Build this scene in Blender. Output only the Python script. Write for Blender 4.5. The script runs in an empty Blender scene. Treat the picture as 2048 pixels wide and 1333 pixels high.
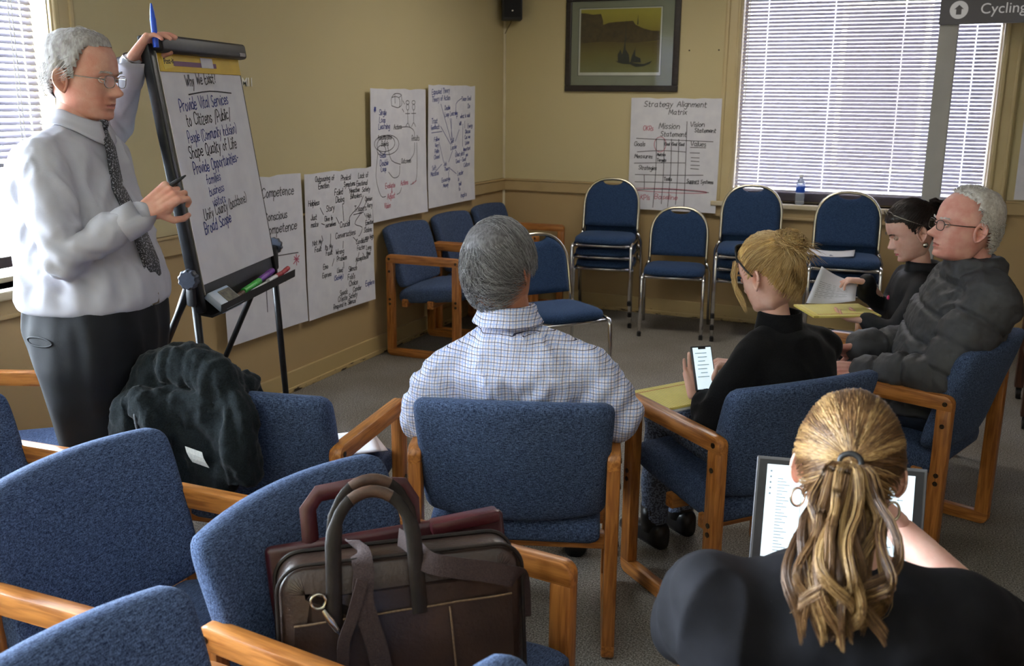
import bpy, bmesh, math, random
import numpy as np
from mathutils import Vector, Matrix, noise
random.seed(7)
rng = np.random.default_rng(7)
SC = bpy.context.scene
COL = SC.collection
PI = math.pi

# ------------------------------------------------------------------ camera
cd = bpy.data.cameras.new('camera')
cam = bpy.data.objects.new('camera', cd)
COL.objects.link(cam)
SC.camera = cam
F_PX = 1950.0
cd.sensor_fit = 'HORIZONTAL'
cd.sensor_width = 36.0
cd.lens = 36.0 * F_PX / 2048.0
cd.clip_start = 0.05
YAW, PITCH, ROLL = math.radians(-23.758), math.radians(13.692), math.radians(0.498)
_f = Vector((math.sin(YAW) * math.cos(PITCH), math.cos(YAW) * math.cos(PITCH), -math.sin(PITCH)))
_r = Vector((math.cos(YAW), -math.sin(YAW), 0.0))
_u = _r.cross(_f)
_r2 = _r * math.cos(ROLL) + _u * math.sin(ROLL)
_u2 = _u * math.cos(ROLL) - _r * math.sin(ROLL)
M3 = Matrix((_r2, _u2, -_f)).transposed()
cam.matrix_world = Matrix.Translation((3.2846, -7.2605, 1.647)) @ M3.to_4x4()
cd.dof.use_dof = True
cd.dof.focus_distance = 3.0
cd.dof.aperture_fstop = 6.3

# ------------------------------------------------------------------ world, light, exposure
SC.view_settings.view_transform = 'Standard'
SC.view_settings.look = 'None'
SC.view_settings.gamma = 1.0
SC.view_settings.use_curve_mapping = False
SC.view_settings.exposure = 1.45
SC.cycles.use_denoising = True
SC.cycles.max_bounces = 8
SC.cycles.diffuse_bounces = 5
SC.cycles.sample_clamp_indirect = 6.0
wd = bpy.data.worlds.new('world')
SC.world = wd
wd.use_nodes = True
bg = wd.node_tree.nodes['Background']
bg.inputs[0].default_value = (0.86, 0.93, 1.0, 1)
bg.inputs[1].default_value = 24.0


def portal(name, loc, rot, sx, sy):
    l = bpy.data.lights.new(name, 'AREA')
    l.shape = 'RECTANGLE'
    l.size, l.size_y = sx, sy
    l.cycles.is_portal = True
    o = bpy.data.objects.new(name, l)
    o.location, o.rotation_euler = loc, rot
    COL.objects.link(o)
    return o


# ------------------------------------------------------------------ materials
def srgb(r, g, b):
    f = lambda c: (c / 255 / 12.92) if c / 255 <= 0.04045 else ((c / 255 + 0.055) / 1.055) ** 2.4
    return (f(r), f(g), f(b), 1.0)


class NT:
    def __init__(self, m):
        self.t = m.node_tree
        self.b = self.t.nodes['Principled BSDF']

    def n(self, typ, **kw):
        nd = self.t.nodes.new(typ)
        for k, v in kw.items():
            if k.startswith('i_'):
                key = k[2:]
                nd.inputs[int(key) if key.isdigit() else key.replace('_', ' ')].default_value = v
            else:
                setattr(nd, k, v)
        return nd

    def l(self, a, ao, b, bi):
        self.t.links.new(a.outputs[ao], b.inputs[bi])


def mat(name, col, rough=0.6, metal=0.0, var=None, scale=40.0, bump=0.0, bscale=None, spec=0.5, stretch=None, emit=None, trans=0.0, sheen=0.0, coat=0.0, detail=3.0, lo=0.35, hi=0.65, obj=True):
    """plain procedural material: base colour, optional noise-mixed second colour and fine relief"""
    m = bpy.data.materials.new(name)
    m.use_nodes = True
    q = NT(m)
    b = q.b
    b.inputs['Base Color'].default_value = col
    b.inputs['Roughness'].default_value = rough
    b.inputs['Metallic'].default_value = metal
    b.inputs['Specular IOR Level'].default_value = spec
    if sheen:
        b.inputs['Sheen Weight'].default_value = sheen
        b.inputs['Sheen Roughness'].default_value = 0.4
    if coat:
        b.inputs['Coat Weight'].default_value = coat
        b.inputs['Coat Roughness'].default_value = 0.15
    if trans:
        b.inputs['Transmission Weight'].default_value = trans
    if emit:
        b.inputs['Emission Color'].default_value = emit[0]
        b.inputs['Emission Strength'].default_value = emit[1]
    if var is not None or bump:
        tc = q.n('ShaderNodeTexCoord')
        mp = q.n('ShaderNodeMapping')
        if stretch:
            mp.inputs['Scale'].default_value = stretch
        q.l(tc, 'Object' if obj else 'Generated', mp, 0)
    if var is not None:
        nz = q.n('ShaderNodeTexNoise', i_Scale=scale, i_Detail=detail)
        q.l(mp, 0, nz, 'Vector')
        cr = q.n('ShaderNodeValToRGB')
        cr.color_ramp.elements[0].position = lo
        cr.color_ramp.elements[0].color = col
        cr.color_ramp.elements[1].position = hi
        cr.color_ramp.elements[1].color = var
        q.l(nz, 0, cr, 0)
        q.l(cr, 0, b, 'Base Color')
    if bump:
        nb = q.n('ShaderNodeTexNoise', i_Scale=bscale or scale, i_Detail=4.0)
        q.l(mp, 0, nb, 'Vector')
        bp = q.n('ShaderNodeBump', i_Strength=min(1.0, bump), i_Distance=0.004)
        q.l(nb, 0, bp, 'Height')
        q.l(bp, 0, b, 'Normal')
    return m


def fabric_mat(name, c1, c2, scale=420.0, bump=0.35, sheen=0.3):
    """woven upholstery: crossed thread waves broken up by noise"""
    m = bpy.data.materials.new(name)
    m.use_nodes = True
    q = NT(m)
    b = q.b
    b.inputs['Roughness'].default_value = 0.95
    b.inputs['Specular IOR Level'].default_value = 0.15
    b.inputs['Sheen Weight'].default_value = sheen
    b.inputs['Sheen Tint'].default_value = (0.55, 0.7, 1.0, 1)
    tc = q.n('ShaderNodeTexCoord')
    n1 = q.n('ShaderNodeTexNoise', i_Scale=scale, i_Detail=2.0)
    mp1 = q.n('ShaderNodeMapping')
    mp1.inputs['Scale'].default_value = (1, 1, 0.25)
    n2 = q.n('ShaderNodeTexNoise', i_Scale=scale * 0.8, i_Detail=2.0)
    mp2 = q.n('ShaderNodeMapping')
    mp2.inputs['Scale'].default_value = (0.22, 1, 1)
    q.l(tc, 'Object', mp1, 0); q.l(mp1, 0, n1, 'Vector')
    q.l(tc, 'Object', mp2, 0); q.l(mp2, 0, n2, 'Vector')
    mx = q.n('ShaderNodeMath', operation='MULTIPLY')
    q.l(n1, 0, mx, 0); q.l(n2, 0, mx, 1)
    cr = q.n('ShaderNodeValToRGB')
    cr.color_ramp.elements[0].position = 0.14
    cr.color_ramp.elements[0].color = c1
    cr.color_ramp.elements[1].position = 0.42
    cr.color_ramp.elements[1].color = c2
    q.l(mx, 0, cr, 0)
    q.l(cr, 0, b, 'Base Color')
    bp = q.n('ShaderNodeBump', i_Strength=bump, i_Distance=0.002)
    q.l(mx, 0, bp, 'Height')
    q.l(bp, 0, b, 'Normal')
    return m


def wood_mat(name, c1, c2, axis=(1.2, 14, 14), scale=6.0, rough=0.38):
    m = bpy.data.materials.new(name)
    m.use_nodes = True
    q = NT(m)
    b = q.b
    b.inputs['Roughness'].default_value = rough
    b.inputs['Coat Weight'].default_value = 0.25
    b.inputs['Coat Roughness'].default_value = 0.2
    tc = q.n('ShaderNodeTexCoord')
    mp = q.n('ShaderNodeMapping')
    mp.inputs['Scale'].default_value = axis
    q.l(tc, 'Object', mp, 0)
    n1 = q.n('ShaderNodeTexNoise', i_Scale=scale, i_Detail=5.0, i_Distortion=0.6)
    q.l(mp, 0, n1, 'Vector')
    cr = q.n('ShaderNodeValToRGB')
    cr.color_ramp.elements[0].position = 0.36
    cr.color_ramp.elements[0].color = c1
    cr.color_ramp.elements[1].position = 0.62
    cr.color_ramp.elements[1].color = c2
    q.l(n1, 0, cr, 0)
    q.l(cr, 0, b, 'Base Color')
    bp = q.n('ShaderNodeBump', i_Strength=0.12, i_Distance=0.001)
    q.l(n1, 0, bp, 'Height')
    q.l(bp, 0, b, 'Normal')
    return m


# ------------------------------------------------------------------ mesh building
class MB:
    """collects vertices and faces, builds ONE mesh object"""

    def __init__(self):
        self.v, self.f = [], []

    def add(self, vs, fs, mtx=None):
        o = len(self.v)
        if mtx is not None:
            vs = [mtx @ Vector(p) for p in vs]
        self.v += [tuple(p) for p in vs]
        self.f += [tuple(i + o for i in q) for q in fs]
        return self

    def bm(self, bm, mtx=None):
        bm.verts.index_update()
        self.add([v.co.copy() for v in bm.verts], [[v.index for v in f.verts] for f in bm.faces], mtx)
        bm.free()
        return self

    def box(self, c, s, r=0.0, seg=2, rot=None):
        bm = bmesh.new()
        bmesh.ops.create_cube(bm, size=1.0)
        for v in bm.verts:
            v.co = Vector((v.co.x * s[0], v.co.y * s[1], v.co.z * s[2]))
        if r > 0:
            bmesh.ops.bevel(bm, geom=list(bm.edges), offset=min(r, min(s) * 0.49), segments=seg, affect='EDGES', profile=0.5)
        m = Matrix.Translation(c)
        if rot is not None:
            m = m @ rot.to_4x4()
        return self.bm(bm, m)

    def tube(self, pts, rad, n=10, cap=True, flat=None):
        """tapered round tube along points; flat=(ux,uy) scales section"""
        pts = [Vector(p) for p in pts]
        k = len(pts)
        if not hasattr(rad, '__len__'):
            rad = [rad] * k
        tang = []
        for i in range(k):
            a, b = pts[max(0, i - 1)], pts[min(k - 1, i + 1)]
            t = (b - a)
            tang.append(t.normalized() if t.length > 1e-9 else Vector((0, 0, 1)))
        up = Vector((0, 0, 1)) if abs(tang[0].z) < 0.9 else Vector((1, 0, 0))
        nrm = (up - tang[0] * up.dot(tang[0])).normalized()
        vs, fs = [], []
        for i in range(k):
            nrm = (nrm - tang[i] * nrm.dot(tang[i]))
            nrm = nrm.normalized() if nrm.length > 1e-6 else Vector((1, 0, 0))
            bn = tang[i].cross(nrm)
            for j in range(n):
                a = 2 * PI * j / n
                sx, sy = (1, 1) if flat is None else flat
                vs.append(pts[i] + nrm * (math.cos(a) * rad[i] * sx) + bn * (math.sin(a) * rad[i] * sy))
        for i in range(k - 1):
            for j in range(n):
                fs.append((i * n + j, i * n + (j + 1) % n, (i + 1) * n + (j + 1) % n, (i + 1) * n + j))
        if cap:
            fs.append(tuple(range(n))[::-1])
            fs.append(tuple((k - 1) * n + j for j in range(n)))
        return self.add(vs, fs)

    def cyl(self, a, b, r, n=16, r2=None):
        return self.tube([a, b], [r, r if r2 is None else r2], n)

    def loft(self, rings, close=True, cap=True):
        """rings: list of equal-length point loops"""
        n = len(rings[0])
        vs = [p for rg in rings for p in rg]
        fs = []
        for i in range(len(rings) - 1):
            for j in range(n if close else n - 1):
                fs.append((i * n + j, i * n + (j + 1) % n, (i + 1) * n + (j + 1) % n, (i + 1) * n + j))
        if cap and close:
            fs.append(tuple(range(n))[::-1])
            fs.append(tuple((len(rings) - 1) * n + j for j in range(n)))
        return self.add(vs, fs)

    def grid(self, P):
        """P: 2D list of points -> sheet"""
        a, b = len(P), len(P[0])
        vs = [p for r_ in P for p in r_]
        fs = [(i * b + j, i * b + j + 1, (i + 1) * b + j + 1, (i + 1) * b + j) for i in range(a - 1) for j in range(b - 1)]
        return self.add(vs, fs)

    def sheet(self, P, th):
        """thin solid sheet from a 2D grid of points with thickness th along local normal"""
        P = np.array([[tuple(p) for p in r_] for r_ in P], float)
        du = np.gradient(P, axis=0)
        dv = np.gradient(P, axis=1)
        nn = np.cross(du, dv)
        nn /= np.maximum(np.linalg.norm(nn, axis=-1, keepdims=True), 1e-9)
        A, B = P + nn * th / 2, P - nn * th / 2
        a, b = P.shape[:2]
        vs = [tuple(p) for p in A.reshape(-1, 3)] + [tuple(p) for p in B.reshape(-1, 3)]
        o = a * b
        fs = []
        for i in range(a - 1):
            for j in range(b - 1):
                q = (i * b + j, i * b + j + 1, (i + 1) * b + j + 1, (i + 1) * b + j)
                fs.append(q)
                fs.append(tuple(x + o for x in q[::-1]))
        edge = [(0, j) for j in range(b)] + [(i, b - 1) for i in range(1, a)] + [(a - 1, j) for j in range(b - 2, -1, -1)] + [(i, 0) for i in range(a - 2, 0, -1)]
        ids = [i * b + j for i, j in edge]
        for k in range(len(ids)):
            p, q = ids[k], ids[(k + 1) % len(ids)]
            fs.append((q, p, p + o, q + o))
        return self.add(vs, fs)

    def sphere(self, c, r, seg=16, rings=10, rot=None):
        if not hasattr(r, '__len__'):
            r = (r, r, r)
        bm = bmesh.new()
        bmesh.ops.create_uvsphere(bm, u_segments=seg, v_segments=rings, radius=1.0)
        m = Matrix.Translation(c)
        if rot is not None:
            m = m @ rot.to_4x4()
        return self.bm(bm, m @ Matrix.Diagonal((r[0], r[1], r[2], 1)))

    def capsule(self, a, b, ra, rb, n=14, flat=None):
        """tapered capsule with round ends"""
        a, b = Vector(a), Vector(b)
        d = b - a
        L = d.length
        d = d.normalized() if L > 1e-9 else Vector((0, 0, 1))
        pts, rad = [], []
        for t in (-1.0, -0.87, -0.6, -0.3):
            pts.append(a + d * (t * ra)); rad.append(max(0.0005, ra * math.sqrt(max(0, 1 - t * t))))
        pts.append(a); rad.append(ra)
        if L > 1e-6:
            pts.append(b); rad.append(rb)
        for t in (0.3, 0.6, 0.87, 1.0):
            pts.append(b + d * (t * rb)); rad.append(max(0.0005, rb * math.sqrt(max(0, 1 - t * t))))
        return self.tube(pts, rad, n, True, flat)

    def lathe(self, prof, c=(0, 0, 0), n=24, rot=None):
        vs, fs = [], []
        k = len(prof)
        for (r, z) in prof:
            for j in range(n):
                a = 2 * PI * j / n
                vs.append((r * math.cos(a), r * math.sin(a), z))
        for i in range(k - 1):
            for j in range(n):
                fs.append((i * n + j, i * n + (j + 1) % n, (i + 1) * n + (j + 1) % n, (i + 1) * n + j))
        fs.append(tuple(range(n))[::-1])
        fs.append(tuple((k - 1) * n + j for j in range(n)))
        m = Matrix.Translation(c)
        if rot is not None:
            m = m @ rot.to_4x4()
        return self.add(vs, fs, m)

    def mesh(self, name, smooth=False, auto=None):
        me = bpy.data.meshes.new(name)
        me.from_pydata(self.v, [], self.f)
        me.validate()
        bm = bmesh.new()
        bm.from_mesh(me)
        bmesh.ops.recalc_face_normals(bm, faces=bm.faces)
        bm.to_mesh(me)
        bm.free()
        if smooth:
            me.shade_smooth()
            if auto is not None:
                me.set_sharp_from_angle(angle=math.radians(auto))
        return me

    def build(self, name, material, parent=None, smooth=False, auto=None, off=None):
        if off is not None:
            self.v = [(p[0] - off[0], p[1] - off[1], p[2] - off[2]) for p in self.v]
        me = self.mesh(name, smooth, auto)
        return link(name, me, material, parent)


def link(name, me, material, parent=None):
    o = bpy.data.objects.new(name, me)
    COL.objects.link(o)
    if material is not None:
        if not me.materials:
            me.materials.append(material)
    o.parent = parent
    return o


def thing(name, label, cat, loc=(0, 0, 0), rotz=0.0, group=None):
    o = bpy.data.objects.new(name, None)
    o.empty_display_size = 0.05
    COL.objects.link(o)
    o.location = loc
    o.rotation_euler = (0, 0, rotz)
    tag(o, label, cat, group)
    return o


def tag(o, label=None, cat=None, group=None, kind=None):
    if label: o['label'] = label
    if cat: o['category'] = cat
    if group: o['group'] = group
    if kind: o['kind'] = kind
    return o


def copy_tree(o, parent=None):
    c = o.copy()
    COL.objects.link(c)
    c.parent = parent
    for ch in list(o.children):
        copy_tree(ch, c)
    return c


def struct(name, mb, m, parent=None, **kw):
    o = mb.build(name, m, parent, **kw)
    if parent is None:
        o['kind'] = 'structure'
    return o


def remesh(mb, voxel, smooth_it=8, fac=0.5, adapt=0.0):
    """voxel-union of overlapping solids into one continuous smooth surface -> Mesh"""
    me = mb.mesh('tmp')
    o = bpy.data.objects.new('tmp', me)
    COL.objects.link(o)
    r = o.modifiers.new('r', 'REMESH')
    r.mode = 'VOXEL'
    r.voxel_size = voxel
    r.adaptivity = adapt
    if smooth_it:
        s = o.modifiers.new('s', 'SMOOTH')
        s.factor = fac
        s.iterations = smooth_it
    dg = bpy.context.evaluated_depsgraph_get()
    dg.update()
    out = bpy.data.meshes.new_from_object(o.evaluated_get(dg))
    bpy.data.objects.remove(o)
    bpy.data.meshes.remove(me)
    out.shade_smooth()
    return out


def get_v(me):
    a = np.empty(len(me.vertices) * 3)
    me.vertices.foreach_get('co', a)
    return a.reshape(-1, 3)


def get_n(me):
    a = np.empty(len(me.vertices) * 3, dtype=np.float32)
    me.vertex_normals.foreach_get('vector', a)
    return a.reshape(-1, 3).astype(float)


def set_v(me, v):
    me.vertices.foreach_set('co', np.ascontiguousarray(v, dtype=np.float32).ravel())
    me.update()


def vnoise(P, scale, seed=0.0, oct=3):
    """fractal noise of points, about -1..1"""
    off = Vector((seed * 13.7, seed * 7.3, seed * 3.1))
    return np.array([noise.fractal(Vector(p) * scale + off, 1.0, 2.0, oct, noise_basis='PERLIN_ORIGINAL') for p in P])


def V(*a):
    return Vector(a)
# ------------------------------------------------------------------ palette
OAK = wood_mat('oak', srgb(140, 82, 32), srgb(188, 122, 56))
OAKZ = wood_mat('oak_upright', srgb(138, 80, 30), srgb(184, 118, 54), axis=(14, 14, 1.2))
BLUE = fabric_mat('blue_upholstery', srgb(32, 43, 68), srgb(100, 119, 154), scale=520, sheen=0.06)
BLUE2 = fabric_mat('blue_vinyl_weave', srgb(32, 49, 78), srgb(60, 84, 120), scale=600, bump=0.15, sheen=0.1)
CHROME = mat('chrome', (0.75, 0.75, 0.76, 1), 0.14, 1.0)
BRUSHED = mat('brass_tinted_steel', srgb(216, 208, 188), 0.22, 1.0)
BLACKP = mat('black_plastic', srgb(22, 22, 24), 0.45, var=srgb(30, 30, 33), scale=60)
BLACKM = mat('black_metal', srgb(20, 21, 24), 0.38, 0.3, var=srgb(30, 31, 35), scale=30)
DARKBOLT = mat('dark_bolt', srgb(48, 36, 28), 0.35, 0.6, var=srgb(80, 66, 52), scale=200)
PAPER = mat('white_paper', srgb(226, 226, 232), 0.85, var=srgb(218, 218, 226), scale=12, spec=0.2)
INKBLUE = mat('blue_ink', srgb(34, 46, 120), 0.7, var=srgb(46, 60, 140), scale=90)
INKBLACK = mat('black_ink', srgb(28, 26, 34), 0.7, var=srgb(46, 44, 54), scale=90)
INKRED = mat('red_ink', srgb(170, 62, 92), 0.7, var=srgb(186, 84, 110), scale=90)


def wall_mat(name, c_up, c_low, split=0.906):
    m = bpy.data.materials.new(name)
    m.use_nodes = True
    q = NT(m)
    q.b.inputs['Roughness'].default_value = 0.72
    q.b.inputs['Specular IOR Level'].default_value = 0.25
    geo = q.n('ShaderNodeNewGeometry')
    sp = q.n('ShaderNodeSeparateXYZ')
    q.l(geo, 'Position', sp, 0)
    gt = q.n('ShaderNodeMath', operation='GREATER_THAN')
    gt.inputs[1].default_value = split
    q.l(sp, 2, gt, 0)
    mx = q.n('ShaderNodeMix', data_type='RGBA')
    mx.inputs[6].default_value = c_low
    mx.inputs[7].default_value = c_up
    q.l(gt, 0, mx, 0)
    nz = q.n('ShaderNodeTexNoise', i_Scale=2.2, i_Detail=3.0)
    q.l(geo, 'Position', nz, 'Vector')
    hs = q.n('ShaderNodeMix', data_type='RGBA', blend_type='MULTIPLY')
    cr = q.n('ShaderNodeValToRGB')
    cr.color_ramp.elements[0].color = (0.93, 0.93, 0.93, 1)
    cr.color_ramp.elements[1].color = (1, 1, 1, 1)
    q.l(nz, 0, cr, 0)
    hs.inputs[0].default_value = 1.0
    q.l(mx, 2, hs, 6); q.l(cr, 0, hs, 7)
    q.l(hs, 2, q.b, 'Base Color')
    fine = q.n('ShaderNodeTexNoise', i_Scale=160.0, i_Detail=2.0)
    q.l(geo, 'Position', fine, 'Vector')
    bp = q.n('ShaderNodeBump', i_Strength=0.12, i_Distance=0.001)
    q.l(fine, 0, bp, 'Height')
    q.l(bp, 0, q.b, 'Normal')
    return m


WALL = wall_mat('tan_wall_paint', srgb(204, 190, 148), srgb(184, 158, 114))
TRIM = mat('tan_trim_paint', srgb(186, 162, 118), 0.5, var=srgb(178, 154, 110), scale=4)
CASE = mat('beige_casing_paint', srgb(202, 184, 140), 0.42, var=srgb(196, 176, 130), scale=4)
SILL = mat('sill_paint', srgb(206, 194, 166), 0.35, var=srgb(198, 184, 152), scale=6)
CEIL = mat('ceiling_white', srgb(226, 222, 212), 0.9, var=srgb(214, 210, 200), scale=30, bump=0.2, bscale=90)


def scuffed(name):
    """painted baseboard with dark chipped scuffs along the lower edge"""
    m = bpy.data.materials.new(name)
    m.use_nodes = True
    q = NT(m)
    q.b.inputs['Roughness'].default_value = 0.5
    geo = q.n('ShaderNodeNewGeometry')
    sp = q.n('ShaderNodeSeparateXYZ')
    q.l(geo, 'Position', sp, 0)
    mp = q.n('ShaderNodeMapping')
    mp.inputs['Scale'].default_value = (7, 7, 40)
    q.l(geo, 'Position', mp, 0)
    nz = q.n('ShaderNodeTexNoise', i_Scale=1.6, i_Detail=5.0, i_Roughness=0.7)
    q.l(mp, 0, nz, 'Vector')
    h = q.n('ShaderNodeMapRange')
    h.inputs[1].default_value, h.inputs[2].default_value = 0.008, 0.06
    h.inputs[3].default_value, h.inputs[4].default_value = 0.13, -0.06
    q.l(sp, 2, h, 0)
    ad = q.n('ShaderNodeMath', operation='ADD')
    q.l(nz, 0, ad, 0); q.l(h, 0, ad, 1)
    cr = q.n('ShaderNodeValToRGB')
    cr.color_ramp.elements[0].position = 0.665
    cr.color_ramp.elements[0].color = srgb(190, 166, 116)
    cr.color_ramp.elements[1].position = 0.70
    cr.color_ramp.elements[1].color = srgb(50, 38, 26)
    q.l(ad, 0, cr, 0)
    q.l(cr, 0, q.b, 'Base Color')
    return m


BASEB = scuffed('scuffed_baseboard_paint')


def carpet_mat():
    m = bpy.data.materials.new('speckled_carpet')
    m.use_nodes = True
    q = NT(m)
    q.b.inputs['Roughness'].default_value = 1.0
    q.b.inputs['Specular IOR Level'].default_value = 0.05
    geo = q.n('ShaderNodeNewGeometry')
    n1 = q.n('ShaderNodeTexNoise', i_Scale=170.0, i_Detail=4.0, i_Roughness=0.8)
    q.l(geo, 'Position', n1, 'Vector')
    cr = q.n('ShaderNodeValToRGB')
    e = cr.color_ramp.elements
    e[0].position, e[0].color = 0.34, srgb(64, 60, 55)
    e[1].position, e[1].color = 0.66, srgb(196, 191, 184)
    x = e.new(0.48); x.color = srgb(126, 121, 113)
    q.l(n1, 0, cr, 0)
    n2 = q.n('ShaderNodeTexNoise', i_Scale=1.3, i_Detail=3.0)
    q.l(geo, 'Position', n2, 'Vector')
    c2 = q.n('ShaderNodeValToRGB')
    c2.color_ramp.elements[0].position, c2.color_ramp.elements[0].color = 0.35, srgb(206, 196, 180)
    c2.color_ramp.elements[1].position, c2.color_ramp.elements[1].color = 0.65, (1, 1, 1, 1)
    q.l(n2, 0, c2, 0)
    mx = q.n('ShaderNodeMix', data_type='RGBA', blend_type='MULTIPLY')
    mx.inputs[0].default_value = 0.7
    q.l(cr, 0, mx, 6); q.l(c2, 0, mx, 7)
    q.l(mx, 2, q.b, 'Base Color')
    bp = q.n('ShaderNodeBump', i_Strength=0.7, i_Distance=0.004)
    q.l(n1, 0, bp, 'Height')
    q.l(bp, 0, q.b, 'Normal')
    return m


CARPET = carpet_mat()


def glass_mat(name, tint=(0.95, 0.98, 1.0, 1)):
    m = bpy.data.materials.new(name)
    m.use_nodes = True
    t = m.node_tree
    t.nodes.clear()
    out = t.nodes.new('ShaderNodeOutputMaterial')
    tr = t.nodes.new('ShaderNodeBsdfTransparent'); tr.inputs[0].default_value = tint
    gl = t.nodes.new('ShaderNodeBsdfGlossy'); gl.inputs['Roughness'].default_value = 0.02
    fr = t.nodes.new('ShaderNodeFresnel'); fr.inputs[0].default_value = 1.45
    mx = t.nodes.new('ShaderNodeMixShader')
    t.links.new(fr.outputs[0], mx.inputs[0]); t.links.new(tr.outputs[0], mx.inputs[1]); t.links.new(gl.outputs[0], mx.inputs[2])
    t.links.new(mx.outputs[0], out.inputs[0])
    return m


GLASS = glass_mat('window_glass')

# ------------------------------------------------------------------ room shell
RX, RY, RZ = 6.2, -9.8, 2.75
W1 = dict(y0=-6.45, y1=-4.335, z0=0.905, z1=2.38)      # seen window of the left wall
W2 = dict(y0=-9.5, y1=-6.85, z0=0.905, z1=2.38)        # next window of the left wall
W3 = dict(x0=1.845, x1=3.535, z0=0.905, z1=2.42)       # window of the back wall
T = 0.18
b = MB(); b.box((RX / 2, RY / 2, -0.05), (RX + 2 * T, -RY + 2 * T, 0.1)); struct('floor', b, CARPET)
b = MB(); b.box((RX / 2, RY / 2, RZ + 0.05), (RX + 2 * T, -RY + 2 * T, 0.1)); struct('ceiling', b, CEIL)


def bbox(mb, x0, x1, y0, y1, z0, z1, r=0.0):
    return mb.box(((x0 + x1) / 2, (y0 + y1) / 2, (z0 + z1) / 2), (abs(x1 - x0), abs(y1 - y0), abs(z1 - z0)), r)


b = MB()
bbox(b, -T, 0, RY, W2['y0'], 0, RZ); bbox(b, -T, 0, W2['y1'], W1['y0'], 0, RZ); bbox(b, -T, 0, W1['y1'], T, 0, RZ)
for w in (W1, W2):
    bbox(b, -T, 0, w['y0'], w['y1'], 0, w['z0']); bbox(b, -T, 0, w['y0'], w['y1'], w['z1'], RZ)
struct('wall_left', b, WALL)
b = MB()
bbox(b, 0, W3['x0'], 0, T, 0, RZ); bbox(b, W3['x1'], RX + T, 0, T, 0, RZ)
bbox(b, W3['x0'], W3['x1'], 0, T, 0, W3['z0']); bbox(b, W3['x0'], W3['x1'], 0, T, W3['z1'], RZ)
struct('wall_back', b, WALL)
DARKWALL = wood_mat('bounce_cutting_dark_wall', srgb(74, 52, 36), srgb(96, 70, 48), axis=(8, 8, 0.8))  # unseen right wall; dark panelling invented to cut bounced light
b = MB(); bbox(b, RX, RX + T, RY, 0, 0, RZ); struct('wall_right', b, DARKWALL)
b = MB(); bbox(b, -T, RX + T, RY - T, RY, 0, RZ); struct('wall_front', b, WALL)

# chair rails, baseboards
ti = [0]


def trim(mb, m=TRIM, **kw):
    ti[0] += 1
    return struct('trim_%d' % ti[0], mb, m, **kw)


b = MB(); bbox(b, 0, 0.022, W1['y1'] + 0.12, 0, 0.906, 1.0, 0.004); bbox(b, 0, 0.03, W1['y1'] + 0.12, 0, 0.986, 1.0, 0.003); trim(b)
b = MB(); bbox(b, 0.022, W3['x0'] - 0.12, -0.022, 0, 0.906, 1.0, 0.004); bbox(b, 0.03, W3['x0'] - 0.12, -0.03, 0, 0.986, 1.0, 0.003); trim(b)
b = MB(); bbox(b, W3['x1'] + 0.12, RX, -0.022, 0, 0.906, 1.0, 0.004); bbox(b, W3['x1'] + 0.12, RX, -0.03, 0, 0.986, 1.0, 0.003); trim(b)
b = MB(); bbox(b, 0, 0.016, RY, 0, 0, 0.122, 0.004); bbox(b, 0, 0.024, RY, 0, 0, 0.03, 0.004); struct('baseboard_left', b, BASEB)
b = MB(); bbox(b, 0.016, RX, -0.016, 0, 0, 0.122, 0.004); bbox(b, 0.024, RX, -0.024, 0, 0, 0.03, 0.004); struct('baseboard_back', b, BASEB)
# thin cover strip running up the corner
b = MB(); bbox(b, 0.001, 0.018, -0.018, -0.001, 0.115, 2.28, 0.003)
trim(b, mat('cable_cover_cream', srgb(224, 214, 186), 0.5, var=srgb(214, 204, 176), scale=8))


# ------------------------------------------------------------------ windows
SASH = mat('dark_sash', srgb(62, 54, 58), 0.45, var=srgb(78, 68, 70), scale=10)


def frame_rect(mb, ax, c0, c1, z0, z1, t, d0, d1, r=0.004):
    """rectangular frame ring in plane 'x' (left wall) or 'y' (back wall); t bar width, d0..d1 depth"""
    for (a0, a1, q0, q1) in ((c0, c1, z1 - t, z1), (c0, c1, z0, z0 + t), (c0, c0 + t, z0, z1), (c1 - t, c1, z0, z1)):
        if ax == 'y':
            bbox(mb, a0, a1, d0, d1, q0, q1, r)
        else:
            bbox(mb, d0, d1, a0, a1, q0, q1, r)


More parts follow.
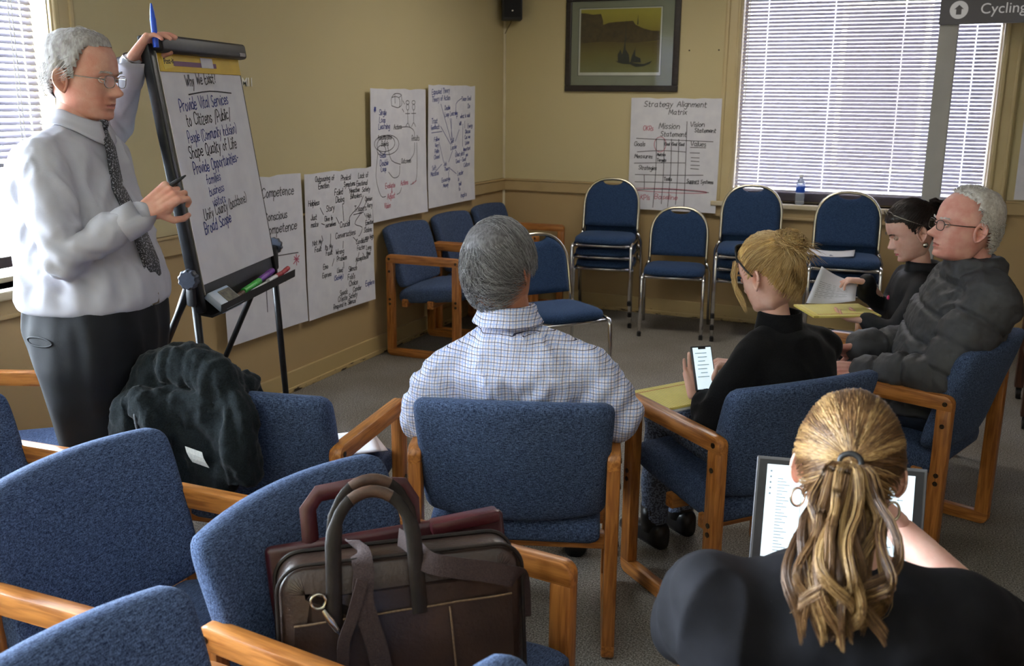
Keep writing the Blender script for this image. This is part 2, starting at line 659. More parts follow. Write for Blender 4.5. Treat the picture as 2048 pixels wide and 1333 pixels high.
def make_window(n, ax, c0, c1, z0, z1):
    s = -1 if ax == 'x' else 1          # outward direction sign along the wall normal
    mb = MB(); frame_rect(mb, ax, c0, c1, z0, z1, 0.022, s * 0.10, s * 0.14)
    o = struct('window_%d' % n, mb, SILL)
    rl = MB()
    if ax == 'y':
        bbox(rl, c0, c1, 0.085, 0.13, z0 + 0.012, z0 + 0.075, 0.004)
    else:
        bbox(rl, -0.13, -0.085, c0, c1, z0 + 0.06, z0 + 0.105, 0.004)
    rl.build('bottom_rail', SASH, o)
    for (q0, q1) in ((z0 + 0.02, z1 - 0.02),):
        g = MB()
        if ax == 'y':
            bbox(g, c0 + 0.02, c1 - 0.02, 0.118, 0.122, q0, q1)
        else:
            bbox(g, -0.122, -0.118, c0 + 0.02, c1 - 0.02, q0, q1)
        g.build('pane', GLASS, o)
    # jamb lining, casing, sill, apron
    c = MB()
    if ax == 'y':
        bbox(c, c0 - 0.018, c0 + 0.007, 0.0, T, z0, z1); bbox(c, c1 - 0.007, c1 + 0.018, 0.0, T, z0, z1)
        for (a0, a1) in ((c0 - 0.115, c0 + 0.004), (c1 - 0.004, c1 + 0.115)):
            bbox(c, a0, a1, -0.018, 0.0, z0 + 0.0, z1 + 0.11, 0.004)
            bbox(c, a0 + 0.008, a0 + 0.034, -0.03, 0.0, z0, z1 + 0.11, 0.006)
            bbox(c, a1 - 0.03, a1 - 0.008, -0.026, 0.0, z0, z1 + 0.11, 0.006)
        bbox(c, c0 - 0.115, c1 + 0.115, -0.018, 0.0, z1, z1 + 0.11, 0.004)
    else:
        bbox(c, -T, 0.0, c0 - 0.018, c0 + 0.007, z0, z1); bbox(c, -T, 0.0, c1 - 0.007, c1 + 0.018, z0, z1)
        for (a0, a1) in ((c0 - 0.115, c0 + 0.004), (c1 - 0.004, c1 + 0.115)):
            bbox(c, 0.0, 0.018, a0, a1, z0, z1 + 0.11, 0.004)
            bbox(c, 0.0, 0.03, a0 + 0.008, a0 + 0.034, z0, z1 + 0.11, 0.006)
            bbox(c, 0.0, 0.026, a1 - 0.03, a1 - 0.008, z0, z1 + 0.11, 0.006)
        bbox(c, 0.0, 0.018, c0 - 0.115, c1 + 0.115, z1, z1 + 0.11, 0.004)
    trim(c, CASE)
    c = MB()
    if ax == 'y':
        bbox(c, c0 - 0.14, c1 + 0.14, -0.055, T, z0 - 0.035, z0, 0.006)
        c2 = MB(); bbox(c2, c0 - 0.12, c1 + 0.12, -0.02, 0, z0 - 0.115, z0 - 0.036, 0.005); bbox(c2, c0 - 0.12, c1 + 0.12, -0.028, 0, z0 - 0.115, z0 - 0.095, 0.005)
    else:
        bbox(c, -T, 0.055, c0 - 0.14, c1 + 0.14, z0 - 0.035, z0, 0.006)
        c2 = MB(); bbox(c2, 0, 0.02, c0 - 0.12, c1 + 0.12, z0 - 0.115, z0 - 0.036, 0.005); bbox(c2, 0, 0.028, c0 - 0.12, c1 + 0.12, z0 - 0.115, z0 - 0.095, 0.005)
    trim(c, SILL)
    trim(c2, TRIM)
    return o


make_window(1, 'x', W1['y0'], W1['y1'], W1['z0'], W1['z1'])
make_window(2, 'x', W2['y0'], W2['y1'], W2['z0'], W2['z1'])
make_window(3, 'y', W3['x0'], W3['x1'], W3['z0'], W3['z1'])
portal('sky_portal_left', (-T - 0.02, (W1['y0'] + W1['y1']) / 2, (W1['z0'] + W1['z1']) / 2), (0, -PI / 2, 0), W1['z1'] - W1['z0'], W1['y1'] - W1['y0'])
portal('sky_portal_left_next', (-T - 0.02, (W2['y0'] + W2['y1']) / 2, (W2['z0'] + W2['z1']) / 2), (0, -PI / 2, 0), W2['z1'] - W2['z0'], W2['y1'] - W2['y0'])
portal('sky_portal_back', ((W3['x0'] + W3['x1']) / 2, T + 0.02, (W3['z0'] + W3['z1']) / 2), (-PI / 2, 0, 0), W3['x1'] - W3['x0'], W3['z1'] - W3['z0'])

# ------------------------------------------------------------------ the neighbouring building beyond the back window
t = thing('neighbour_building', 'grey neighbouring building glimpsed through the slats of the back window', 'building', (2.7, 3.6, -0.6))
NB = mat('grey_render_wall', srgb(104, 100, 108), 0.9, var=srgb(94, 90, 98), scale=1.2, bump=0.2, bscale=30)
m = MB(); bbox(m, -4.5, 5.0, 0, 0.3, 0, 5.6); m.build('wall', NB, t)
for x_ in (-2.9, -0.55, 1.8):
    m = MB(); bbox(m, x_, x_ + 0.85, -0.04, 0.0, 1.5, 3.2, 0.01); w_ = m.build('window_frame', SILL, t)
    m = MB(); bbox(m, x_ + 0.06, x_ + 0.79, -0.05, -0.035, 1.56, 3.14); m.build('pane', SASH, w_)
m = MB(); bbox(m, -4.6, 5.1, -0.15, 0.4, 5.6, 5.8); m.build('roof_edge', SASH, t)
# ------------------------------------------------------------------ blinds
SLAT = mat('blind_slat_white', srgb(176, 172, 184), 0.45, var=srgb(166, 162, 174), scale=8)
CORD = mat('blind_cord_white', srgb(236, 234, 226), 0.7, var=srgb(224, 222, 214), scale=60)


def make_blind(label, ax, c0, c1, zt, zb, pitch, width, tilt, cords, inset):
    """aluminium blind: head rail, bottom rail, every slat a part; local x runs along the window, y outward"""
    if ax == 'y':
        t = thing('window_blind', label, 'blind', ((c0 + c1) / 2, inset, zb))
    else:
        t = thing('window_blind', label, 'blind', (-inset, (c0 + c1) / 2, zb), PI / 2)
    L = c1 - c0
    sb = MB()
    k = 7
    xs = sorted([-L / 2, L / 2] + [c + e for c in cords for e in (-0.003, 0.003)])
    vs, fs = [], []
    for i in range(k):
        u = i / (k - 1) - 0.5
        y = u * width * math.cos(tilt)
        z = u * width * math.sin(tilt) + 0.0016 * (1 - 4 * u * u)
        vs += [(x, y, z) for x in xs]
    nx = len(xs)
    for i in range(k - 1):
        for j in range(nx - 1):
            if j % 2 == 1 and 1 <= i <= 4:
                continue                              # routing slot for the ladder cord
            fs.append((i * nx + j, i * nx + j + 1, (i + 1) * nx + j + 1, (i + 1) * nx + j))
    sb.add(vs, fs)
    me = sb.mesh('slat', True)
    me.materials.append(SLAT)
    n = int((zt - zb - 0.06) / pitch)
    for i in range(n):
        o = bpy.data.objects.new('slat', me)
        COL.objects.link(o)
        o.parent = t
        o.location = (0, 0, 0.03 + (i + 0.5) * pitch)
        o.rotation_euler = (0.006 * math.sin(i * 2.3), 0.0006 * math.sin(i * 1.7), 0)
    h = MB(); h.box((0, 0, zt - zb - 0.012), (L, 0.03, 0.026), 0.003); h.build('head_rail', SLAT, t)
    h = MB(); h.box((0, 0, 0.008), (L, 0.022, 0.016), 0.004); h.build('bottom_rail', SLAT, t)
    for c in cords:
        m = MB()
        for dy in (-width * 0.36, width * 0.36):
            m.box((c, dy, (zt - zb) / 2), (0.0016, 0.0012, zt - zb - 0.02))
        m.build('ladder_cord', CORD, t)
    return t


bl = make_blind('closed white slat blind behind the stacked banquet chairs', 'y', W3['x0'] + 0.012, W3['x1'] - 0.03, W3['z1'] - 0.01, 0.985, 0.0252, 0.0256, math.radians(51), [2.02 - 2.68, 2.47 - 2.68, 2.92 - 2.68, 3.365 - 2.68], 0.045)
m = MB()
m.cyl((1.895 - 2.68, -0.02, 0.62), (1.89 - 2.68, -0.02, 1.4), 0.0035, 8)
m.build('tilt_wand', CORD, bl)
bl2 = make_blind('half lowered white slat blind behind the standing man', 'x', W1['y0'] + 0.012, W1['y1'] - 0.045, W1['z1'] - 0.01, 1.362, 0.0252, 0.0256, math.radians(60), [0.98, 0.66, 0.0, -0.7], 0.045)
m = MB()
m.cyl((0.915, -0.02, -0.1), (0.915, -0.02, 0.98), 0.002, 6)
m.cyl((0.93, -0.02, -0.25), (0.93, -0.02, 0.98), 0.002, 6)
m.build('lift_cord', CORD, bl2)

# ------------------------------------------------------------------ ceiling light panels
DIFF = mat('light_diffuser', (0.9, 0.9, 0.9, 1), 0.6, emit=((1.0, 0.95, 0.88, 1), 4.6), var=(0.88, 0.88, 0.88, 1), scale=20)
DIFF0 = mat('unlit_diffuser', srgb(226, 226, 220), 0.6, var=srgb(218, 218, 212), scale=20)
for i, (x, y) in enumerate(((1.75, -1.75), (1.7, -6.3), (4.6, -1.75), (4.5, -6.3))):
    t = thing('ceiling_light', ('lit recessed ceiling light panel over the banquet chairs', 'recessed ceiling light panel over the armchair rows', 'recessed ceiling light panel over the cart side', 'recessed ceiling light panel over the room front')[i], 'ceiling light', (x, y, RZ - 0.02))
    m = MB(); m.box((0, -0.305, 0), (1.24, 0.02, 0.03)); m.box((0, 0.305, 0), (1.24, 0.02, 0.03)); m.box((-0.61, 0, 0), (0.02, 0.6, 0.03)); m.box((0.61, 0, 0), (0.02, 0.6, 0.03)); m.build('frame', CASE, t)
    m = MB(); m.box((0, 0, 0.0), (1.20, 0.59, 0.012)); m.build('diffuser', DIFF if i == 0 else DIFF0, t)
# ------------------------------------------------------------------ upholstered oak armchair
def back_shape():
    """curved upholstered slab: plan curve, lean, rounded rim; local coords, chair faces +Y"""
    mb = MB()
    NU, NV = 21, 28
    W, H, TH = 0.288, 0.41, 0.036
    rings = []
    us = [-1, -0.985, -0.95, -0.9] + [(-0.8 + 1.6 * i / 12) for i in range(13)] + [0.9, 0.95, 0.985, 1]
    for u in us:
        e = max(0.0, (abs(u) - 0.88) / 0.12)
        sh = math.sqrt(max(0.0, 1 - e * e))          # rounding at the side ends
        ring = []
        top = 0.826 - 0.012 * u * u - (1 - sh) * 0.030
        bot = 0.425 + 0.020 * u * u + (1 - sh) * 0.03
        th = TH * (0.35 + 0.65 * sh)
        wid = W * (1.0 - 0.0)
        for j in range(NV):
            a = 2 * PI * j / NV
            # superellipse section in (thickness, height)
            ca, sa = math.cos(a), math.sin(a)
            px = math.copysign(abs(ca) ** 0.55, ca) * th
            pz = math.copysign(abs(sa) ** 0.35, sa)
            z = (top + bot) / 2 + pz * (top - bot) / 2
            s = (z - 0.425) / 0.395
            wtaper = 0.93 + 0.07 * min(1, max(0, s))
            y = -0.205 - 0.095 * s - 0.02 * s * s + px + 0.045 * u * u - 0.012
            ring.append((u * wid * wtaper, y, z))
        rings.append(ring)
    mb.loft(rings)
    return mb


def seat_shape():
    mb = MB()
    rings = []
    us = [-1, -0.985, -0.95, -0.88] + [(-0.75 + 1.5 * i / 8) for i in range(9)] + [0.88, 0.95, 0.985, 1]
    NV = 26
    for u in us:
        e = max(0.0, (abs(u) - 0.86) / 0.14)
        sh = math.sqrt(max(0.0, 1 - e * e))
        ring = []
        for j in range(NV):
            a = 2 * PI * j / NV
            ca, sa = math.cos(a), math.sin(a)
            py = math.copysign(abs(ca) ** 0.4, ca) * 0.235
            pz = math.copysign(abs(sa) ** 0.5, sa) * 0.052 * (0.45 + 0.55 * sh)
            y = 0.025 + py * (0.97 + 0.03 * sh)
            z = 0.405 + 0.055 * (y / 0.25) * 0.5 + pz + (0.010 * (1 - u * u) if pz > 0 else 0)
            ring.append((u * 0.255, y, z))
        rings.append(ring)
    mb.loft(rings)
    return mb


def bar(mb, y0, y1, z0, z1, x, th=0.036, r=0.008):
    mb.box((x, (y0 + y1) / 2, (z0 + z1) / 2), (th, abs(y1 - y0), abs(z1 - z0)), r, 2)


YR, YF, ZA, BW = -0.272, 0.246, 0.661, 0.054


def arm_piece(top):
    """bar with rounded outer corners, profile in YZ extruded along x"""
    z0, z1 = (ZA - BW, ZA) if top else (0.0, 0.05)
    prof = []
    R = 0.032
    if top:
        prof += [(YR, z0), (YF, z0)]
        for k in range(7):
            a = k / 6 * PI / 2
            prof.append((YF - R + R * math.cos(a), z1 - R + R * math.sin(a)))
        for k in range(7):
            a = PI / 2 + k / 6 * PI / 2
            prof.append((YR + R + R * math.cos(a), z1 - R + R * math.sin(a)))
    else:
        prof += [(YF, z1), (YR, z1)]
        for k in range(7):
            a = PI + k / 6 * PI / 2
            prof.append((YR + R + R * math.cos(a), z0 + R + R * math.sin(a)))
        for k in range(7):
            a = 1.5 * PI + k / 6 * PI / 2
            prof.append((YF - R + R * math.cos(a), z0 + R + R * math.sin(a)))
    return prof


def extr_x(prof, x, th, bev=0.007):
    bm = bmesh.new()
    vs = [bm.verts.new((x - th / 2, p[0], p[1])) for p in prof]
    f = bm.faces.new(vs)
    r = bmesh.ops.extrude_face_region(bm, geom=[f])
    bmesh.ops.translate(bm, vec=(th, 0, 0), verts=[v for v in r['geom'] if isinstance(v, bmesh.types.BMVert)])
    ed = [e for e in bm.edges if abs(e.verts[0].co.x - e.verts[1].co.x) < 1e-6]
    bmesh.ops.bevel(bm, geom=ed, offset=bev, segments=2, affect='EDGES', profile=0.5)
    bmesh.ops.recalc_face_normals(bm, faces=bm.faces)
    return bm


def make_armchair():
    t = thing('oak_armchair', 'x', 'chair')
    seat_shape().build('seat', BLUE, t, True)
    back_shape().build('backrest', BLUE, t, True)
    for s in (-1, 1):
        x = s * 0.288
        m = MB(); m.bm(extr_x(arm_piece(True), x, 0.040)); m.build('armrest', OAKY, t, True, 35)
        m = MB(); m.bm(extr_x(arm_piece(False), x, 0.040)); m.build('runner', OAKY, t, True, 35)
        for (y0, y1) in ((YR + 0.001, YR + BW), (YF - BW, YF - 0.001)):
            m = MB(); bar(m, y0, y1, 0.046, ZA - BW + 0.004, x, 0.0395, 0.006); m.build('leg', OAKZ, t, True, 35)
        for (y, z) in ((YR + 0.026, ZA - 0.028), (YR + 0.027, ZA - 0.108), (YR + 0.028, 0.372), (YR + 0.028, 0.342), (YF - 0.027, ZA - 0.03), (YF - 0.027, 0.385), (YF - 0.027, 0.355)):
            m = MB(); m.cyl((x + s * 0.018, y, z), (x + s * 0.0225, y, z), 0.0085, 12); m.build('bolt', DARKBOLT, t)
    for y in (0.02, -0.16):
        m = MB(); m.box((0, y, 0.345), (0.54, 0.04, 0.05), 0.006); m.build('cross_rail', OAK, t)
    return t


OAKY = wood_mat('oak_rail', srgb(142, 84, 33), srgb(190, 124, 58), axis=(14, 1.2, 14))
proto = make_armchair()
_used = [False]


def armchair(label, x, y, face, group='blue upholstered oak armchairs'):
    """face: heading of the chair front, degrees anticlockwise from +X"""
    t = copy_tree(proto) if _used[0] else proto
    _used[0] = True
    t.location = (x, y, 0)
    t.rotation_euler = (0, 0, math.radians(face - 90))
    tag(t, label, 'chair', group)
    return t


ROW = 'blue upholstered oak armchairs'
armchair('blue oak armchair on which the man in the checked shirt sits', 2.143, -4.595, 109)
armchair('blue oak armchair with the black fleece jacket hung over its back', 1.432, -4.822, 98.3)
armchair('blue oak armchair on which the blonde woman with the phone sits', 2.741, -4.099, 139.4)
armchair('blue oak armchair on which the man in the puffer jacket sits', 3.226, -3.38, 161)
armchair('blue oak armchair on which the woman with the silver earring sits', 3.155, -2.655, 172)
armchair('blue oak armchair under the woman with the ponytail', 3.235, -5.615, 105)
armchair('blue oak armchair holding the brown leather briefcase', 2.359, -5.690, -6)
armchair('blue oak armchair next to the briefcase chair, farther from the easel', 2.405, -6.365, -2)
armchair('blue oak armchair directly behind the briefcase chair', 1.79, -5.73, 1)
armchair('blue oak armchair standing behind the presenter, beside the window wall', 1.165, -5.665, 4)
armchair('oak armchair under the half lowered blind, mostly hidden by the presenter', 0.42, -5.12, 22)
armchair('blue oak armchair with ribbed light back edge, below the briefcase', 3.038, -6.30, 1)
armchair('blue oak armchair against the chart wall, nearest the easel', 0.335, -1.66, 2)
armchair('middle blue oak armchair of the three against the chart wall', 0.335, -1.02, 2)
armchair('blue oak armchair in the room corner below the speaker', 0.335, -0.385, 2)


# ------------------------------------------------------------------ round-back stacking chair
def make_stacker():
    t = thing('stacking_chair', 'x', 'chair')
    # frame: arch tube (back posts), front legs
    R = 0.0115
    W = 0.205
    zt = 0.862
    pts = []
    lean = lambda z: -0.195 - max(0.0, z - 0.45) * 0.20
    for i in range(4):
        z = 0.43 + i * 0.075
        pts.append((-W, lean(z), z))
    for k in range(17):
        a = PI - PI * k / 16
        z = 0.66 + 0.20 * math.sin(a) ** 0.92 if 0 < k < 16 else 0.66
        pts.append((W * math.copysign(abs(math.cos(a)) ** 0.80, math.cos(a)), lean(z), z))
    for i in range(4):
        z = 0.43 + (3 - i) * 0.075
        pts.append((W, lean(z), z))
    m = MB(); m.tube(pts, R, 10, flat=(1.0, 1.25)); m.build('back_frame', BRUSHED, t, True)
    for s in (-1, 1):
        m = MB(); m.tube([(s * W, lean(0.45), 0.47), (s * (W + 0.016), -0.20, 0.445), (s * (W + 0.030), -0.208, 0.405), (s * (W + 0.032), -0.235, 0.2), (s * (W + 0.034), -0.27, 0.0)], 0.0105, 10); m.build('leg', CHROME, t, True)
        m = MB()
        m.tube([(s * (W - 0.005), -0.19, 0.415), (s * (W + 0.004), 0.17, 0.43), (s * (W + 0.008), 0.205, 0.42), (s * (W + 0.008), 0.218, 0.395), (s * (W + 0.009), 0.225, 0.2), (s * (W + 0.01), 0.238, 0.0)], 0.0125, 10)
        m.build('leg', CHROME, t, True)
        m = MB(); m.cyl((s * (W + 0.01), 0.238, 0.0), (s * (W + 0.01), 0.2365, 0.03), 0.0145, 10); m.build('foot_cap', BLACKP, t)
    for y in (0.19, -0.17):
        m = MB(); m.tube([(-W, y, 0.418), (W, y, 0.418)], 0.011, 10); m.build('seat_rail', CHROME, t, True)
    # seat pad: rounded trapezoid
    def seat_loop(inset, z, bul=0.0):
        out = []
        for k in range(48):
            a = 2 * PI * k / 48
            ca, sa = math.cos(a), math.sin(a)
            x = math.copysign(abs(ca) ** 0.42, ca) * (0.214 - inset)
            y = math.copysign(abs(sa) ** 0.42, sa) * (0.205 - inset)
            x *= 0.965 + 0.045 * (y + 0.2) / 0.4
            out.append((x, y + 0.008, z))
        return out
    m = MB()
    m.loft([seat_loop(0.03, 0.428), seat_loop(0.004, 0.432), seat_loop(0.0, 0.445), seat_loop(0.004, 0.466), seat_loop(0.02, 0.478), seat_loop(0.06, 0.485), seat_loop(0.12, 0.488)])
    m.build('seat', BLUE2, t, True)
    # back pad inside the arch with a hand-hole dip in its top edge
    m = MB()
    NX, NZ = 27, 22
    def pad(yoff, grow):
        P = []
        for i in range(NZ):
            row = []
            for j in range(NX):
                u = -1 + 2 * j / (NX - 1)
                w = (W - 0.012 + grow)
                x = u * w
                # arch top under the tube
                ct = max(0.0, 1 - min(1, abs(x) / W) ** (1 / 0.80 * 1.0)) if abs(x) < W else 0
                a = math.acos(min(1, max(0, (min(1, abs(x) / W)) ** (1 / 0.80))))
                ztop = 0.66 + 0.20 * math.sin(a) ** 0.92 - 0.012
                dip = 0.034 * max(0.0, 1 - (abs(x) / 0.07) ** 2) ** 0.5 if abs(x) < 0.07 else 0.0
                ztop -= dip
                zb = 0.515
                z = zb + (ztop - zb) * i / (NZ - 1)
                edge = min(1.0, (1 - abs(u)) * 9, i / 2.0, (NZ - 1 - i) / 2.0)
                row.append((x, lean(z) + yoff * (0.35 + 0.65 * max(0, edge) ** 0.5), z))
            P.append(row)
        return P
    A, B = pad(0.022, 0), pad(-0.017, 0)
    n = NX * NZ
    vs = [p for r_ in A for p in r_] + [p for r_ in B for p in r_]
    fs = []
    for i in range(NZ - 1):
        for j in range(NX - 1):
            q = (i * NX + j, i * NX + j + 1, (i + 1) * NX + j + 1, (i + 1) * NX + j)
            fs.append(q); fs.append(tuple(k + n for k in q[::-1]))
    loop = [j for j in range(NX)] + [i * NX + NX - 1 for i in range(1, NZ)] + [(NZ - 1) * NX + j for j in range(NX - 2, -1, -1)] + [i * NX for i in range(NZ - 2, 0, -1)]
    for k in range(len(loop)):
        p, q = loop[k], loop[(k + 1) % len(loop)]
        fs.append((q, p, p + n, q + n))
    m.add(vs, fs)
    m.build('backrest', BLUE2, t, True, 60)
    return t


sproto = make_stacker()
_su = [False]


def stacker(label, x, y, z, face, group):
    t = copy_tree(sproto) if _su[0] else sproto
    _su[0] = True
    t.location = (x, y, z)
    t.rotation_euler = (0, 0, math.radians(face - 90))
    tag(t, label, 'chair', group)
    return t


def stack(n, x, y, face, where):
    nm = {1: [''], 3: ['lowest', 'middle', 'topmost']}[n]
    for i in range(n):
        a = math.radians(face)
        stacker('%s blue banquet chair in the stack %s' % (nm[i], where), x + math.cos(a) * 0.045 * i, y + math.sin(a) * 0.045 * i, 0.092 * i, face, 'stacked blue banquet chairs')


stack(3, 1.02, -0.36, -80, 'beside the corner armchair')
stacker('unstacked blue banquet chair below the matrix chart on the wall', 1.575, -0.49, 0.0, -80, 'single blue banquet chairs')
stack(3, 2.075, -0.42, -80, 'under the water bottle')
stack(3, 2.73, -0.62, -84, 'with a paper on its seat')
stacker('lone blue banquet chair out on the carpet beyond the man in checked shirt', 1.33, -2.17, 0.0, -38, 'single blue banquet chairs')
# ------------------------------------------------------------------ marker handwriting
GL = dict(
A='0e3o6e|1i5i', B='0e0o3o5m3j0j|3j5h3e0e', C='6m4o1n0j1f4e6g', D='0e0o3o6l6h3e0e', E='5o0o0e5e|0j4j', F='5o0o0e|0j4j', G='6m4o1n0j1f4e6f6j4j',
H='0e0o|6e6o|0j6j', I='1e1o', J='4o4g3e1e0g', K='0e0o|5o0i|1j5e', L='0o0e5e', M='0e1o4g6o7e', N='0e0o6e6o', O='3o1n0j1f3e5f6j5n3o',
P='0e0o3o5m5k3i0i', Q='3o1n0j1f3e5f6j5n3o|4g7d', R='0e0o3o5m5k3i0i|2i5e', S='5n3o1n1k4i5g3e0f', T='0o6o|3o3e', U='0o0g2e4e6g6o', V='0o3e6o',
W='0o2e4l6e8o', X='0o5e|5o0e', Y='0o3i6o|3i3e', Z='0o5o0e5e', a='4j2k0i0f2e4g|4k4f5e', b='0o0e|0i2k4i4f2e0f', c='4j2k0i0f2e4f', d='4o4e|4i2k0i0f2e4f',
e='0h4h4j2k0i0f2e4f', f='3n2o1m1e|0j3j', g='4j2k0i0g2f4g|4k4c2a0b', h='0o0e|0i2k4i4e', i='0k0e|0m0n', j='1k1b0a|1m1n', k='0o0e|4k0h4e', l='0o0e',
m='0k0e|0i2k3i3e|3i5k6i6e', n='0k0e|0i2k4i4e', o='2k0i0g2e4g4i2k', p='0k0a|0i2k4i4g2e0g', q='4k4a|4i2k0i0g2e4g', r='0k0e|0i1k3k', s='3j2k0j1h3g3f1e0f',
t='1n1f2e3e|0k3k', u='0k0f2e4g|4k4e', v='0k2e4k', w='0k1e3j5e6k', x='0k4e|4k0e', y='0k2f|4k2e0a', z='0k4k0e4e')
GL.update({'?': '0m1o3o4m2j2h|2e2f', '(': '2o0l0g2d', ')': '0o2l2g0d', '/': '0c4o', '-': '0i3i', '1': '0m1o1e', '&': '5e1m2o3m0g2e5i', "'": '0o0m', '+': '0i4i|2k2g', '7': '0o4o1e', '.': '0e0f', '*': '0h4l|4h0l|2m2g|0j4j'})


class Ink:
    """flat marker ribbons on a sheet; pos(u, v) maps sheet coordinates in metres to 3D"""

    def __init__(self, pos, w=0.004):
        self.pos, self.w = pos, w
        self.mb = MB()

    def stroke(self, pts, w=None):
        w = w or self.w
        P = np.array(pts, float)
        if len(P) > 2:
            q = []
            for i in range(len(P) - 1):
                a, b, c, d = P[max(0, i - 1)], P[i], P[i + 1], P[min(len(P) - 1, i + 2)]
                for t in (0, 0.33, 0.66):
                    q.append(0.5 * (2 * b + (c - a) * t + (2 * a - 5 * b + 4 * c - d) * t * t + (3 * b - a - 3 * c + d) * t ** 3))
            q.append(P[-1])
            P = np.array(q)
        T_ = np.gradient(P, axis=0)
        T_ /= np.maximum(np.linalg.norm(T_, axis=1, keepdims=True), 1e-9)
        N = np.stack([-T_[:, 1], T_[:, 0]], 1) * w / 2
        P[0] -= T_[0] * w * 0.4
        P[-1] += T_[-1] * w * 0.4
        self.mb.grid([[self.pos(*(p + n)), self.pos(*(p - n))] for p, n in zip(P, N)])

    def text(self, s, u, v, h, ang=0.0, sp=1.0, w=None, jit=0.05):
        """baseline start (u, v), cap height h, angle in radians"""
        k = h / 10.0
        x = 0.0
        ca, sa = math.cos(ang), math.sin(ang)
        for ch in s:
            if ch == ' ':
                x += 4.5 * k * sp
                continue
            g = GL.get(ch)
            if g is None:
                continue
            mx = 0
            dy = random.uniform(-jit, jit) * h
            for st in g.split('|'):
                pts = []
                for i in range(0, len(st), 2):
                    gx, gy = int(st[i]), ord(st[i + 1]) - 101
                    mx = max(mx, gx)
                    xx = x + (gx + 0.10 * gy + random.uniform(-0.25, 0.25)) * k * 0.9 * sp
                    yy = (gy + random.uniform(-0.3, 0.3)) * k + dy
                    pts.append((u + xx * ca - yy * sa, v + xx * sa + yy * ca))
                self.stroke(pts, w)
            x += (mx + 1.9) * k * 0.9 * sp
        return x

    def line(self, *pts, w=None):
        self.stroke(list(pts), w)

    def oval(self, u, v, a, b, w=None, n=14, a0=0.0, a1=2 * PI):
        self.stroke([(u + a * math.cos(a0 + (a1 - a0) * i / n), v + b * math.sin(a0 + (a1 - a0) * i / n)) for i in range(n + 1)], w)

    def build(self, m, parent, name='marker_writing'):
        o = self.mb.build(name, m, parent)
        o['kind'] = 'stuff'
        return o


def chart(label, wall, a0, z0, w, h, tilt=0.0, seed=1.0, notch=True, skew=0.0):
    """paper sheet hung on a wall; local x across the sheet, local y up, z out of the wall"""
    t = thing('flipchart_sheet', label, 'paper sheet', (0.031, a0, z0) if wall == 'left' else (a0, -0.031, z0), 0, 'flipchart sheets on the walls')
    # matrix: local (x, y, z) -> world axes
    if wall == 'left':
        R = Matrix(((0, 0, 1), (1, 0, 0), (0, 1, 0)))
    else:
        R = Matrix(((1, 0, 0), (0, 0, -1), (0, 1, 0)))
    t.rotation_euler = (R @ Matrix.Rotation(tilt, 3, 'Z')).to_euler()
    def zf(u, v):
        e = max(0.0, (0.25 - v / h)) * 0.035
        return 0.002 + e * (0.4 + 0.6 * abs(u / w - 0.5)) + 0.0022 * (1 + math.sin(u * 9 + seed) * math.cos(v * 5 + seed * 2)) + (0.006 * max(0, u / w - 0.8) * 5 * (1 - v / h))
    pos = lambda u, v: (u + skew * v, v, zf(u, v) + 0.0009)
    mb = MB()
    P = []
    for i in range(15):
        row = []
        for j in range(11):
            u, v = w * j / 10, h * i / 14
            if i == 14 and notch:
                v -= 0.005 * (1 if (j + int(seed)) % 4 == 0 else 0) + 0.0015 * math.sin(j * 2.1 + seed)
            row.append((u + skew * v, v, zf(u, v)))
        P.append(row)
    mb.sheet(P, 0.0005)
    mb.build('paper', PAPER, t)
    return t, pos


# --- chart 1 (beside the easel)
t, pos = chart('lowest flipchart sheet, partly hidden behind the easel, reading Competence', 'left', -3.46, 0.392, 0.68, 0.835, seed=2)
k = Ink(pos, 0.0052)
k.text('Competence', 0.335, 0.725, 0.05)
k.text('Un-Conscious', 0.27, 0.60, 0.045)
k.text('Competence', 0.345, 0.53, 0.05)
k.text('Conscious', 0.16, 0.33, 0.045); k.text('Competence', 0.24, 0.26, 0.05)
k.line((0.05, 0.405), (0.3, 0.41), (0.62, 0.40)); k.line((0.33, 0.12), (0.335, 0.30)); k.build(INKBLACK, t)
k = Ink(pos, 0.006); k.text('*', 0.575, 0.31, 0.10, 0, 1.2); k.build(INKRED, t, 'red_star_mark')
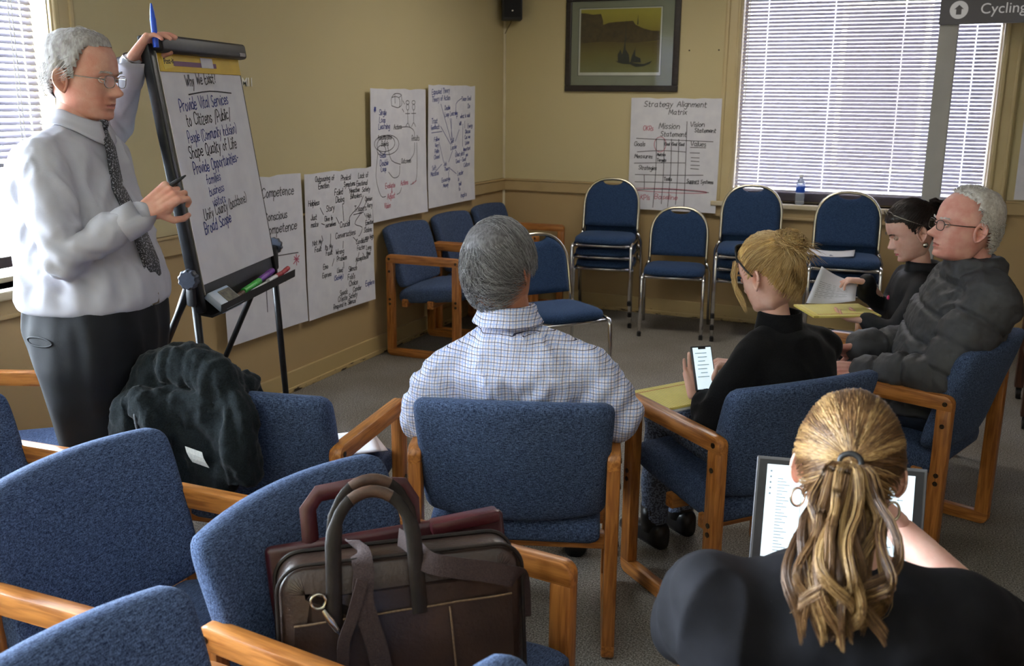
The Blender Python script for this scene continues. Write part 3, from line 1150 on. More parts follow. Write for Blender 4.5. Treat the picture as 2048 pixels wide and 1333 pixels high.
# --- chart 2 (mind map)
t, pos = chart('flipchart sheet with a word map around Crucial Conversations', 'left', -2.765, 0.385, 0.705, 0.83, seed=3, skew=0.02)
k = Ink(pos, 0.0046)
for s, u, v, hh in (('Outpouring of', .10, .775, .030), ('Emotion', .13, .735, .03), ('Physical', .36, .765, .03), ('Symptoms', .39, .725, .028), ('Lack of', .55, .765, .03), ('Emotional', .53, .72, .028), ('Safety', .59, .68, .028),
                    ('Failed', .29, .685, .034), ('Dialog', .30, .64, .034), ('Negative', .45, .685, .028), ('Behaviors', .46, .65, .028), ('Helpless', .03, .645, .03), ('Story', .20, .60, .034), ('Just', .05, .565, .03), ('make', .05, .525, .03),
                    ('Give in', .18, .545, .028), ('ourselves', .19, .51, .026), ('Triggers', .50, .565, .036), ('Opinion', .62, .62, .026), ('Vary', .64, .58, .026), ('High', .63, .515, .028), ('Emotion', .62, .475, .026), ('Stakes', .60, .43, .028),
                    ('are high', .61, .385, .026), ('Crucial', .34, .49, .034), ('Conversations', .29, .43, .034), ('Not My', .06, .42, .028), ('Fault', .08, .38, .028), ('Its My', .18, .38, .028), ('Fault', .19, .345, .028), ('Wrong', .29, .335, .03), ('Problem', .30, .295, .03),
                    ('Candidate', .51, .37, .028), ('Factor', .52, .33, .028), ('Long', .62, .32, .026), ('time', .62, .285, .026), ('Acceptance', .50, .265, .026), ('Used', .30, .225, .028), ('Emo', .16, .27, .028), ('Express', .15, .22, .026),
                    ('Silence', .42, .215, .03), ("Fool's", .41, .165, .032), ('Choice', .42, .125, .032), ('Speak', .32, .085, .03), ('Candor', .46, .085, .028), ('Create Safety', .30, .05, .03), ('Respond in Silence', .25, .015, .028)):
    k.text(s, u, v + 0.004, hh)
for p in (((.14, .63), (.17, .59)), ((.15, .54), (.18, .53)), ((.30, .56), (.33, .52)), ((.37, .63), (.38, .53)), ((.60, .66), (.55, .60), (.45, .55), (.44, .50)), ((.56, .55), (.50, .50), (.58, .47), (.56, .43), (.54, .42)), ((.15, .47), (.16, .44)), ((.24, .47), (.235, .41)),
          ((.37, .41), (.365, .37)), ((.48, .42), (.52, .39)), ((.27, .32), (.25, .28)), ((.37, .285), (.37, .25)), ((.54, .32), (.50, .24)), ((.58, .31), (.60, .28)), ((.45, .20), (.45, .19)), ((.61, .55), (.62, .53)), ((.62, .50), (.62, .46)), ((.60, .58), (.63, .62)), ((.49, .555), (.60, .56))):
    k.line(*p)
k.build(INKBLACK, t)
k = Ink(pos, 0.0046); k.text('Explore', .60, .10, .03); k.text('(Safely)', .27, .19, .026); k.build(INKBLUE, t, 'blue_marker_words')
# --- chart 3 (learning loops)
t, pos = chart('flipchart sheet with Single Loop Learning and circling arrows', 'left', -2.055, 0.868, 0.695, 0.815, seed=5, skew=0.015)
k = Ink(pos, 0.0046)
for s, u, v, hh in (('Single', .10, .655, .034), ('Loop', .10, .61, .034), ('Learning', .09, .57, .034), ('Double', .10, .345, .034), ('Loop', .11, .31, .03), ('Goals', .10, .395, .03)):
    k.text(s, u, v, hh)
k.text('*', .04, .665, .05, w=.007); k.build(INKBLUE, t, 'blue_marker_words')
k = Ink(pos, 0.0042)
for s, u, v, hh in (('Actions', .27, .565, .03), ('Assumptions', .08, .505, .03), ('Beliefs', .12, .465, .03), ('Outcomes', .36, .345, .03), ('Results', .50, .485, .034)):
    k.text(s, u, v, hh)
k.oval(.16, .48, .12, .05); k.oval(.20, .47, .13, .06); k.oval(.12, .44, .05, .03)
k.line((.36, .575), (.46, .575), (.53, .55), (.54, .51)); k.line((.54, .47), (.53, .40), (.46, .355)); k.line((.35, .34), (.24, .37), (.20, .44), (.19, .47)); k.line((.34, .33), (.33, .27), (.26, .26), (.20, .30))
k.line((.08, .43), (.05, .28), (.10, .16), (.16, .15)); k.line((.57, .47), (.57, .30), (.55, .22), (.48, .20)); k.line((.30, .15), (.34, .16), (.36, .19))
k.line((.29, .725), (.29, .785)); k.line((.25, .71), (.25, .76), (.34, .76), (.34, .70), (.25, .71)); k.line((.25, .76), (.29, .785), (.37, .78), (.34, .76)); k.line((.37, .78), (.375, .72), (.34, .70)); k.line((.39, .74), (.41, .72)); k.line((.38, .69), (.40, .67))
for u in (.45, .53):
    k.oval(u, .70, .018, .018, n=8); k.line((u, .68), (u, .60)); k.line((u - .03, .66), (u + .03, .66)); k.line((u - .03, .575), (u, .60), (u + .025, .575)); k.oval(u, .73, .022, .012, n=8)
k.build(INKBLACK, t)
k = Ink(pos, 0.0046); k.text('Evaluate', .16, .20, .03); k.text('&', .23, .165, .03); k.text('Adjust', .18, .13, .034); k.text('Vision', .14, .075, .032); k.text('Actions', .35, .205, .03); k.line((.56, .22), (.50, .20), (.52, .215)); k.build(INKRED, t, 'red_marker_words')
# --- chart 4 (theory sheet)
t, pos = chart('uppermost flipchart sheet toward the corner, with a blue branching diagram', 'left', -1.335, 0.885, 0.715, 0.83, seed=7, skew=0.03)
k = Ink(pos, 0.0046)
for s, u, v, hh in (('Espoused Theory', .05, .765, .034), ('Theory of Action', .05, .715, .034), ('Double', .24, .66, .028), ('Loop Learning', .24, .615, .03), ('Team Goal', .50, .72, .03), ('Do', .60, .67, .03), ('what is said', .48, .60, .028), ('Trust', .05, .57, .034), ('feedback', .04, .53, .03),
                    ('Will', .46, .55, .026), ('Energy', .60, .53, .026), ('Discuss', .56, .49, .026), ('Self', .33, .43, .03), ('Leader', .33, .385, .03), ('Follow', .09, .45, .028), ('Very', .10, .41, .026), ('Polite', .10, .37, .026), ('Closed', .09, .33, .028), ('Soft', .06, .255, .03), ('Mistakes', .04, .215, .03),
                    ('Job', .23, .275, .028), ('Theory', .24, .24, .026), ('Encourage', .20, .165, .026), ('Money', .22, .125, .028), ('Great pitch', .40, .33, .028), ('Good - Good', .41, .285, .028), ('Culture', .54, .25, .03), ('Leader', .44, .195, .03), ('is', .45, .155, .028), ('told', .46, .12, .026), ('to', .46, .085, .028),
                    ('Inspire', .49, .03, .034), ('Can we', .55, .45, .026), ('Listen', .56, .41, .026), ('Important', .53, .365, .026), ('yes', .57, .325, .026)):
    k.text(s, u, v, hh, 0.06)
for p in (((.35, .42), (.18, .70)), ((.36, .44), (.32, .60)), ((.34, .45), (.34, .60)), ((.33, .42), (.18, .55)), ((.40, .44), (.46, .52)), ((.42, .60), (.41, .70), (.50, .74)), ((.36, .38), (.30, .30)), ((.40, .38), (.45, .34)), ((.10, .24), (.20, .29)), ((.30, .23), (.30, .19)), ((.33, .25), (.42, .21)), ((.05, .51), (.20, .515)), ((.55, .58), (.55, .53)), ((.52, .56), (.515, .40)), ((.16, .44), (.23, .30))):
    k.line(*p)
k.build(INKBLUE, t, 'blue_marker_words')
# --- matrix chart on the back wall
t, pos = chart('flipchart sheet headed Strategy Alignment Matrix beside the window', 'back', 1.065, 0.812, 0.68, 0.828, seed=1)
k = Ink(pos, 0.0048)
for s, u, v, hh, sp in (('Strategy', .10, .765, .04, 1.35), ('Alignment', .35, .765, .04, 1.3), ('Matrix', .29, .71, .036, 1.3), ('Mission', .22, .605, .044, 1.2), ('Statement', .235, .55, .036, 1.15), ('Vision', .455, .625, .036, 1.2), ('Statement', .49, .585, .030, 1.1), ('Goals', .035, .475, .032, 1.1), ('Measures', .04, .385, .03, 1.1), ('Strategies', .075, .30, .03, 1.0),
                       ('Goal', .27, .485, .022, .9), ('Goal', .325, .485, .022, .9), ('Goal', .38, .485, .022, .9), ('Values', .465, .485, .036, 1.1), ('Metrics', .215, .405, .022, .9), ('Targets', .215, .365, .022, .9), ('Tasks', .275, .225, .026, .9), ('Support Systems', .45, .215, .026, 1.0)):
    k.text(s, u, v, hh, 0.0, sp)
for p in (((.05, .53), (.3, .525), (.63, .52)), ((.06, .43), (.25, .445), (.43, .44)), ((.04, .345), (.25, .355), (.43, .36)), ((.05, .26), (.3, .265), (.57, .275)), ((.05, .205), (.3, .21), (.54, .21)), ((.06, .145), (.3, .16), (.62, .15)), ((.43, .66), (.435, .40), (.44, .03)), ((.205, .53), (.21, .30), (.20, .02)), ((.265, .53), (.27, .3), (.265, .05)), ((.32, .53), (.325, .3), (.315, .03)), ((.375, .53), (.38, .3), (.375, .05)),
          ((.12, .26), (.125, .20), (.125, .15)), ((.465, .475), (.58, .475)), ((.465, .435), (.535, .435)), ((.475, .40), (.535, .40)), ((.475, .375), (.535, .373)), ((.475, .345), (.54, .345)), ((.475, .32), (.535, .318))):
    k.line(*p)
k.build(INKBLACK, t)
k = Ink(pos, 0.0044); k.text('OKRs', .10, .59, .034); k.text('KPIs', .10, .075, .036, 0, 1.1); k.text('Baseline', .21, .085, .036, 0, 1.4); k.oval(.235, .49, .045, .055); k.oval(.32, .15, .29, .014, n=24); k.build(INKRED, t, 'red_marker_words')
# --- sliver of a sheet right of the window
t, pos = chart('flipchart sheet right of the window, only its edge showing', 'back', 3.70, 1.01, 0.68, 0.80, seed=4)
k = Ink(pos, 0.005); k.text('Vision', .05, .62, .05); k.text('Goals', .03, .33, .05); k.build(INKBLACK, t)

# ------------------------------------------------------------------ lettering thrown on the wall, nails
TXT = mat('painted_projector_white', srgb(250, 248, 240), 0.8, var=srgb(244, 242, 234), scale=30)  # projector light put into the plain white colour of the letters


def text_mesh(s, size, name, m, parent, mtx, ext=0.0004, align='LEFT', bold=0.0):
    cu = bpy.data.curves.new('t', 'FONT')
    cu.body = s
    cu.size = size
    cu.extrude = ext
    cu.align_x = align
    cu.offset = bold
    o = bpy.data.objects.new('t', cu)
    COL.objects.link(o)
    dg = bpy.context.evaluated_depsgraph_get()
    dg.update()
    me = bpy.data.meshes.new_from_object(o.evaluated_get(dg))
    bpy.data.objects.remove(o)
    me.transform(mtx)
    me.materials.clear()
    me.materials.append(m)
    return link(name, me, None, parent)


LW = Matrix(((0, 0, 1), (1, 0, 0), (0, 1, 0))).to_4x4()      # left wall: x -> +Y, y -> +Z, normal +X
BWM = Matrix(((1, 0, 0), (0, 0, -1), (0, 1, 0))).to_4x4()    # back wall: x -> +X, y -> +Z, normal -Y
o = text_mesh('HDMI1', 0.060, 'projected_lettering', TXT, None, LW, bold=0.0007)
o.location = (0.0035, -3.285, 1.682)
tag(o, 'projected HDMI1 lettering painted white on the wall behind the easel', 'lettering')
for i, (x, z) in enumerate(((1.478, 1.977), (1.693, 1.978))):
    m = MB(); m.cyl((0, 0, 0), (0, -0.006, 0), 0.0055, 10)
    o = m.build('wall_nail', DARKBOLT); o.location = (x, 0.001, z)
    tag(o, ('dark nail head in the wall close to the picture frame', 'dark nail head in the wall close to the window casing')[i], 'nail')

# ------------------------------------------------------------------ framed picture
t = thing('framed_picture', 'dark framed print of a sailing boat in a grey mat', 'picture', (0.965, 0.0, 1.683))
FW, FH = 0.885, 0.70
FR = mat('dark_frame_wood', srgb(34, 28, 28), 0.35, var=srgb(46, 38, 36), scale=20, stretch=(1, 1, 6))
for nm, (x0, x1, z0, z1) in (('frame_bar', (-FW / 2, FW / 2, 0, 0.046)), ('frame_bar', (-FW / 2, FW / 2, FH - 0.046, FH)), ('frame_bar', (-FW / 2, -FW / 2 + 0.046, 0.046, FH - 0.046)), ('frame_bar', (FW / 2 - 0.046, FW / 2, 0.046, FH - 0.046))):
    m = MB(); bbox(m, x0, x1, -0.028, -0.001, z0, z1, 0.006); m.build(nm, FR, t)
MATB = mat('grey_green_mat_board', srgb(150, 148, 126), 0.85, var=srgb(142, 140, 118), scale=5)
m = MB(); frame = ((-0.40, 0.40, 0.045, 0.118), (-0.40, 0.40, 0.604, 0.655), (-0.40, -0.338, 0.118, 0.604), (0.306, 0.40, 0.118, 0.604))
for (x0, x1, z0, z1) in frame: bbox(m, x0, x1, -0.014, -0.008, z0, z1)
m.build('mat_board', MATB, t)
m = MB()
for (x0, x1, z0, z1) in ((-0.338, 0.306, 0.118, 0.140), (-0.338, 0.306, 0.596, 0.604), (-0.338, -0.326, 0.14, 0.596), (0.294, 0.306, 0.14, 0.596)): bbox(m, x0, x1, -0.012, -0.008, z0, z1)
m.build('print_margin', mat('print_margin_white', srgb(222, 214, 196), 0.8, var=srgb(212, 204, 186), scale=9), t)
m = MB()
for (x0, x1, z0, z1) in ((-0.341, 0.309, 0.115, 0.118), (-0.341, 0.309, 0.604, 0.607), (-0.341, -0.338, 0.115, 0.607), (0.306, 0.309, 0.115, 0.607)): bbox(m, x0, x1, -0.0145, -0.008, z0, z1)
m.build('mat_bevel_line', FR, t)


def print_mat():
    m = bpy.data.materials.new('ochre_harbour_print')
    m.use_nodes = True
    q = NT(m)
    q.b.inputs['Roughness'].default_value = 0.7
    tc = q.n('ShaderNodeTexCoord')
    sp = q.n('ShaderNodeSeparateXYZ')
    q.l(tc, 'Generated', sp, 0)
    nz = q.n('ShaderNodeTexNoise', i_Scale=5.0, i_Detail=6.0)
    q.l(tc, 'Generated', nz, 'Vector')
    ad = q.n('ShaderNodeMath', operation='MULTIPLY_ADD')
    ad.inputs[1].default_value = 0.16
    q.l(nz, 0, ad, 0); q.l(sp, 2, ad, 2)
    cr = q.n('ShaderNodeValToRGB')
    e = cr.color_ramp.elements
    e[0].position, e[0].color = 0.10, srgb(128, 122, 74)
    e[1].position, e[1].color = 1.0, srgb(176, 158, 56)
    for p, c in ((0.35, srgb(116, 102, 44)), (0.55, srgb(98, 78, 28)), (0.80, srgb(150, 130, 44))):
        e.new(p).color = c
    q.l(ad, 0, cr, 0)
    q.l(cr, 0, q.b, 'Base Color')
    return m


m = MB(); bbox(m, -0.326, 0.294, -0.010, -0.007, 0.140, 0.596); m.build('print', print_mat(), t)
# flat print shapes: headland, boat hull, sails, masts
INKB = mat('print_dark_brown', srgb(70, 52, 22), 0.7, var=srgb(86, 66, 28), scale=40)
INKD = mat('print_boat_ink', srgb(40, 40, 34), 0.7, var=srgb(56, 54, 44), scale=60)


def flat_poly(pts, y, name, m, parent, th=0.0006):
    bm = bmesh.new()
    vs = [bm.verts.new((x, y, z)) for x, z in pts]
    f = bm.faces.new(vs)
    r = bmesh.ops.extrude_face_region(bm, geom=[f])
    bmesh.ops.translate(bm, vec=(0, -th, 0), verts=[v for v in r['geom'] if isinstance(v, bmesh.types.BMVert)])
    bmesh.ops.triangulate(bm, faces=bm.faces)
    return MB().bm(bm).build(name, m, parent)


X = lambda p: (p - 570) / 470 * 0.62 - 0.326
Z = lambda p: 0.596 - (p - 68) / 365 * 0.456
flat_poly([(X(a), Z(c)) for a, c in ((570, 88), (600, 90), (640, 98), (690, 95), (702, 130), (705, 158), (740, 146), (790, 142), (880, 138), (895, 160), (940, 182), (990, 196), (1036, 198), (1036, 250), (900, 262), (700, 255), (570, 262))], -0.0105, 'headland_print', INKB, t)
boat = [((783, 365), (800, 376), (830, 384), (870, 386), (905, 402), (950, 398), (985, 384), (1000, 366), (985, 372), (950, 385), (900, 380), (860, 372), (820, 372)),
        ((800, 374), (796, 330), (806, 312), (812, 300), (822, 330), (830, 300), (838, 240), (842, 300), (862, 330), (868, 372)),
        ((872, 376), (880, 340), (896, 300), (900, 338), (930, 352), (934, 376)),
        ((838, 250), (840, 116), (843, 250)), ((905, 160), (909, 100), (911, 160)), ((894, 360), (898, 280), (901, 360))]
for i, b_ in enumerate(boat):
    flat_poly([(X(a), Z(c)) for a, c in b_], -0.0112 - i * 0.00015, 'boat_print', INKD, t)
g = MB(); bbox(g, -0.40, 0.40, -0.0205, -0.019, 0.045, 0.655); g.build('picture_glass', GLASS, t)

# ------------------------------------------------------------------ wall speaker with cable
t = thing('wall_speaker', 'small black loudspeaker mounted high in the room corner', 'speaker', (0.115, -0.115, 2.205))
R45 = Matrix.Rotation(math.radians(28), 3, 'Z')
m = MB(); m.box((0, 0, 0.14), (0.152, 0.13, 0.28), 0.01, 2, R45); m.build('cabinet', BLACKP, t, True, 35)
fv = R45 @ V(0, -1, 0)
m = MB(); m.box(fv * 0.066 + V(0, 0, 0.145), (0.132, 0.006, 0.25), 0.003, 2, R45); m.build('grille', mat('speaker_grille', srgb(20, 20, 22), 0.8, var=srgb(36, 36, 38), scale=700, bump=0.6), t)
m = MB(); m.box(fv * 0.0705 + V(0.0, 0, 0.068), (0.012, 0.002, 0.009), 0.0, 2, R45); m.build('badge', mat('silver_badge', srgb(230, 230, 226), 0.3, 0.2, var=srgb(220, 220, 216), scale=50), t)
m = MB(); m.cyl((-0.02, 0.04, 0.14), (-0.10, 0.10, 0.14), 0.016, 10); m.build('bracket', BLACKM, t)
m = MB(); m.tube([(-0.01, 0.02, 0.004), (-0.03, 0.04, -0.02), (-0.07, 0.08, -0.05), (-0.102, 0.100, -0.09), (-0.104, 0.102, -0.13)], 0.003, 8); m.build('cable', mat('brown_cable', srgb(84, 62, 36), 0.5, var=srgb(96, 72, 42), scale=30), t)

# ------------------------------------------------------------------ water bottle on the sill
t = thing('water_bottle', 'clear plastic water bottle with blue label on the window sill', 'bottle', (2.335, -0.005, W3['z0']))
PET = mat('clear_bottle', (0.86, 0.93, 0.98, 1), 0.08, trans=0.75, var=(0.80, 0.9, 0.97, 1), scale=20)
prof = [(0.026, 0.0), (0.031, 0.004), (0.0325, 0.02), (0.029, 0.034), (0.0325, 0.045), (0.0325, 0.07), (0.0305, 0.078), (0.0325, 0.086), (0.0325, 0.135), (0.031, 0.15), (0.022, 0.172), (0.0135, 0.186), (0.0125, 0.196)]
m = MB(); m.lathe(prof, n=28); m.build('body', PET, t, True)
m = MB(); m.lathe([(0.0145, 0.194), (0.0150, 0.196), (0.0150, 0.209), (0.0135, 0.212)], n=24); m.build('cap', mat('white_cap', srgb(240, 240, 244), 0.4, var=srgb(230, 230, 236), scale=50), t, True, 40)
m = MB(); m.lathe([(0.0328, 0.088), (0.0332, 0.09), (0.0332, 0.13), (0.0328, 0.132)], n=28); m.build('label', mat('blue_bottle_label', srgb(40, 90, 196), 0.35, var=srgb(225, 232, 244), scale=14, lo=0.52, hi=0.56), t, True)

# ------------------------------------------------------------------ display on a grey post in front of the window
t = thing('display_stand', 'dark grey display with Cycling lettering on a grey post', 'display', (3.20, -0.22, 0.0), math.radians(-11))
GREYP = mat('grey_post_paint', srgb(172, 172, 168), 0.5, var=srgb(164, 164, 160), scale=5)
m = MB(); m.box((0, 0, 1.06), (0.115, 0.03, 2.12), 0.004); m.build('post', GREYP, t)
m = MB(); m.box((0, 0.0, 0.012), (0.40, 0.30, 0.024), 0.008); m.build('base_plate', GREYP, t)
SCR = mat('dark_grey_screen', srgb(40, 38, 38), 0.5, var=srgb(44, 42, 42), scale=4, emit=(srgb(74, 71, 71), 0.14))
m = MB(); m.box((0.58, -0.03, 2.435), (1.275, 0.03, 0.66), 0.004); m.build('screen', SCR, t)
LET = mat('screen_lettering_grey', srgb(150, 148, 146), 0.5, emit=(srgb(170, 168, 166), 0.2), var=srgb(150, 148, 146), scale=4)
S0 = 2.105
R4 = BWM
sc_ = t.children[-1]
m = MB(); m.cyl((0.055, -0.0455, S0 + 0.087), (0.055, -0.0465, S0 + 0.087), 0.054, 40); m.build('arrow_disc', LET, sc_)
flat_poly([(0.055 + a, S0 + 0.087 + c) for a, c in ((-0.0155, -0.028), (0.0155, -0.028), (0.0155, 0.004), (0.028, 0.004), (0, 0.03), (-0.028, 0.004), (-0.0155, 0.004))], -0.0468, 'arrow_mark', SCR, sc_)
text_mesh('Cycling  7 min', 0.088, 'lettering', LET, sc_, Matrix.Translation((0.178, -0.0458, S0 + 0.06)) @ R4)['kind'] = 'stuff'
# ------------------------------------------------------------------ flipchart easel
EO = V(0.933, -4.767, 1.779)
ey, el = -0.28076, 0.14177
eT = V(math.sin(ey), math.cos(ey), 0)
eN0 = V(math.cos(ey), -math.sin(ey), 0)
eD = V(0, 0, -1) * math.cos(el) + eN0 * math.sin(el)
eW = eT.cross(-eD)
ebase = V(0.95, -4.44, 0)
EM = Matrix((eT, -eD, eW)).transposed().to_4x4()
EM.translation = EO - ebase
easel = thing('flipchart_easel', 'black tripod easel with knobs, tray and clamp bar beside the presenter', 'easel', ebase)


def epart(mb, name, m, parent=None, smooth=False, auto=35):
    me = mb.mesh(name, smooth, auto if smooth else None)
    me.transform(EM)
    return link(name, me, m, parent or easel)


def eworld(u, v, w=0.0):
    return EM @ V(u, -v, w)


m = MB(); m.box((0.310, -0.40, -0.014), (0.645, 0.84, 0.014), 0.003); epart(m, 'backing_board', BLACKP)
for u, w_, b_ in ((-0.03, -0.010, 0.034), (0.641, -0.014, 0.018)):
    m = MB(); m.box((u, -0.405, w_), (b_, 0.90, 0.034), 0.006); epart(m, 'upright', BLACKM, smooth=True)
m = MB(); m.box((-0.0115, -0.40, 0.007), (0.003, 0.80, 0.006)); epart(m, 'edge_trim', mat('aluminium_edge', srgb(196, 190, 172), 0.3, 0.8, var=srgb(206, 200, 184), scale=20))
m = MB(); m.box((0.325, 0.018, 0.016), (0.68, 0.056, 0.04), 0.012, 3); cl = epart(m, 'clamp_bar', BLACKP, smooth=True)
m = MB(); m.box((0.615, 0.004, 0.0370), (0.05, 0.013, 0.002)); epart(m, 'badge', mat('grey_badge', srgb(150, 146, 150), 0.4, 0.3, var=srgb(120, 116, 120), scale=150), cl)
# tray
tr = [(-0.02, 0.0), (-0.02, -0.05), (0.02, -0.062), (0.06, -0.05), (0.066, -0.02), (0.06, -0.022), (0.055, -0.044), (0.02, -0.054), (-0.012, -0.044), (-0.012, 0.0)]
m = MB()
m.loft([[(x, -0.815 + q, p + 0.004) for p, q in tr] for x in (-0.025, 0.665)])
epart(m, 'tray', BLACKP)


def knob(u, v, s):
    m = MB()
    prof = []
    for k_ in range(40):
        a = 2 * PI * k_ / 40
        r_ = 0.031 + 0.003 * (1 if k_ % 4 < 2 else 0)
        prof.append((r_ * math.cos(a), r_ * math.sin(a)))
    m.loft([[(u + s * 0.0, -v + p, q - 0.012) for p, q in prof], [(u + s * 0.020, -v + p, q - 0.012) for p, q in prof], [(u + s * 0.026, -v + p * 0.85, q * 0.85 - 0.012) for p, q in prof]])
    epart(m, 'knob', mat('slate_knob', srgb(52, 58, 72), 0.5, var=srgb(62, 68, 84), scale=60), smooth=True, auto=30)


knob(-0.052, 0.735, -1)
knob(0.685, 0.735, 1)
kb = [eworld(-0.035, 0.735, -0.012), eworld(0.67, 0.735, -0.012)]
for q in kb:
    ft = V(q.x, q.y, -0.0) + eN0 * 0.05; ft.z = 0.0
    m = MB(); m.tube([q, q + (ft - q) * 0.35, ft + V(0, 0, 0.01)], [0.014, 0.013, 0.011], 10); m.build('leg', BLACKM, easel, True)
    rf = V(q.x, q.y, 0.0) - eN0 * 0.50; rf.z = 0.0
    m = MB(); m.tube([q, q + (rf - q) * 0.12, rf + V(0, 0, 0.01)], [0.019, 0.012, 0.010], 10); m.build('leg', BLACKM, easel, True)
    m = MB(); m.box(q + V(0, 0, -0.045), (0.035, 0.045, 0.10), 0.01); m.build('hinge_bracket', BLACKP, easel, True, 35)
# pad on the easel (its own thing)
pad = thing('easel_pad', 'white easel pad with yellow header, headed Why We Exist', 'paper pad', ebase)


def ppart(mb, name, m):
    me = mb.mesh(name)
    me.transform(EM)
    return link(name, me, m, pad)


YEL = mat('yellow_header', srgb(222, 184, 18), 0.55, var=srgb(208, 170, 14), scale=8)
m = MB(); m.box((0.3175, -0.385, -0.001), (0.635, 0.765, 0.010), 0.001); ppart(m, 'sheets', PAPER)
m = MB(); m.box((0.3175, -0.035, 0.0055), (0.637, 0.064, 0.004), 0.001); ppart(m, 'header_strip', YEL)
PUR = mat('purple_band', srgb(104, 34, 92), 0.5, var=srgb(96, 30, 84), scale=9)
m = MB(); m.box((0.26, -0.040, 0.0080), (0.33, 0.016, 0.0012)); ppart(m, 'purple_band', PUR)
m = MB(); m.box((0.35, -0.032, 0.0092), (0.095, 0.034, 0.0012)); ppart(m, 'torn_label', PAPER)
m = MB(); m.box((0.062, -0.036, 0.0080), (0.075, 0.040, 0.001), 0, 1, Matrix.Rotation(0.12, 3, 'Z')); ppart(m, 'logo_patch', mat('logo_yellow', srgb(236, 206, 60), 0.5, var=srgb(228, 198, 50), scale=9))
o = text_mesh('Post-it', 0.027, 'logo_lettering', INKBLACK, pad, EM @ Matrix.Translation((0.030, -0.044, 0.0088)) @ Matrix.Rotation(0.06, 4, 'Z')); o['kind'] = 'stuff'
ppos = lambda u, v: EM @ V(u, -v, 0.0046)


class EInk(Ink):
    def text(self, s, u, v, h, ang=0.05, sp=1.0, w=None, jit=0.06):
        return Ink.text(self, s, u, -v, h, ang, sp, w, jit)


epos = lambda u, v: EM @ V(u, v, 0.0048)
k = EInk(epos, 0.0046)
k.text('Why We Exist?', .165, .112, .036, .06, .98)
k.line((.17, -.140), (.34, -.128), (.52, -.134))
k.text('to Citizens /Public/', .115, .245, .040, .05, 1.02)
k.text('Shape Quality of Life', .085, .352, .040, .05, .98)
k.text('Unify County (backbone)', .105, .562, .036, .075, .90, .0038)
k.build(INKBLACK, pad)
k = EInk(epos, 0.0046)
k.text('Provide Vital Services', .085, .195, .040, .055, .98)
k.text('People (Community Inclusion)', .10, .300, .038, .05, .82, .0036)
k.text('Provide Opportunities-', .095, .405, .038, .055, .98)
k.text('families', .175, .445, .032, .05, 1.15, .0036); k.text('business', .18, .485, .030, .05, 1.15, .0036); k.text('visitors', .19, .522, .030, .05, 1.15, .0036)
k.text('Broad Scope', .09, .608, .038, .08, 1.0)
k.build(INKBLUE, pad, 'blue_marker_words')
# tray contents


def marker(name, label, col, a, bq, cap=None, r=0.0095, group='markers in the easel tray'):
    a, bq = Vector(a), Vector(bq)
    base = (a + bq) / 2
    t = thing(name, label, 'marker', base, 0, group)
    d = (bq - a).normalized()
    L = (bq - a).length
    A = -d * L / 2
    m = MB(); m.tube([A, A + d * L * 0.62], r, 14); m.build('barrel', col, t, True, 40)
    m = MB(); m.tube([A + d * L * 0.60, A + d * L * 0.97, A + d * L], [r * 1.08, r * 1.02, r * 0.7], 14); m.build('cap', cap or col, t, True, 40)
    return t


GRN = mat('green_marker', srgb(58, 176, 62), 0.4, var=srgb(70, 188, 74), scale=20)
VIO = mat('violet_marker', srgb(112, 46, 156), 0.4, var=srgb(124, 56, 168), scale=20)
REDM = mat('red_marker', srgb(176, 40, 56), 0.4, var=srgb(188, 52, 68), scale=20)
WHTM = mat('white_marker', srgb(228, 228, 230), 0.4, var=srgb(220, 220, 224), scale=20)
BLUM = mat('blue_marker', srgb(34, 84, 208), 0.35, var=srgb(30, 74, 190), scale=20)
BRNM = mat('brown_marker', srgb(84, 56, 40), 0.4, var=srgb(94, 66, 48), scale=20)
ew = lambda u, v, w: eworld(u, v, w) + ebase
marker('marker_pen', 'green marker lying in the easel tray', GRN, ew(0.24, 0.838, 0.030), ew(0.385, 0.826, 0.036), GRN, 0.011)
marker('marker_pen', 'purple marker lying in the easel tray', VIO, ew(0.39, 0.826, 0.032), ew(0.53, 0.812, 0.032), VIO, 0.011)
marker('marker_pen', 'brown marker at the foot of the green one', BRNM, ew(0.15, 0.848, 0.034), ew(0.235, 0.842, 0.030), BRNM, 0.010)
marker('marker_pen', 'white marker with red cap in the easel tray', WHTM, ew(0.42, 0.838, 0.052), ew(0.56, 0.832, 0.052), REDM, 0.009)
marker('marker_pen', 'white marker along the front lip of the tray', WHTM, ew(0.27, 0.846, 0.052), ew(0.40, 0.842, 0.052), WHTM, 0.008)
marker('marker_pen', 'red marker at the far end of the tray', REDM, ew(0.565, 0.834, 0.050), ew(0.655, 0.826, 0.046), REDM, 0.009)
t = thing('marker_box', 'pale blue box with dark window in the easel tray', 'box', ew(0.08, 0.835, 0.03))
R3 = EM.to_3x3() @ Matrix.Rotation(math.radians(-42), 3, 'X')
m = MB(); m.box((0, 0, 0), (0.155, 0.085, 0.026), 0.006, 2, R3); m.build('shell', mat('pale_blue_box', srgb(170, 196, 226), 0.4, var=srgb(206, 216, 230), scale=9), t, True, 40)
m = MB(); m.box(R3 @ V(0.022, 0.004, 0.0135), (0.09, 0.052, 0.002), 0.0, 2, R3); m.build('dark_window', mat('dark_picture', srgb(34, 34, 30), 0.4, var=srgb(92, 88, 70), scale=60), t)

# ------------------------------------------------------------------ black fleece jacket over the chair back
JET = mat('black_fleece', srgb(20, 25, 28), 0.95, var=srgb(32, 38, 42), scale=240, bump=0.25, spec=0.15, sheen=0.12)


def chair_frame(x, y, face):
    return Matrix.Translation((x, y, 0)) @ Matrix.Rotation(math.radians(face - 90), 4, 'Z')


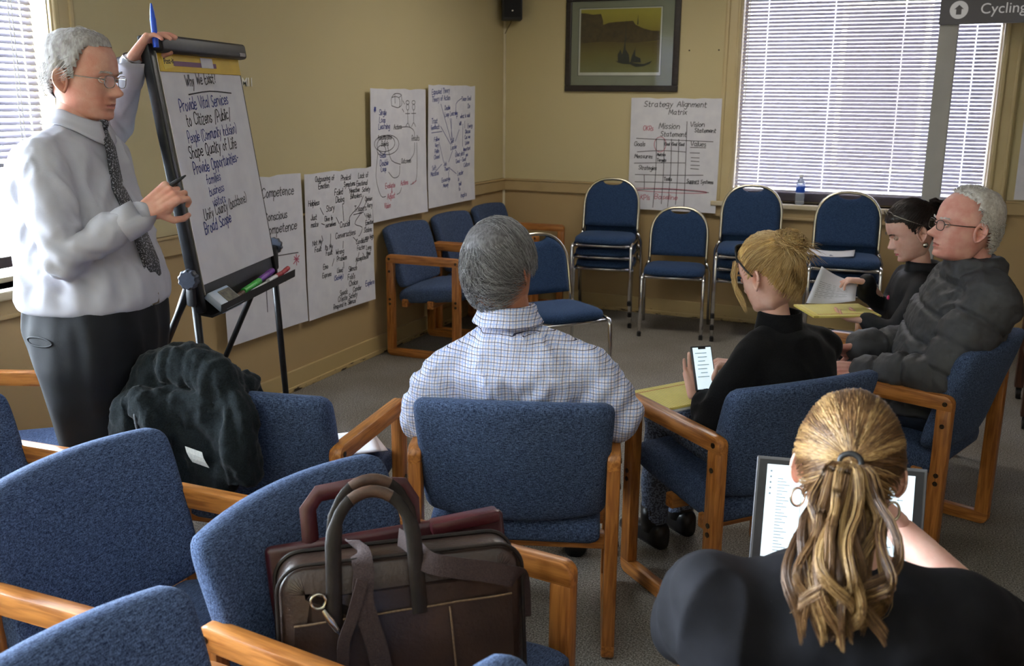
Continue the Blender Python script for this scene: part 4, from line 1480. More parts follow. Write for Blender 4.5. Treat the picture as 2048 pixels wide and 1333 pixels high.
E_CH = chair_frame(1.432, -4.822, 98.3) @ Matrix.Translation((0, 0, 0.024))
t = thing('fleece_jacket', 'black hooded fleece jacket draped over a blue chair back', 'jacket', E_CH @ V(-0.08, -0.36, 0.80))
mb = MB()
mb.box((-0.085, -0.405, 0.66), (0.30, 0.085, 0.30), 0.04, 3)
mb.box((-0.12, -0.395, 0.56), (0.28, 0.07, 0.16), 0.03, 3)
mb.tube([(-0.27, -0.35, 0.775), (-0.235, -0.345, 0.835), (-0.16, -0.35, 0.872), (-0.06, -0.36, 0.868), (0.01, -0.375, 0.825), (0.055, -0.40, 0.755), (0.075, -0.42, 0.66), (0.07, -0.415, 0.56)], [0.05, 0.060, 0.062, 0.062, 0.06, 0.058, 0.058, 0.045], 14)
mb.tube([(-0.26, -0.36, 0.80), (-0.275, -0.40, 0.74), (-0.28, -0.41, 0.68), (-0.27, -0.415, 0.62), (-0.26, -0.415, 0.57)], [0.05, 0.056, 0.055, 0.05, 0.042], 12)
mb.tube([(-0.24, -0.42, 0.79), (-0.19, -0.445, 0.75), (-0.15, -0.455, 0.68), (-0.16, -0.45, 0.58)], [0.035, 0.045, 0.045, 0.04], 12)
mb.box((-0.09, -0.245, 0.70), (0.30, 0.06, 0.20), 0.03, 3)
mb.box((-0.09, -0.31, 0.81), (0.30, 0.13, 0.06), 0.03, 3)
me = remesh(mb, 0.008, 10)
P, N = get_v(me), get_n(me)
d = 0.016 * np.sin(P[:, 0] * 46 + 4 * np.sin(P[:, 2] * 9)) * np.clip((0.86 - P[:, 2]) * 4, 0.1, 1) * 0.6
Q = P.copy(); Q[:, 2] *= 0.35
d += 0.020 * vnoise(Q, 14, 3) + 0.006 * vnoise(P, 40, 5)
set_v(me, P + N * d[:, None])
me.transform(Matrix.Translation(-(E_CH @ V(-0.08, -0.36, 0.80))) @ E_CH)
link('body', me, JET, t)
JO = Matrix.Translation(-(E_CH @ V(-0.08, -0.36, 0.80))) @ E_CH
m = MB(); m.sheet([[(-0.062 + 0.052 * j / 3 + 0.006 * i, -0.474 - 0.004 * math.sin(i * 1.3) , 0.675 - 0.045 * i / 3 - 0.012 * j / 3) for j in range(4)] for i in range(4)], 0.0015); me = m.mesh('tag'); me.transform(JO); link('care_tag', me, mat('white_tag', srgb(206, 206, 200), 0.8, var=srgb(188, 188, 184), scale=160), t)
m = MB(); m.tube([(-0.235, -0.447, 0.79), (-0.212, -0.478, 0.745), (-0.195, -0.489, 0.68), (-0.20, -0.487, 0.60), (-0.215, -0.47, 0.54)], 0.0045, 8); me = m.mesh('zip', True); me.transform(JO); link('zipper', me, mat('dark_zip', srgb(40, 42, 46), 0.5, 0.4, var=srgb(70, 72, 78), scale=300), t)

# ------------------------------------------------------------------ briefcase and portfolio
BE = V(0.777, 0.63, 0).normalized()
BN = V(BE.y, -BE.x, 0)
blean = math.radians(9)
BU = V(0, 0, 1) * math.cos(blean) - BN * math.sin(blean)
BNN = BE.cross(BU) * 1.0
BM = Matrix((BE, BU, BE.cross(BU))).transposed().to_4x4()
b0 = V(2.385, -5.745, 0.486)
brief = thing('leather_briefcase', 'dark brown leather briefcase with looped handles on a chair seat', 'briefcase', b0)
LEA = mat('brown_leather', srgb(42, 29, 24), 0.36, var=srgb(62, 44, 35), scale=7, bump=0.35, bscale=120, coat=0.12)
LEA2 = mat('black_leather_edge', srgb(26, 20, 18), 0.45, var=srgb(38, 30, 26), scale=20, bump=0.2, bscale=160, spec=0.3)
LEA3 = mat('worn_brown_leather', srgb(84, 58, 42), 0.45, var=srgb(58, 40, 30), scale=30, bump=0.2, bscale=160)
WEB = mat('brown_webbing', srgb(50, 36, 36), 0.85, var=srgb(64, 48, 46), scale=300, bump=0.4)
STI = mat('stitch_thread', srgb(120, 96, 72), 0.8, var=srgb(100, 80, 60), scale=200)
STEEL = mat('steel_hardware', srgb(196, 190, 178), 0.22, 1.0)


def bp(mb, name, m, parent=None, smooth=True, auto=40):
    me = mb.mesh(name, smooth, auto)
    me.transform(BM)
    return link(name, me, m, parent or brief)


HW, HH, TH = 0.238, 0.285, 0.062
def bagring(zoff, grow, bul=0.0):
    pts = []
    R = 0.05
    for (cx, cy, a0) in ((HW - R, HH - R, 0), (-HW + R, HH - R, PI / 2), (-HW + R * 0.6, R * 0.6, PI), (HW - R * 0.6, R * 0.6, 1.5 * PI)):
        rr = R if cy > 0.1 else R * 0.6
        for k_ in range(9):
            a = a0 + k_ / 8 * PI / 2
            pts.append((cx + (rr + grow) * math.cos(a), cy + (rr + grow) * math.sin(a), zoff))
    return pts
m = MB()
rings = [bagring(-TH, -0.035), bagring(-TH, -0.012), bagring(-TH + 0.012, 0.0), bagring(TH - 0.012, 0.0), bagring(TH, -0.012), bagring(TH + 0.010, -0.06)]
m.loft(rings)
me = m.mesh('shell', True)
me.transform(BM)
link('shell', me, LEA, brief)
m = MB(); m.tube(bagring(TH - 0.004, 0.002) + [bagring(TH - 0.004, 0.002)[0]], 0.004, 8, False); bp(m, 'piping', LEA2)
m = MB(); m.tube(bagring(-TH + 0.03, 0.003) + [bagring(-TH + 0.03, 0.003)[0]], 0.005, 8, False); bp(m, 'zipper_band', LEA2)
# front pocket panel and seams
P = []
for i in range(9):
    v = 0.012 + (0.178 - 0.012) * i / 8
    P.append([(-0.212 + 0.424 * j / 12, v + (0.012 * (j / 12) if i == 8 else 0), TH + 0.0135 + 0.006 * math.sin(PI * j / 12) * math.sin(PI * i / 8) + 0.0015 * math.sin(j * 1.9 + i)) for j in range(13)])
m = MB(); m.sheet(P, 0.004); pk = bp(m, 'front_pocket', LEA)
m = MB(); m.tube([(-0.212 + 0.424 * j / 12, 0.178 + 0.012 * j / 12, TH + 0.017 + 0.002 * math.sin(j * 1.9)) for j in range(13)], 0.0022, 6); bp(m, 'seam', STI, pk)
for x in (-0.07, 0.085):
    m = MB(); m.tube([(x + 0.01 * (1 - i / 6), 0.016 + 0.165 * i / 6, TH + 0.021 + 0.004 * math.sin(PI * i / 6)) for i in range(7)], 0.0022, 6); bp(m, 'seam', STI, pk)
# handles
for (z0, hx, lean_) in ((TH + 0.012, 0.0, 0.0), (-TH + 0.01, 0.012, -0.02)):
    pts = []
    for i in range(19):
        a = PI * i / 18
        pts.append((hx - 0.055 - 0.078 * math.cos(a), 0.29 + 0.125 * math.sin(a) ** 0.75, z0 * (1 - 0.35 * math.sin(a)) + lean_ * math.sin(a)))
    pts = [(pts[0][0] - 0.004, 0.175, TH + 0.018 if z0 > 0 else -TH - 0.005)] + pts + [(pts[-1][0] + 0.004, 0.175, TH + 0.018 if z0 > 0 else -TH - 0.005)]
    m = MB(); m.tube(pts, [0.014] * 4 + [0.0105] * (len(pts) - 8) + [0.014] * 4, 12, True, (0.45, 1.1)); hd = bp(m, 'handle', LEA2)
    m = MB(); m.tube(pts[7:-7], 0.0120, 12); bp(m, 'handle_wrap', LEA3, hd)
# D ring and swivel clip
m = MB(); c = V(-0.165, 0.222, TH + 0.018)
m.tube([c + V(0.014 * math.cos(a), 0.014 * math.sin(a), 0) for a in [PI * 2 * i / 18 for i in range(19)]], 0.0028, 8, False); bp(m, 'd_ring', STEEL)
m = MB(); m.tube([c + V(0.008, -0.016, 0.004), c + V(0.020, -0.036, 0.008), c + V(0.032, -0.058, 0.008)], [0.005, 0.0085, 0.006], 10); m.tube([c + V(0.032, -0.058, 0.008), c + V(0.046, -0.078, 0.008)], [0.004, 0.0035], 8); bp(m, 'swivel_clip', STEEL)


def strap(pts, w, name, side=(0, 0, 1)):
    """flat webbing strap along points (bag coordinates)"""
    pts = [Vector(p) for p in pts]
    q = []
    for i in range(len(pts) - 1):
        a, b_, c_, d_ = pts[max(0, i - 1)], pts[i], pts[i + 1], pts[min(len(pts) - 1, i + 2)]
        for s in range(5):
            t_ = s / 5
            q.append(0.5 * (2 * b_ + (c_ - a) * t_ + (2 * a - 5 * b_ + 4 * c_ - d_) * t_ ** 2 + (3 * b_ - a - 3 * c_ + d_) * t_ ** 3))
    q.append(pts[-1])
    rows = []
    for i, p in enumerate(q):
        tg = (q[min(i + 1, len(q) - 1)] - q[max(i - 1, 0)]).normalized()
        sd = tg.cross(Vector(side)).normalized() * w / 2
        rows.append([p - sd, p - sd * 0.3, p + sd * 0.3, p + sd])
    m = MB(); m.sheet(rows, 0.003)
    return bp(m, name, WEB)


strap([(0.004, 0.300, -0.01), (0.02, 0.296, TH * 0.7), (0.045, 0.275, TH + 0.02), (0.09, 0.262, TH + 0.030), (0.16, 0.245, TH + 0.030), (0.215, 0.225, TH + 0.022), (0.238, 0.20, TH - 0.02), (0.242, 0.12, TH - 0.03)], 0.042, 'shoulder_strap')
strap([(-0.088, 0.292, -0.02), (-0.080, 0.296, TH * 0.7), (-0.078, 0.268, TH + 0.022), (-0.082, 0.21, TH + 0.032), (-0.06, 0.12, TH + 0.034), (-0.045, 0.02, TH + 0.034)], 0.040, 'shoulder_strap')
strap([(-0.082, 0.26, TH + 0.036), (-0.105, 0.19, TH + 0.038), (-0.125, 0.13, TH + 0.036), (-0.12, 0.02, TH + 0.03)], 0.022, 'shoulder_strap')
# maroon portfolio behind the bag
MAR = mat('maroon_leather', srgb(74, 24, 30), 0.35, var=srgb(58, 18, 24), scale=8, bump=0.15, bscale=140, coat=0.15)
pf = thing('maroon_portfolio', 'slim maroon leather portfolio behind the brown briefcase', 'portfolio', b0)
def pp(mb, name, m):
    me = mb.mesh(name, True, 40); me.transform(BM); return link(name, me, m, pf)
m = MB(); m.box((0.0, 0.15, -TH - 0.034), (0.50, 0.30, 0.03), 0.012, 3, Matrix.Rotation(0.06, 3, 'Z')); pp(m, 'case', MAR)
m = MB(); m.box((0.155, 0.30, -TH - 0.025), (0.15, 0.028, 0.05), 0.008, 2, Matrix.Rotation(0.10, 3, 'Z')); pp(m, 'flap', MAR)
m = MB(); m.tube([(-0.165, 0.27, -TH - 0.03), (-0.168, 0.355, -TH - 0.035), (-0.145, 0.385, -TH - 0.035), (-0.05, 0.395, -TH - 0.035), (0.03, 0.385, -TH - 0.035), (0.045, 0.355, -TH - 0.035), (0.045, 0.27, -TH - 0.03)], 0.015, 10, True, (0.6, 1.2)); pp(m, 'handle', MAR)

# ------------------------------------------------------------------ writing pads, papers
LEGAL = mat('legal_pad_yellow', srgb(238, 222, 128), 0.8, var=srgb(230, 214, 118), scale=9)
RULE = mat('legal_pad_rule', srgb(170, 176, 150), 0.8, var=srgb(160, 168, 146), scale=30)
REDR = mat('legal_pad_margin', srgb(206, 120, 84), 0.8, var=srgb(198, 112, 78), scale=30)


def legal_pad(label, c, ex, ey_, under=True):
    """writing pad centred at c with in-plane axes ex (across rules) and ey_ (long side)"""
    c, ex, ey_ = Vector(c), Vector(ex).normalized(), Vector(ey_)
    ey_ = (ey_ - ex * ey_.dot(ex)).normalized()
    n = ex.cross(ey_)
    if n.z < 0:
        ey_ = -ey_; n = -n
    M_ = Matrix((ex, ey_, n)).transposed().to_4x4()
    t = thing('legal_pad', label, 'writing pad', c)
    def q(mb, name, m):
        me = mb.mesh(name); me.transform(M_); return link(name, me, m, t)
    m = MB(); m.box((0, 0, 0), (0.216, 0.29, 0.008), 0.001); q(m, 'sheets', LEGAL)
    m = MB()
    for i in range(27):
        m.box((0, -0.135 + i * 0.0095, 0.0043), (0.212, 0.0008, 0.0004))
    o = q(m, 'ruled_lines', RULE); o['kind'] = 'stuff'
    m = MB(); m.box((-0.078, -0.01, 0.0044), (0.0012, 0.26, 0.0004)); m.box((-0.074, -0.01, 0.0044), (0.0012, 0.26, 0.0004)); o = q(m, 'margin_lines', REDR); o['kind'] = 'stuff'
    m = MB(); m.box((0, 0.138, 0.0006), (0.2175, 0.022, 0.0088), 0.001); q(m, 'top_binding', mat('pad_binding', srgb(226, 206, 104), 0.7, var=srgb(216, 196, 96), scale=20))
    if under:
        m = MB(); m.box((0.006, -0.012, -0.008), (0.216, 0.28, 0.004), 0, 1, Matrix.Rotation(0.07, 3, 'Z')); q(m, 'loose_sheets', PAPER)
    return t


legal_pad('yellow legal pad on the lap of the blonde woman', (2.530, -4.120, 0.662), (0.747, -0.665, 0.0), (0.62, 0.74, 0.05))
legal_pad('yellow legal pad held by the woman with the silver earring', (2.915, -2.985, 0.768), (-0.50, 0.86, 0.02), (0.86, 0.50, 0.0), False)


def curled_sheet(name, label, quad, curl, th=0.0006, mtl=PAPER, lines=False):
    """paper sheet through four corner points with a bow along its normal"""
    q = [Vector(p) for p in quad]
    c = sum(q, Vector()) / 4
    n = (q[1] - q[0]).cross(q[3] - q[0]).normalized()
    t = thing(name, label, 'paper', c)
    P = []
    pt = lambda u, v: (q[0] * (1 - u) * (1 - v) + q[1] * u * (1 - v) + q[2] * u * v + q[3] * (1 - u) * v) - c + n * curl * (math.sin(PI * u) * 0.8 + 0.2 * math.sin(PI * v))
    for i in range(9):
        P.append([pt(j / 8, i / 8) for j in range(9)])
    m = MB(); m.sheet(P, th); m.build('sheet', mtl, t, True)
    if lines:
        m = MB()
        for r_ in range(9):
            v = 0.35 + r_ * 0.055
            m.grid([[pt(0.12 + 0.7 * j / 8 * (1 if r_ % 4 else 0.6), v) + n * s for j in range(9)] for v, s in ((v, 0.0006), (v + 0.010, 0.0006))])
            m.grid([[pt(0.12 + 0.7 * j / 8 * (1 if r_ % 4 else 0.6), v) - n * s for j in range(9)] for v, s in ((v, 0.0006), (v + 0.010, 0.0006))])
        o = m.build('printed_lines', mat('grey_print', srgb(120, 120, 128), 0.8, var=srgb(150, 150, 156), scale=400), t); o['kind'] = 'stuff'
    return t


curled_sheet('paper_sheet', 'white printed sheet lifted in the fingers above the yellow pad', ((2.826, -2.883, 0.937), (2.978, -2.856, 0.872), (2.983, -2.959, 0.812), (2.79, -3.025, 0.797)), 0.02, lines=True)
curled_sheet('paper_sheet', 'white folded sheet lying on the stacked chair by the window', ((2.50, -0.66, 0.690), (2.79, -0.64, 0.695), (2.80, -0.84, 0.684), (2.51, -0.86, 0.684)), 0.016)
curled_sheet('paper_sheet', 'white paper lying on the seat of the fleece jacket chair', ((1.36, -4.62, 0.497), (1.52, -4.47, 0.497), (1.66, -4.64, 0.497), (1.50, -4.79, 0.497)), 0.003)
curled_sheet('paper_sheet', 'second white paper peeping out under the sheet on the jacket chair', ((1.38, -4.64, 0.493), (1.54, -4.49, 0.493), (1.675, -4.62, 0.493), (1.515, -4.77, 0.493)), 0.002)

# ------------------------------------------------------------------ laptop
lt0, lt1 = V(2.973, -5.235, 0.898), V(3.311, -5.195, 0.908)
lx = (lt1 - lt0).normalized()
lz = V(0, 0, 1)
lf = lz.cross(lx).normalized()          # away from the user
lap = thing('laptop', 'open grey laptop with a bright page, on the ponytail woman’s lap', 'laptop', (lt0 + lt1) / 2 - V(0, 0, 0.24))
lap['label'] = 'open grey laptop with a bright page before the ponytail woman'
LW_, LH_ = (lt1 - lt0).length, 0.236
su = (lz * math.cos(0.30) + lf * math.sin(0.30)).normalized()
LM = Matrix((lx, su, lx.cross(su))).transposed().to_4x4()
org = (lt0 + lt1) / 2 - su * LH_
LM.translation = org - Vector(lap.location)
GREYM = mat('laptop_grey_metal', srgb(92, 92, 96), 0.4, 0.6, var=srgb(100, 100, 104), scale=30)
def lp(mb, name, m, parent=None):
    me = mb.mesh(name); me.transform(LM); return link(name, me, m, parent or lap)
m = MB(); m.box((0, LH_ / 2, -0.003), (LW_, LH_, 0.006), 0.002); sc2 = lp(m, 'screen_lid', GREYM)
m = MB(); m.box((0, LH_ / 2, 0.0007), (LW_ - 0.012, LH_ - 0.012, 0.001)); lp(m, 'bezel', BLACKP, sc2)
LIT = mat('lit_screen_page', srgb(226, 240, 246), 0.4, emit=(srgb(214, 234, 244), 0.30), var=srgb(226, 240, 246), scale=4)
m = MB(); m.box((0, LH_ / 2 + 0.004, 0.0017), (LW_ - 0.046, LH_ - 0.040, 0.0008)); pg = lp(m, 'page', LIT, sc2)
UIT = mat('screen_text_grey', srgb(96, 110, 120), 0.5, emit=(srgb(120, 134, 144), 0.08), var=srgb(126, 140, 150), scale=4)
m = MB()
x0 = -LW_ / 2 + 0.026
for i in range(24):
    w_ = 0.012 + 0.014 * ((i * 7) % 5) / 4
    m.box((x0 + 0.020 + w_ / 2, LH_ - 0.045 - i * 0.0066, 0.0023), (w_, 0.0016, 0.0003))
for i in range(5):
    m.box((x0 + 0.006, LH_ - 0.030 - i * 0.012, 0.0023), (0.004, 0.004, 0.0003))
for i in range(10):
    m.box((x0 + 0.245 + 0.01 * (i % 3), LH_ - 0.040 - i * 0.014, 0.0023), (0.012 + 0.006 * (i % 2), 0.0018, 0.0003))
m.box((x0 + 0.070, LH_ / 2, 0.0023), (0.0008, LH_ - 0.06, 0.0003)); m.box((x0 + 0.262, LH_ / 2, 0.0023), (0.0008, LH_ - 0.08, 0.0003))
o = lp(m, 'page_text', UIT, sc2); o['kind'] = 'stuff'
m = MB(); m.cyl((x0 + 0.066, 0.075, 0.0022), (x0 + 0.066, 0.075, 0.0026), 0.0055, 18); lp(m, 'round_button', mat('slate_button', srgb(60, 84, 104), 0.5, emit=(srgb(60, 84, 104), 0.1), var=srgb(60, 84, 104), scale=4), sc2)
kb_c = org - lf * 0.115 - Vector(lap.location)
RB = Matrix((lx, lf, lz)).transposed()
m = MB(); m.box(kb_c + V(0, 0, -0.008), (LW_, 0.232, 0.014), 0.003, 2, RB); bs = m.build('base', GREYM, lap)
m = MB()
for r_ in range(5):
    for c_ in range(14):
        m.box(kb_c + RB @ V(-LW_ / 2 + 0.03 + c_ * (LW_ - 0.06) / 13, 0.03 + r_ * 0.018 - 0.02, 0.0), (0.017, 0.014, 0.003), 0, 1, RB)
o = m.build('keys', BLACKP, bs); o['kind'] = 'stuff'

# ------------------------------------------------------------------ wooden cart on casters at the right
t = thing('rolling_cart', 'dark wooden cart on black casters behind the puffer jacket man', 'cart', (3.98, -1.55, 0))
DKW = wood_mat('dark_walnut', srgb(52, 28, 18), srgb(84, 48, 30), axis=(14, 14, 1.2))
for (x, y) in ((-0.20, 0.30), (-0.20, -0.28), (0.28, 0.30), (0.28, -0.28)):
    m = MB(); m.box((x, y, 0.48), (0.05, 0.06, 0.82), 0.004); lg = m.build('leg', DKW, t)
    m = MB(); m.cyl((x - 0.012, y, 0.034), (x + 0.012, y, 0.034), 0.033, 18); m.build('caster', BLACKP, lg, True, 40)
    m = MB(); m.box((x, y, 0.06), (0.03, 0.03, 0.03), 0.003); m.build('caster_fork', BLACKM, lg)
m = MB(); m.box((0.04, 0.01, 0.905), (0.56, 0.70, 0.03), 0.004); m.build('cart_top', DKW, t)
m = MB(); m.box((0.04, 0.01, 0.30), (0.50, 0.62, 0.02), 0.004); m.build('shelf', DKW, t)
# ------------------------------------------------------------------ figure toolkit
def skin_mat(name, c1, c2):
    m = mat(name, c1, 0.5, var=c2, scale=22, bump=0.12, bscale=220, spec=0.35, detail=4)
    b = m.node_tree.nodes['Principled BSDF']
    b.inputs['Subsurface Weight'].default_value = 0.12
    b.inputs['Subsurface Radius'].default_value = (0.012, 0.005, 0.003)
    return m


def hair_mat(name, cols, rough=0.42):
    """per-strand colour from the random value of each mesh island"""
    m = bpy.data.materials.new(name)
    m.use_nodes = True
    q = NT(m)
    q.b.inputs['Roughness'].default_value = rough
    q.b.inputs['Specular IOR Level'].default_value = 0.45
    g = q.n('ShaderNodeNewGeometry')
    cr = q.n('ShaderNodeValToRGB')
    e = cr.color_ramp.elements
    e[0].position, e[0].color = 0.0, cols[0]
    e[1].position, e[1].color = 1.0, cols[-1]
    for i, c in enumerate(cols[1:-1]):
        e.new((i + 1) / (len(cols) - 1)).color = c
    q.l(g, 'Random Per Island', cr, 0)
    q.l(cr, 0, q.b, 'Base Color')
    return m


def herm(xs, xk, yk):
    """smooth interpolation through knots (xk ascending)"""
    xk, yk = np.array(xk, float), np.array(yk, float)
    m = np.gradient(yk, xk)
    i = np.clip(np.searchsorted(xk, xs) - 1, 0, len(xk) - 2)
    h = xk[i + 1] - xk[i]
    t = np.clip((xs - xk[i]) / h, 0, 1)
    return (2 * t ** 3 - 3 * t ** 2 + 1) * yk[i] + (t ** 3 - 2 * t ** 2 + t) * h * m[i] + (-2 * t ** 3 + 3 * t ** 2) * yk[i + 1] + (t ** 3 - t ** 2) * h * m[i + 1]


HT = np.array([  # z, front y, back y, half width
    (-.120, .040, .012, .010), (-.116, .062, -.004, .028), (-.108, .079, -.022, .044), (-.098, .0845, -.036, .054), (-.085, .0835, -.048, .0610),
    (-.072, .0865, -.058, .0655), (-.060, .0880, -.068, .0685), (-.045, .0872, -.079, .0715), (-.030, .0870, -.089, .0738), (-.015, .0866, -.096, .0755),
    (.0, .0870, -.101, .0765), (.012, .0925, -.1035, .077), (.030, .0925, -.1055, .0765), (.055, .0885, -.104, .0738), (.080, .0765, -.095, .0665),
    (.100, .0560, -.078, .0535), (.112, .0290, -.055, .0355), (.117, .000, -.028, .014)])
NR, NA = 76, 88


class Head:
    """face and skull built from profile tables; local axes x right, y forward, z up, origin mid-head"""

    def __init__(self, pos, fwd, up=(0, 0, 1), s=1.0, female=False, nose=1.0, jaw=1.0, smile=0.0):
        fwd = Vector(fwd).normalized()
        up = Vector(up)
        up = (up - fwd * up.dot(fwd)).normalized()
        right = fwd.cross(up)
        self.R = Matrix((right, fwd, up)).transposed()
        self.M = Matrix.Translation(pos) @ self.R.to_4x4() @ Matrix.Diagonal((s, s, s, 1))
        self.s = s
        zz = -0.120 + 0.237 * (1 - np.cos(np.linspace(0, PI, NR))) / 2 * 0.6 + 0.237 * np.linspace(0, 1, NR) * 0.4
        F_, B_, W_ = (herm(zz, HT[:, 0], HT[:, k]) for k in (1, 2, 3))
        low = np.clip(-zz / 0.11, 0, 1)
        W_ = W_ * (1 + (jaw - 1) * low)
        if female:
            W_ = W_ * (1 - 0.07 * low)
            F_ = F_ - 0.003 * np.exp(-((zz - 0.015) / 0.012) ** 2)
        ph = np.linspace(0, 2 * PI, NA, endpoint=False)
        Z, A = np.meshgrid(zz, ph, indexing='ij')
        sx, cy = np.sin(A), np.cos(A)
        yc = -0.006
        X = W_[:, None] * np.sign(sx) * np.abs(sx) ** 0.92
        fr = (F_[:, None] - yc) * np.abs(cy) ** 0.86
        bk = (B_[:, None] - yc) * np.abs(cy) ** 0.95
        Y = yc + np.where(cy > 0, fr, bk)
        front = np.clip(cy * 3, 0, 1)
        G = lambda x0, z0, sxx, szz: np.exp(-((X - x0) / sxx) ** 2 - ((Z - z0) / szz) ** 2) * front
        self.base = np.stack([X, Y, Z], -1).copy()
        n = herm(Z.ravel(), [-.12, -.056, -.050, -.043, -.035, -.020, -.004, .010, .117], [0, 0, .007, .0235, .0310, .0205, .0085, 0, 0]).reshape(Z.shape) * nose * (0.86 if female else 1)
        sig = herm(Z.ravel(), [-.12, -.05, -.036, -.015, .01, .117], [.010, .011, .0115, .0085, .008, .008]).reshape(Z.shape)
        Y = Y + np.clip(n, 0, 1) * np.exp(-(X / sig) ** 2) * front
        for sgn in (-1, 1):
            Y += 0.0075 * nose * G(sgn * .0135, -.0405, .0065, .0065)
            Y -= 0.0115 * G(sgn * .030, .001, .0145, .0100)
            Y += (0.002 if female else 0.0045) * G(sgn * .028, .0165, .020, .0055)
            Y += 0.0035 * G(sgn * .050, -.024, .016, .013)
            Y -= 0.0030 * G(sgn * (.030 + .006 * smile), -.058, .006, .014)
            Y += 0.0040 * smile * G(sgn * .038, -.040, .012, .012)
        Y += 0.0060 * G(0, -.0645, .018, .0038) + 0.0068 * G(0, -.0768, .016, .0042) - 0.0070 * G(0, -.0703, .021 + .005 * smile, .0017)
        Y -= 0.0042 * G(0, -.0875, .017, .0050)
        Y += 0.0062 * G(0, -.103, .015, .010)
        self.P = np.stack([X, Y, Z], -1)
        self.Z, self.A = Z, A

    def faces(self, mask=None):
        f = []
        for i in range(NR - 1):
            for j in range(NA):
                q = (i * NA + j, i * NA + (j + 1) % NA, (i + 1) * NA + (j + 1) % NA, (i + 1) * NA + j)
                if mask is None or all(mask[k] for k in q):
                    f.append(q)
        return f

    def add_to(self, mb, ears=True):
        vs = [self.M @ Vector(p) for p in self.P.reshape(-1, 3)]
        f = self.faces()
        f.append(tuple(range(NA)))
        f.append(tuple((NR - 1) * NA + j for j in range(NA))[::-1])
        mb.add(vs, f)
        if ears:
            for s in (-1, 1):
                self.ear(mb, s)

    def ear(self, mb, s):
        P = []
        n, k = 28, 9
        for i in range(k):
            r = i / (k - 1)
            row = []
            for j in range(n + 1):
                a = 2 * PI * j / n
                ex, ez = math.cos(a), math.sin(a)
                w = 0.0185 * (1 + 0.18 * ez) * (1 if ez > -0.3 else 1 - 0.35 * (-ez - 0.3))
                h = 0.0335
                depth = 0.0075 * math.exp(-((r - 0.86) / 0.13) ** 2) - 0.007 * math.exp(-((r - 0.35) / 0.3) ** 2) + 0.005 * math.exp(-((r - 0.62) / 0.10) ** 2) * (1 if ez > -0.2 else 0.2)
                y = -ex * w * r
                z = ez * h * r
                out = 0.006 + depth + (0.012 * max(0, ex) * r)          # rear edge stands out
                # tilt backwards
                yy = y * math.cos(0.22) - z * math.sin(0.22)
                z2 = z * math.cos(0.22) + y * math.sin(0.22)
                row.append((s * (0.0745 + out), -0.012 + yy, -0.012 + z2))
            P.append(row)
        m = MB()
        m.sheet(P, 0.0045)
        mb.add(m.v, m.f, self.M)

    def world(self, p):
        return self.M @ Vector(p)

    def eyes(self, root, inv, iris=(0.05, 0.09, 0.12, 1)):
        for s in (-1, 1):
            m = MB()
            m.sphere((s * 0.031, 0.0705, 0.0005), 0.0118, 16, 10)
            m.v = [inv @ (self.M @ Vector(p)) for p in m.v]
            o = m.build('eye', EYEW, root, True)
            m = MB()
            m.sphere((s * 0.031, 0.0780, -0.0005), (0.0052, 0.005, 0.0052), 12, 8)
            m.v = [inv @ (self.M @ Vector(p)) for p in m.v]
            m.build('iris', EYEI, o, True)
            # lids
            m = MB()
            pts = [(s * (0.031 + 0.0145 * math.cos(a)), 0.0825 - 0.006 * abs(math.cos(a)) ** 2, 0.0005 + 0.0062 * math.sin(a)) for a in [PI * 2 * i / 20 for i in range(21)]]
            m.tube(pts, 0.0022, 6, False)
            m.v = [inv @ (self.M @ Vector(p)) for p in m.v]
            m.build('eyelid', self.skin, root, True)

    def lips(self, root, inv, m_):
        P = self.P.reshape(-1, 3)
        ok = (np.abs(P[:, 0]) < 0.0235) & (np.abs(P[:, 2] + 0.0708) < 0.0108 - 0.28 * np.abs(P[:, 0])) & (P[:, 1] > 0.04)
        f_ = self.faces(ok)
        if not f_:
            return
        use = sorted({i for q in f_ for i in q})
        mp_ = {k_: i for i, k_ in enumerate(use)}
        m = MB(); m.add([tuple(P[i] + np.array([0, 0.0005, 0])) for i in use], [tuple(mp_[i] for i in q) for q in f_])
        m.v = [inv @ (self.M @ Vector(p)) for p in m.v]
        m.build('lips', m_, root, True)

    def brows(self, root, inv, m_, th=0.0028, z=0.0175):
        for s in (-1, 1):
            L = []
            for i in range(60):
                t = random.random()
                x = 0.012 + 0.038 * t
                zz = z + 0.004 * math.sin(t * PI * 0.8) + random.uniform(-1, 1) * th
                y = 0.0965 - 9.5 * (x - 0.012) ** 2
                L.append([(s * x, y - 0.001, zz), (s * (x + 0.006), y + 0.0008 - 0.0012, zz + 0.001), (s * (x + 0.011), y - 0.0018, zz - 0.001)])
            me = strands(np.array(L), 0.0006)
            me.transform(inv @ self.M)
            link('eyebrow', me, m_, root)['kind'] = 'stuff'

    def hair_cap(self, thick, seed=1.0, rough=0.0):
        """thick(x, y, z) -> hair depth (m) or <=0 for bare skin; returns Mesh in head coordinates"""
        P = self.base.reshape(-1, 3)
        C = P - np.array([0, -0.006, 0.0])
        nrm = C / np.array([0.077, 0.098, 0.117]) ** 2
        nrm /= np.linalg.norm(nrm, axis=1, keepdims=True)
        th = np.array([thick(*p) for p in P])
        ok = th > 0
        d = np.maximum(th, 0)
        if rough:
            d = d + rough * vnoise(P * np.array([1, 1, 0.4]), 55, seed) * ok
        Q = P + nrm * (d[:, None] + 0.0006)
        mb = MB()
        mb.add([tuple(p) for p in Q], self.faces(ok))
        if ok[-NA:].all():
            mb.f.append(tuple((NR - 1) * NA + j for j in range(NA))[::-1])
        me = bpy.data.meshes.new('hair')
        me.from_pydata(mb.v, [], mb.f)
        me.validate()
        me.shade_smooth()
        return me


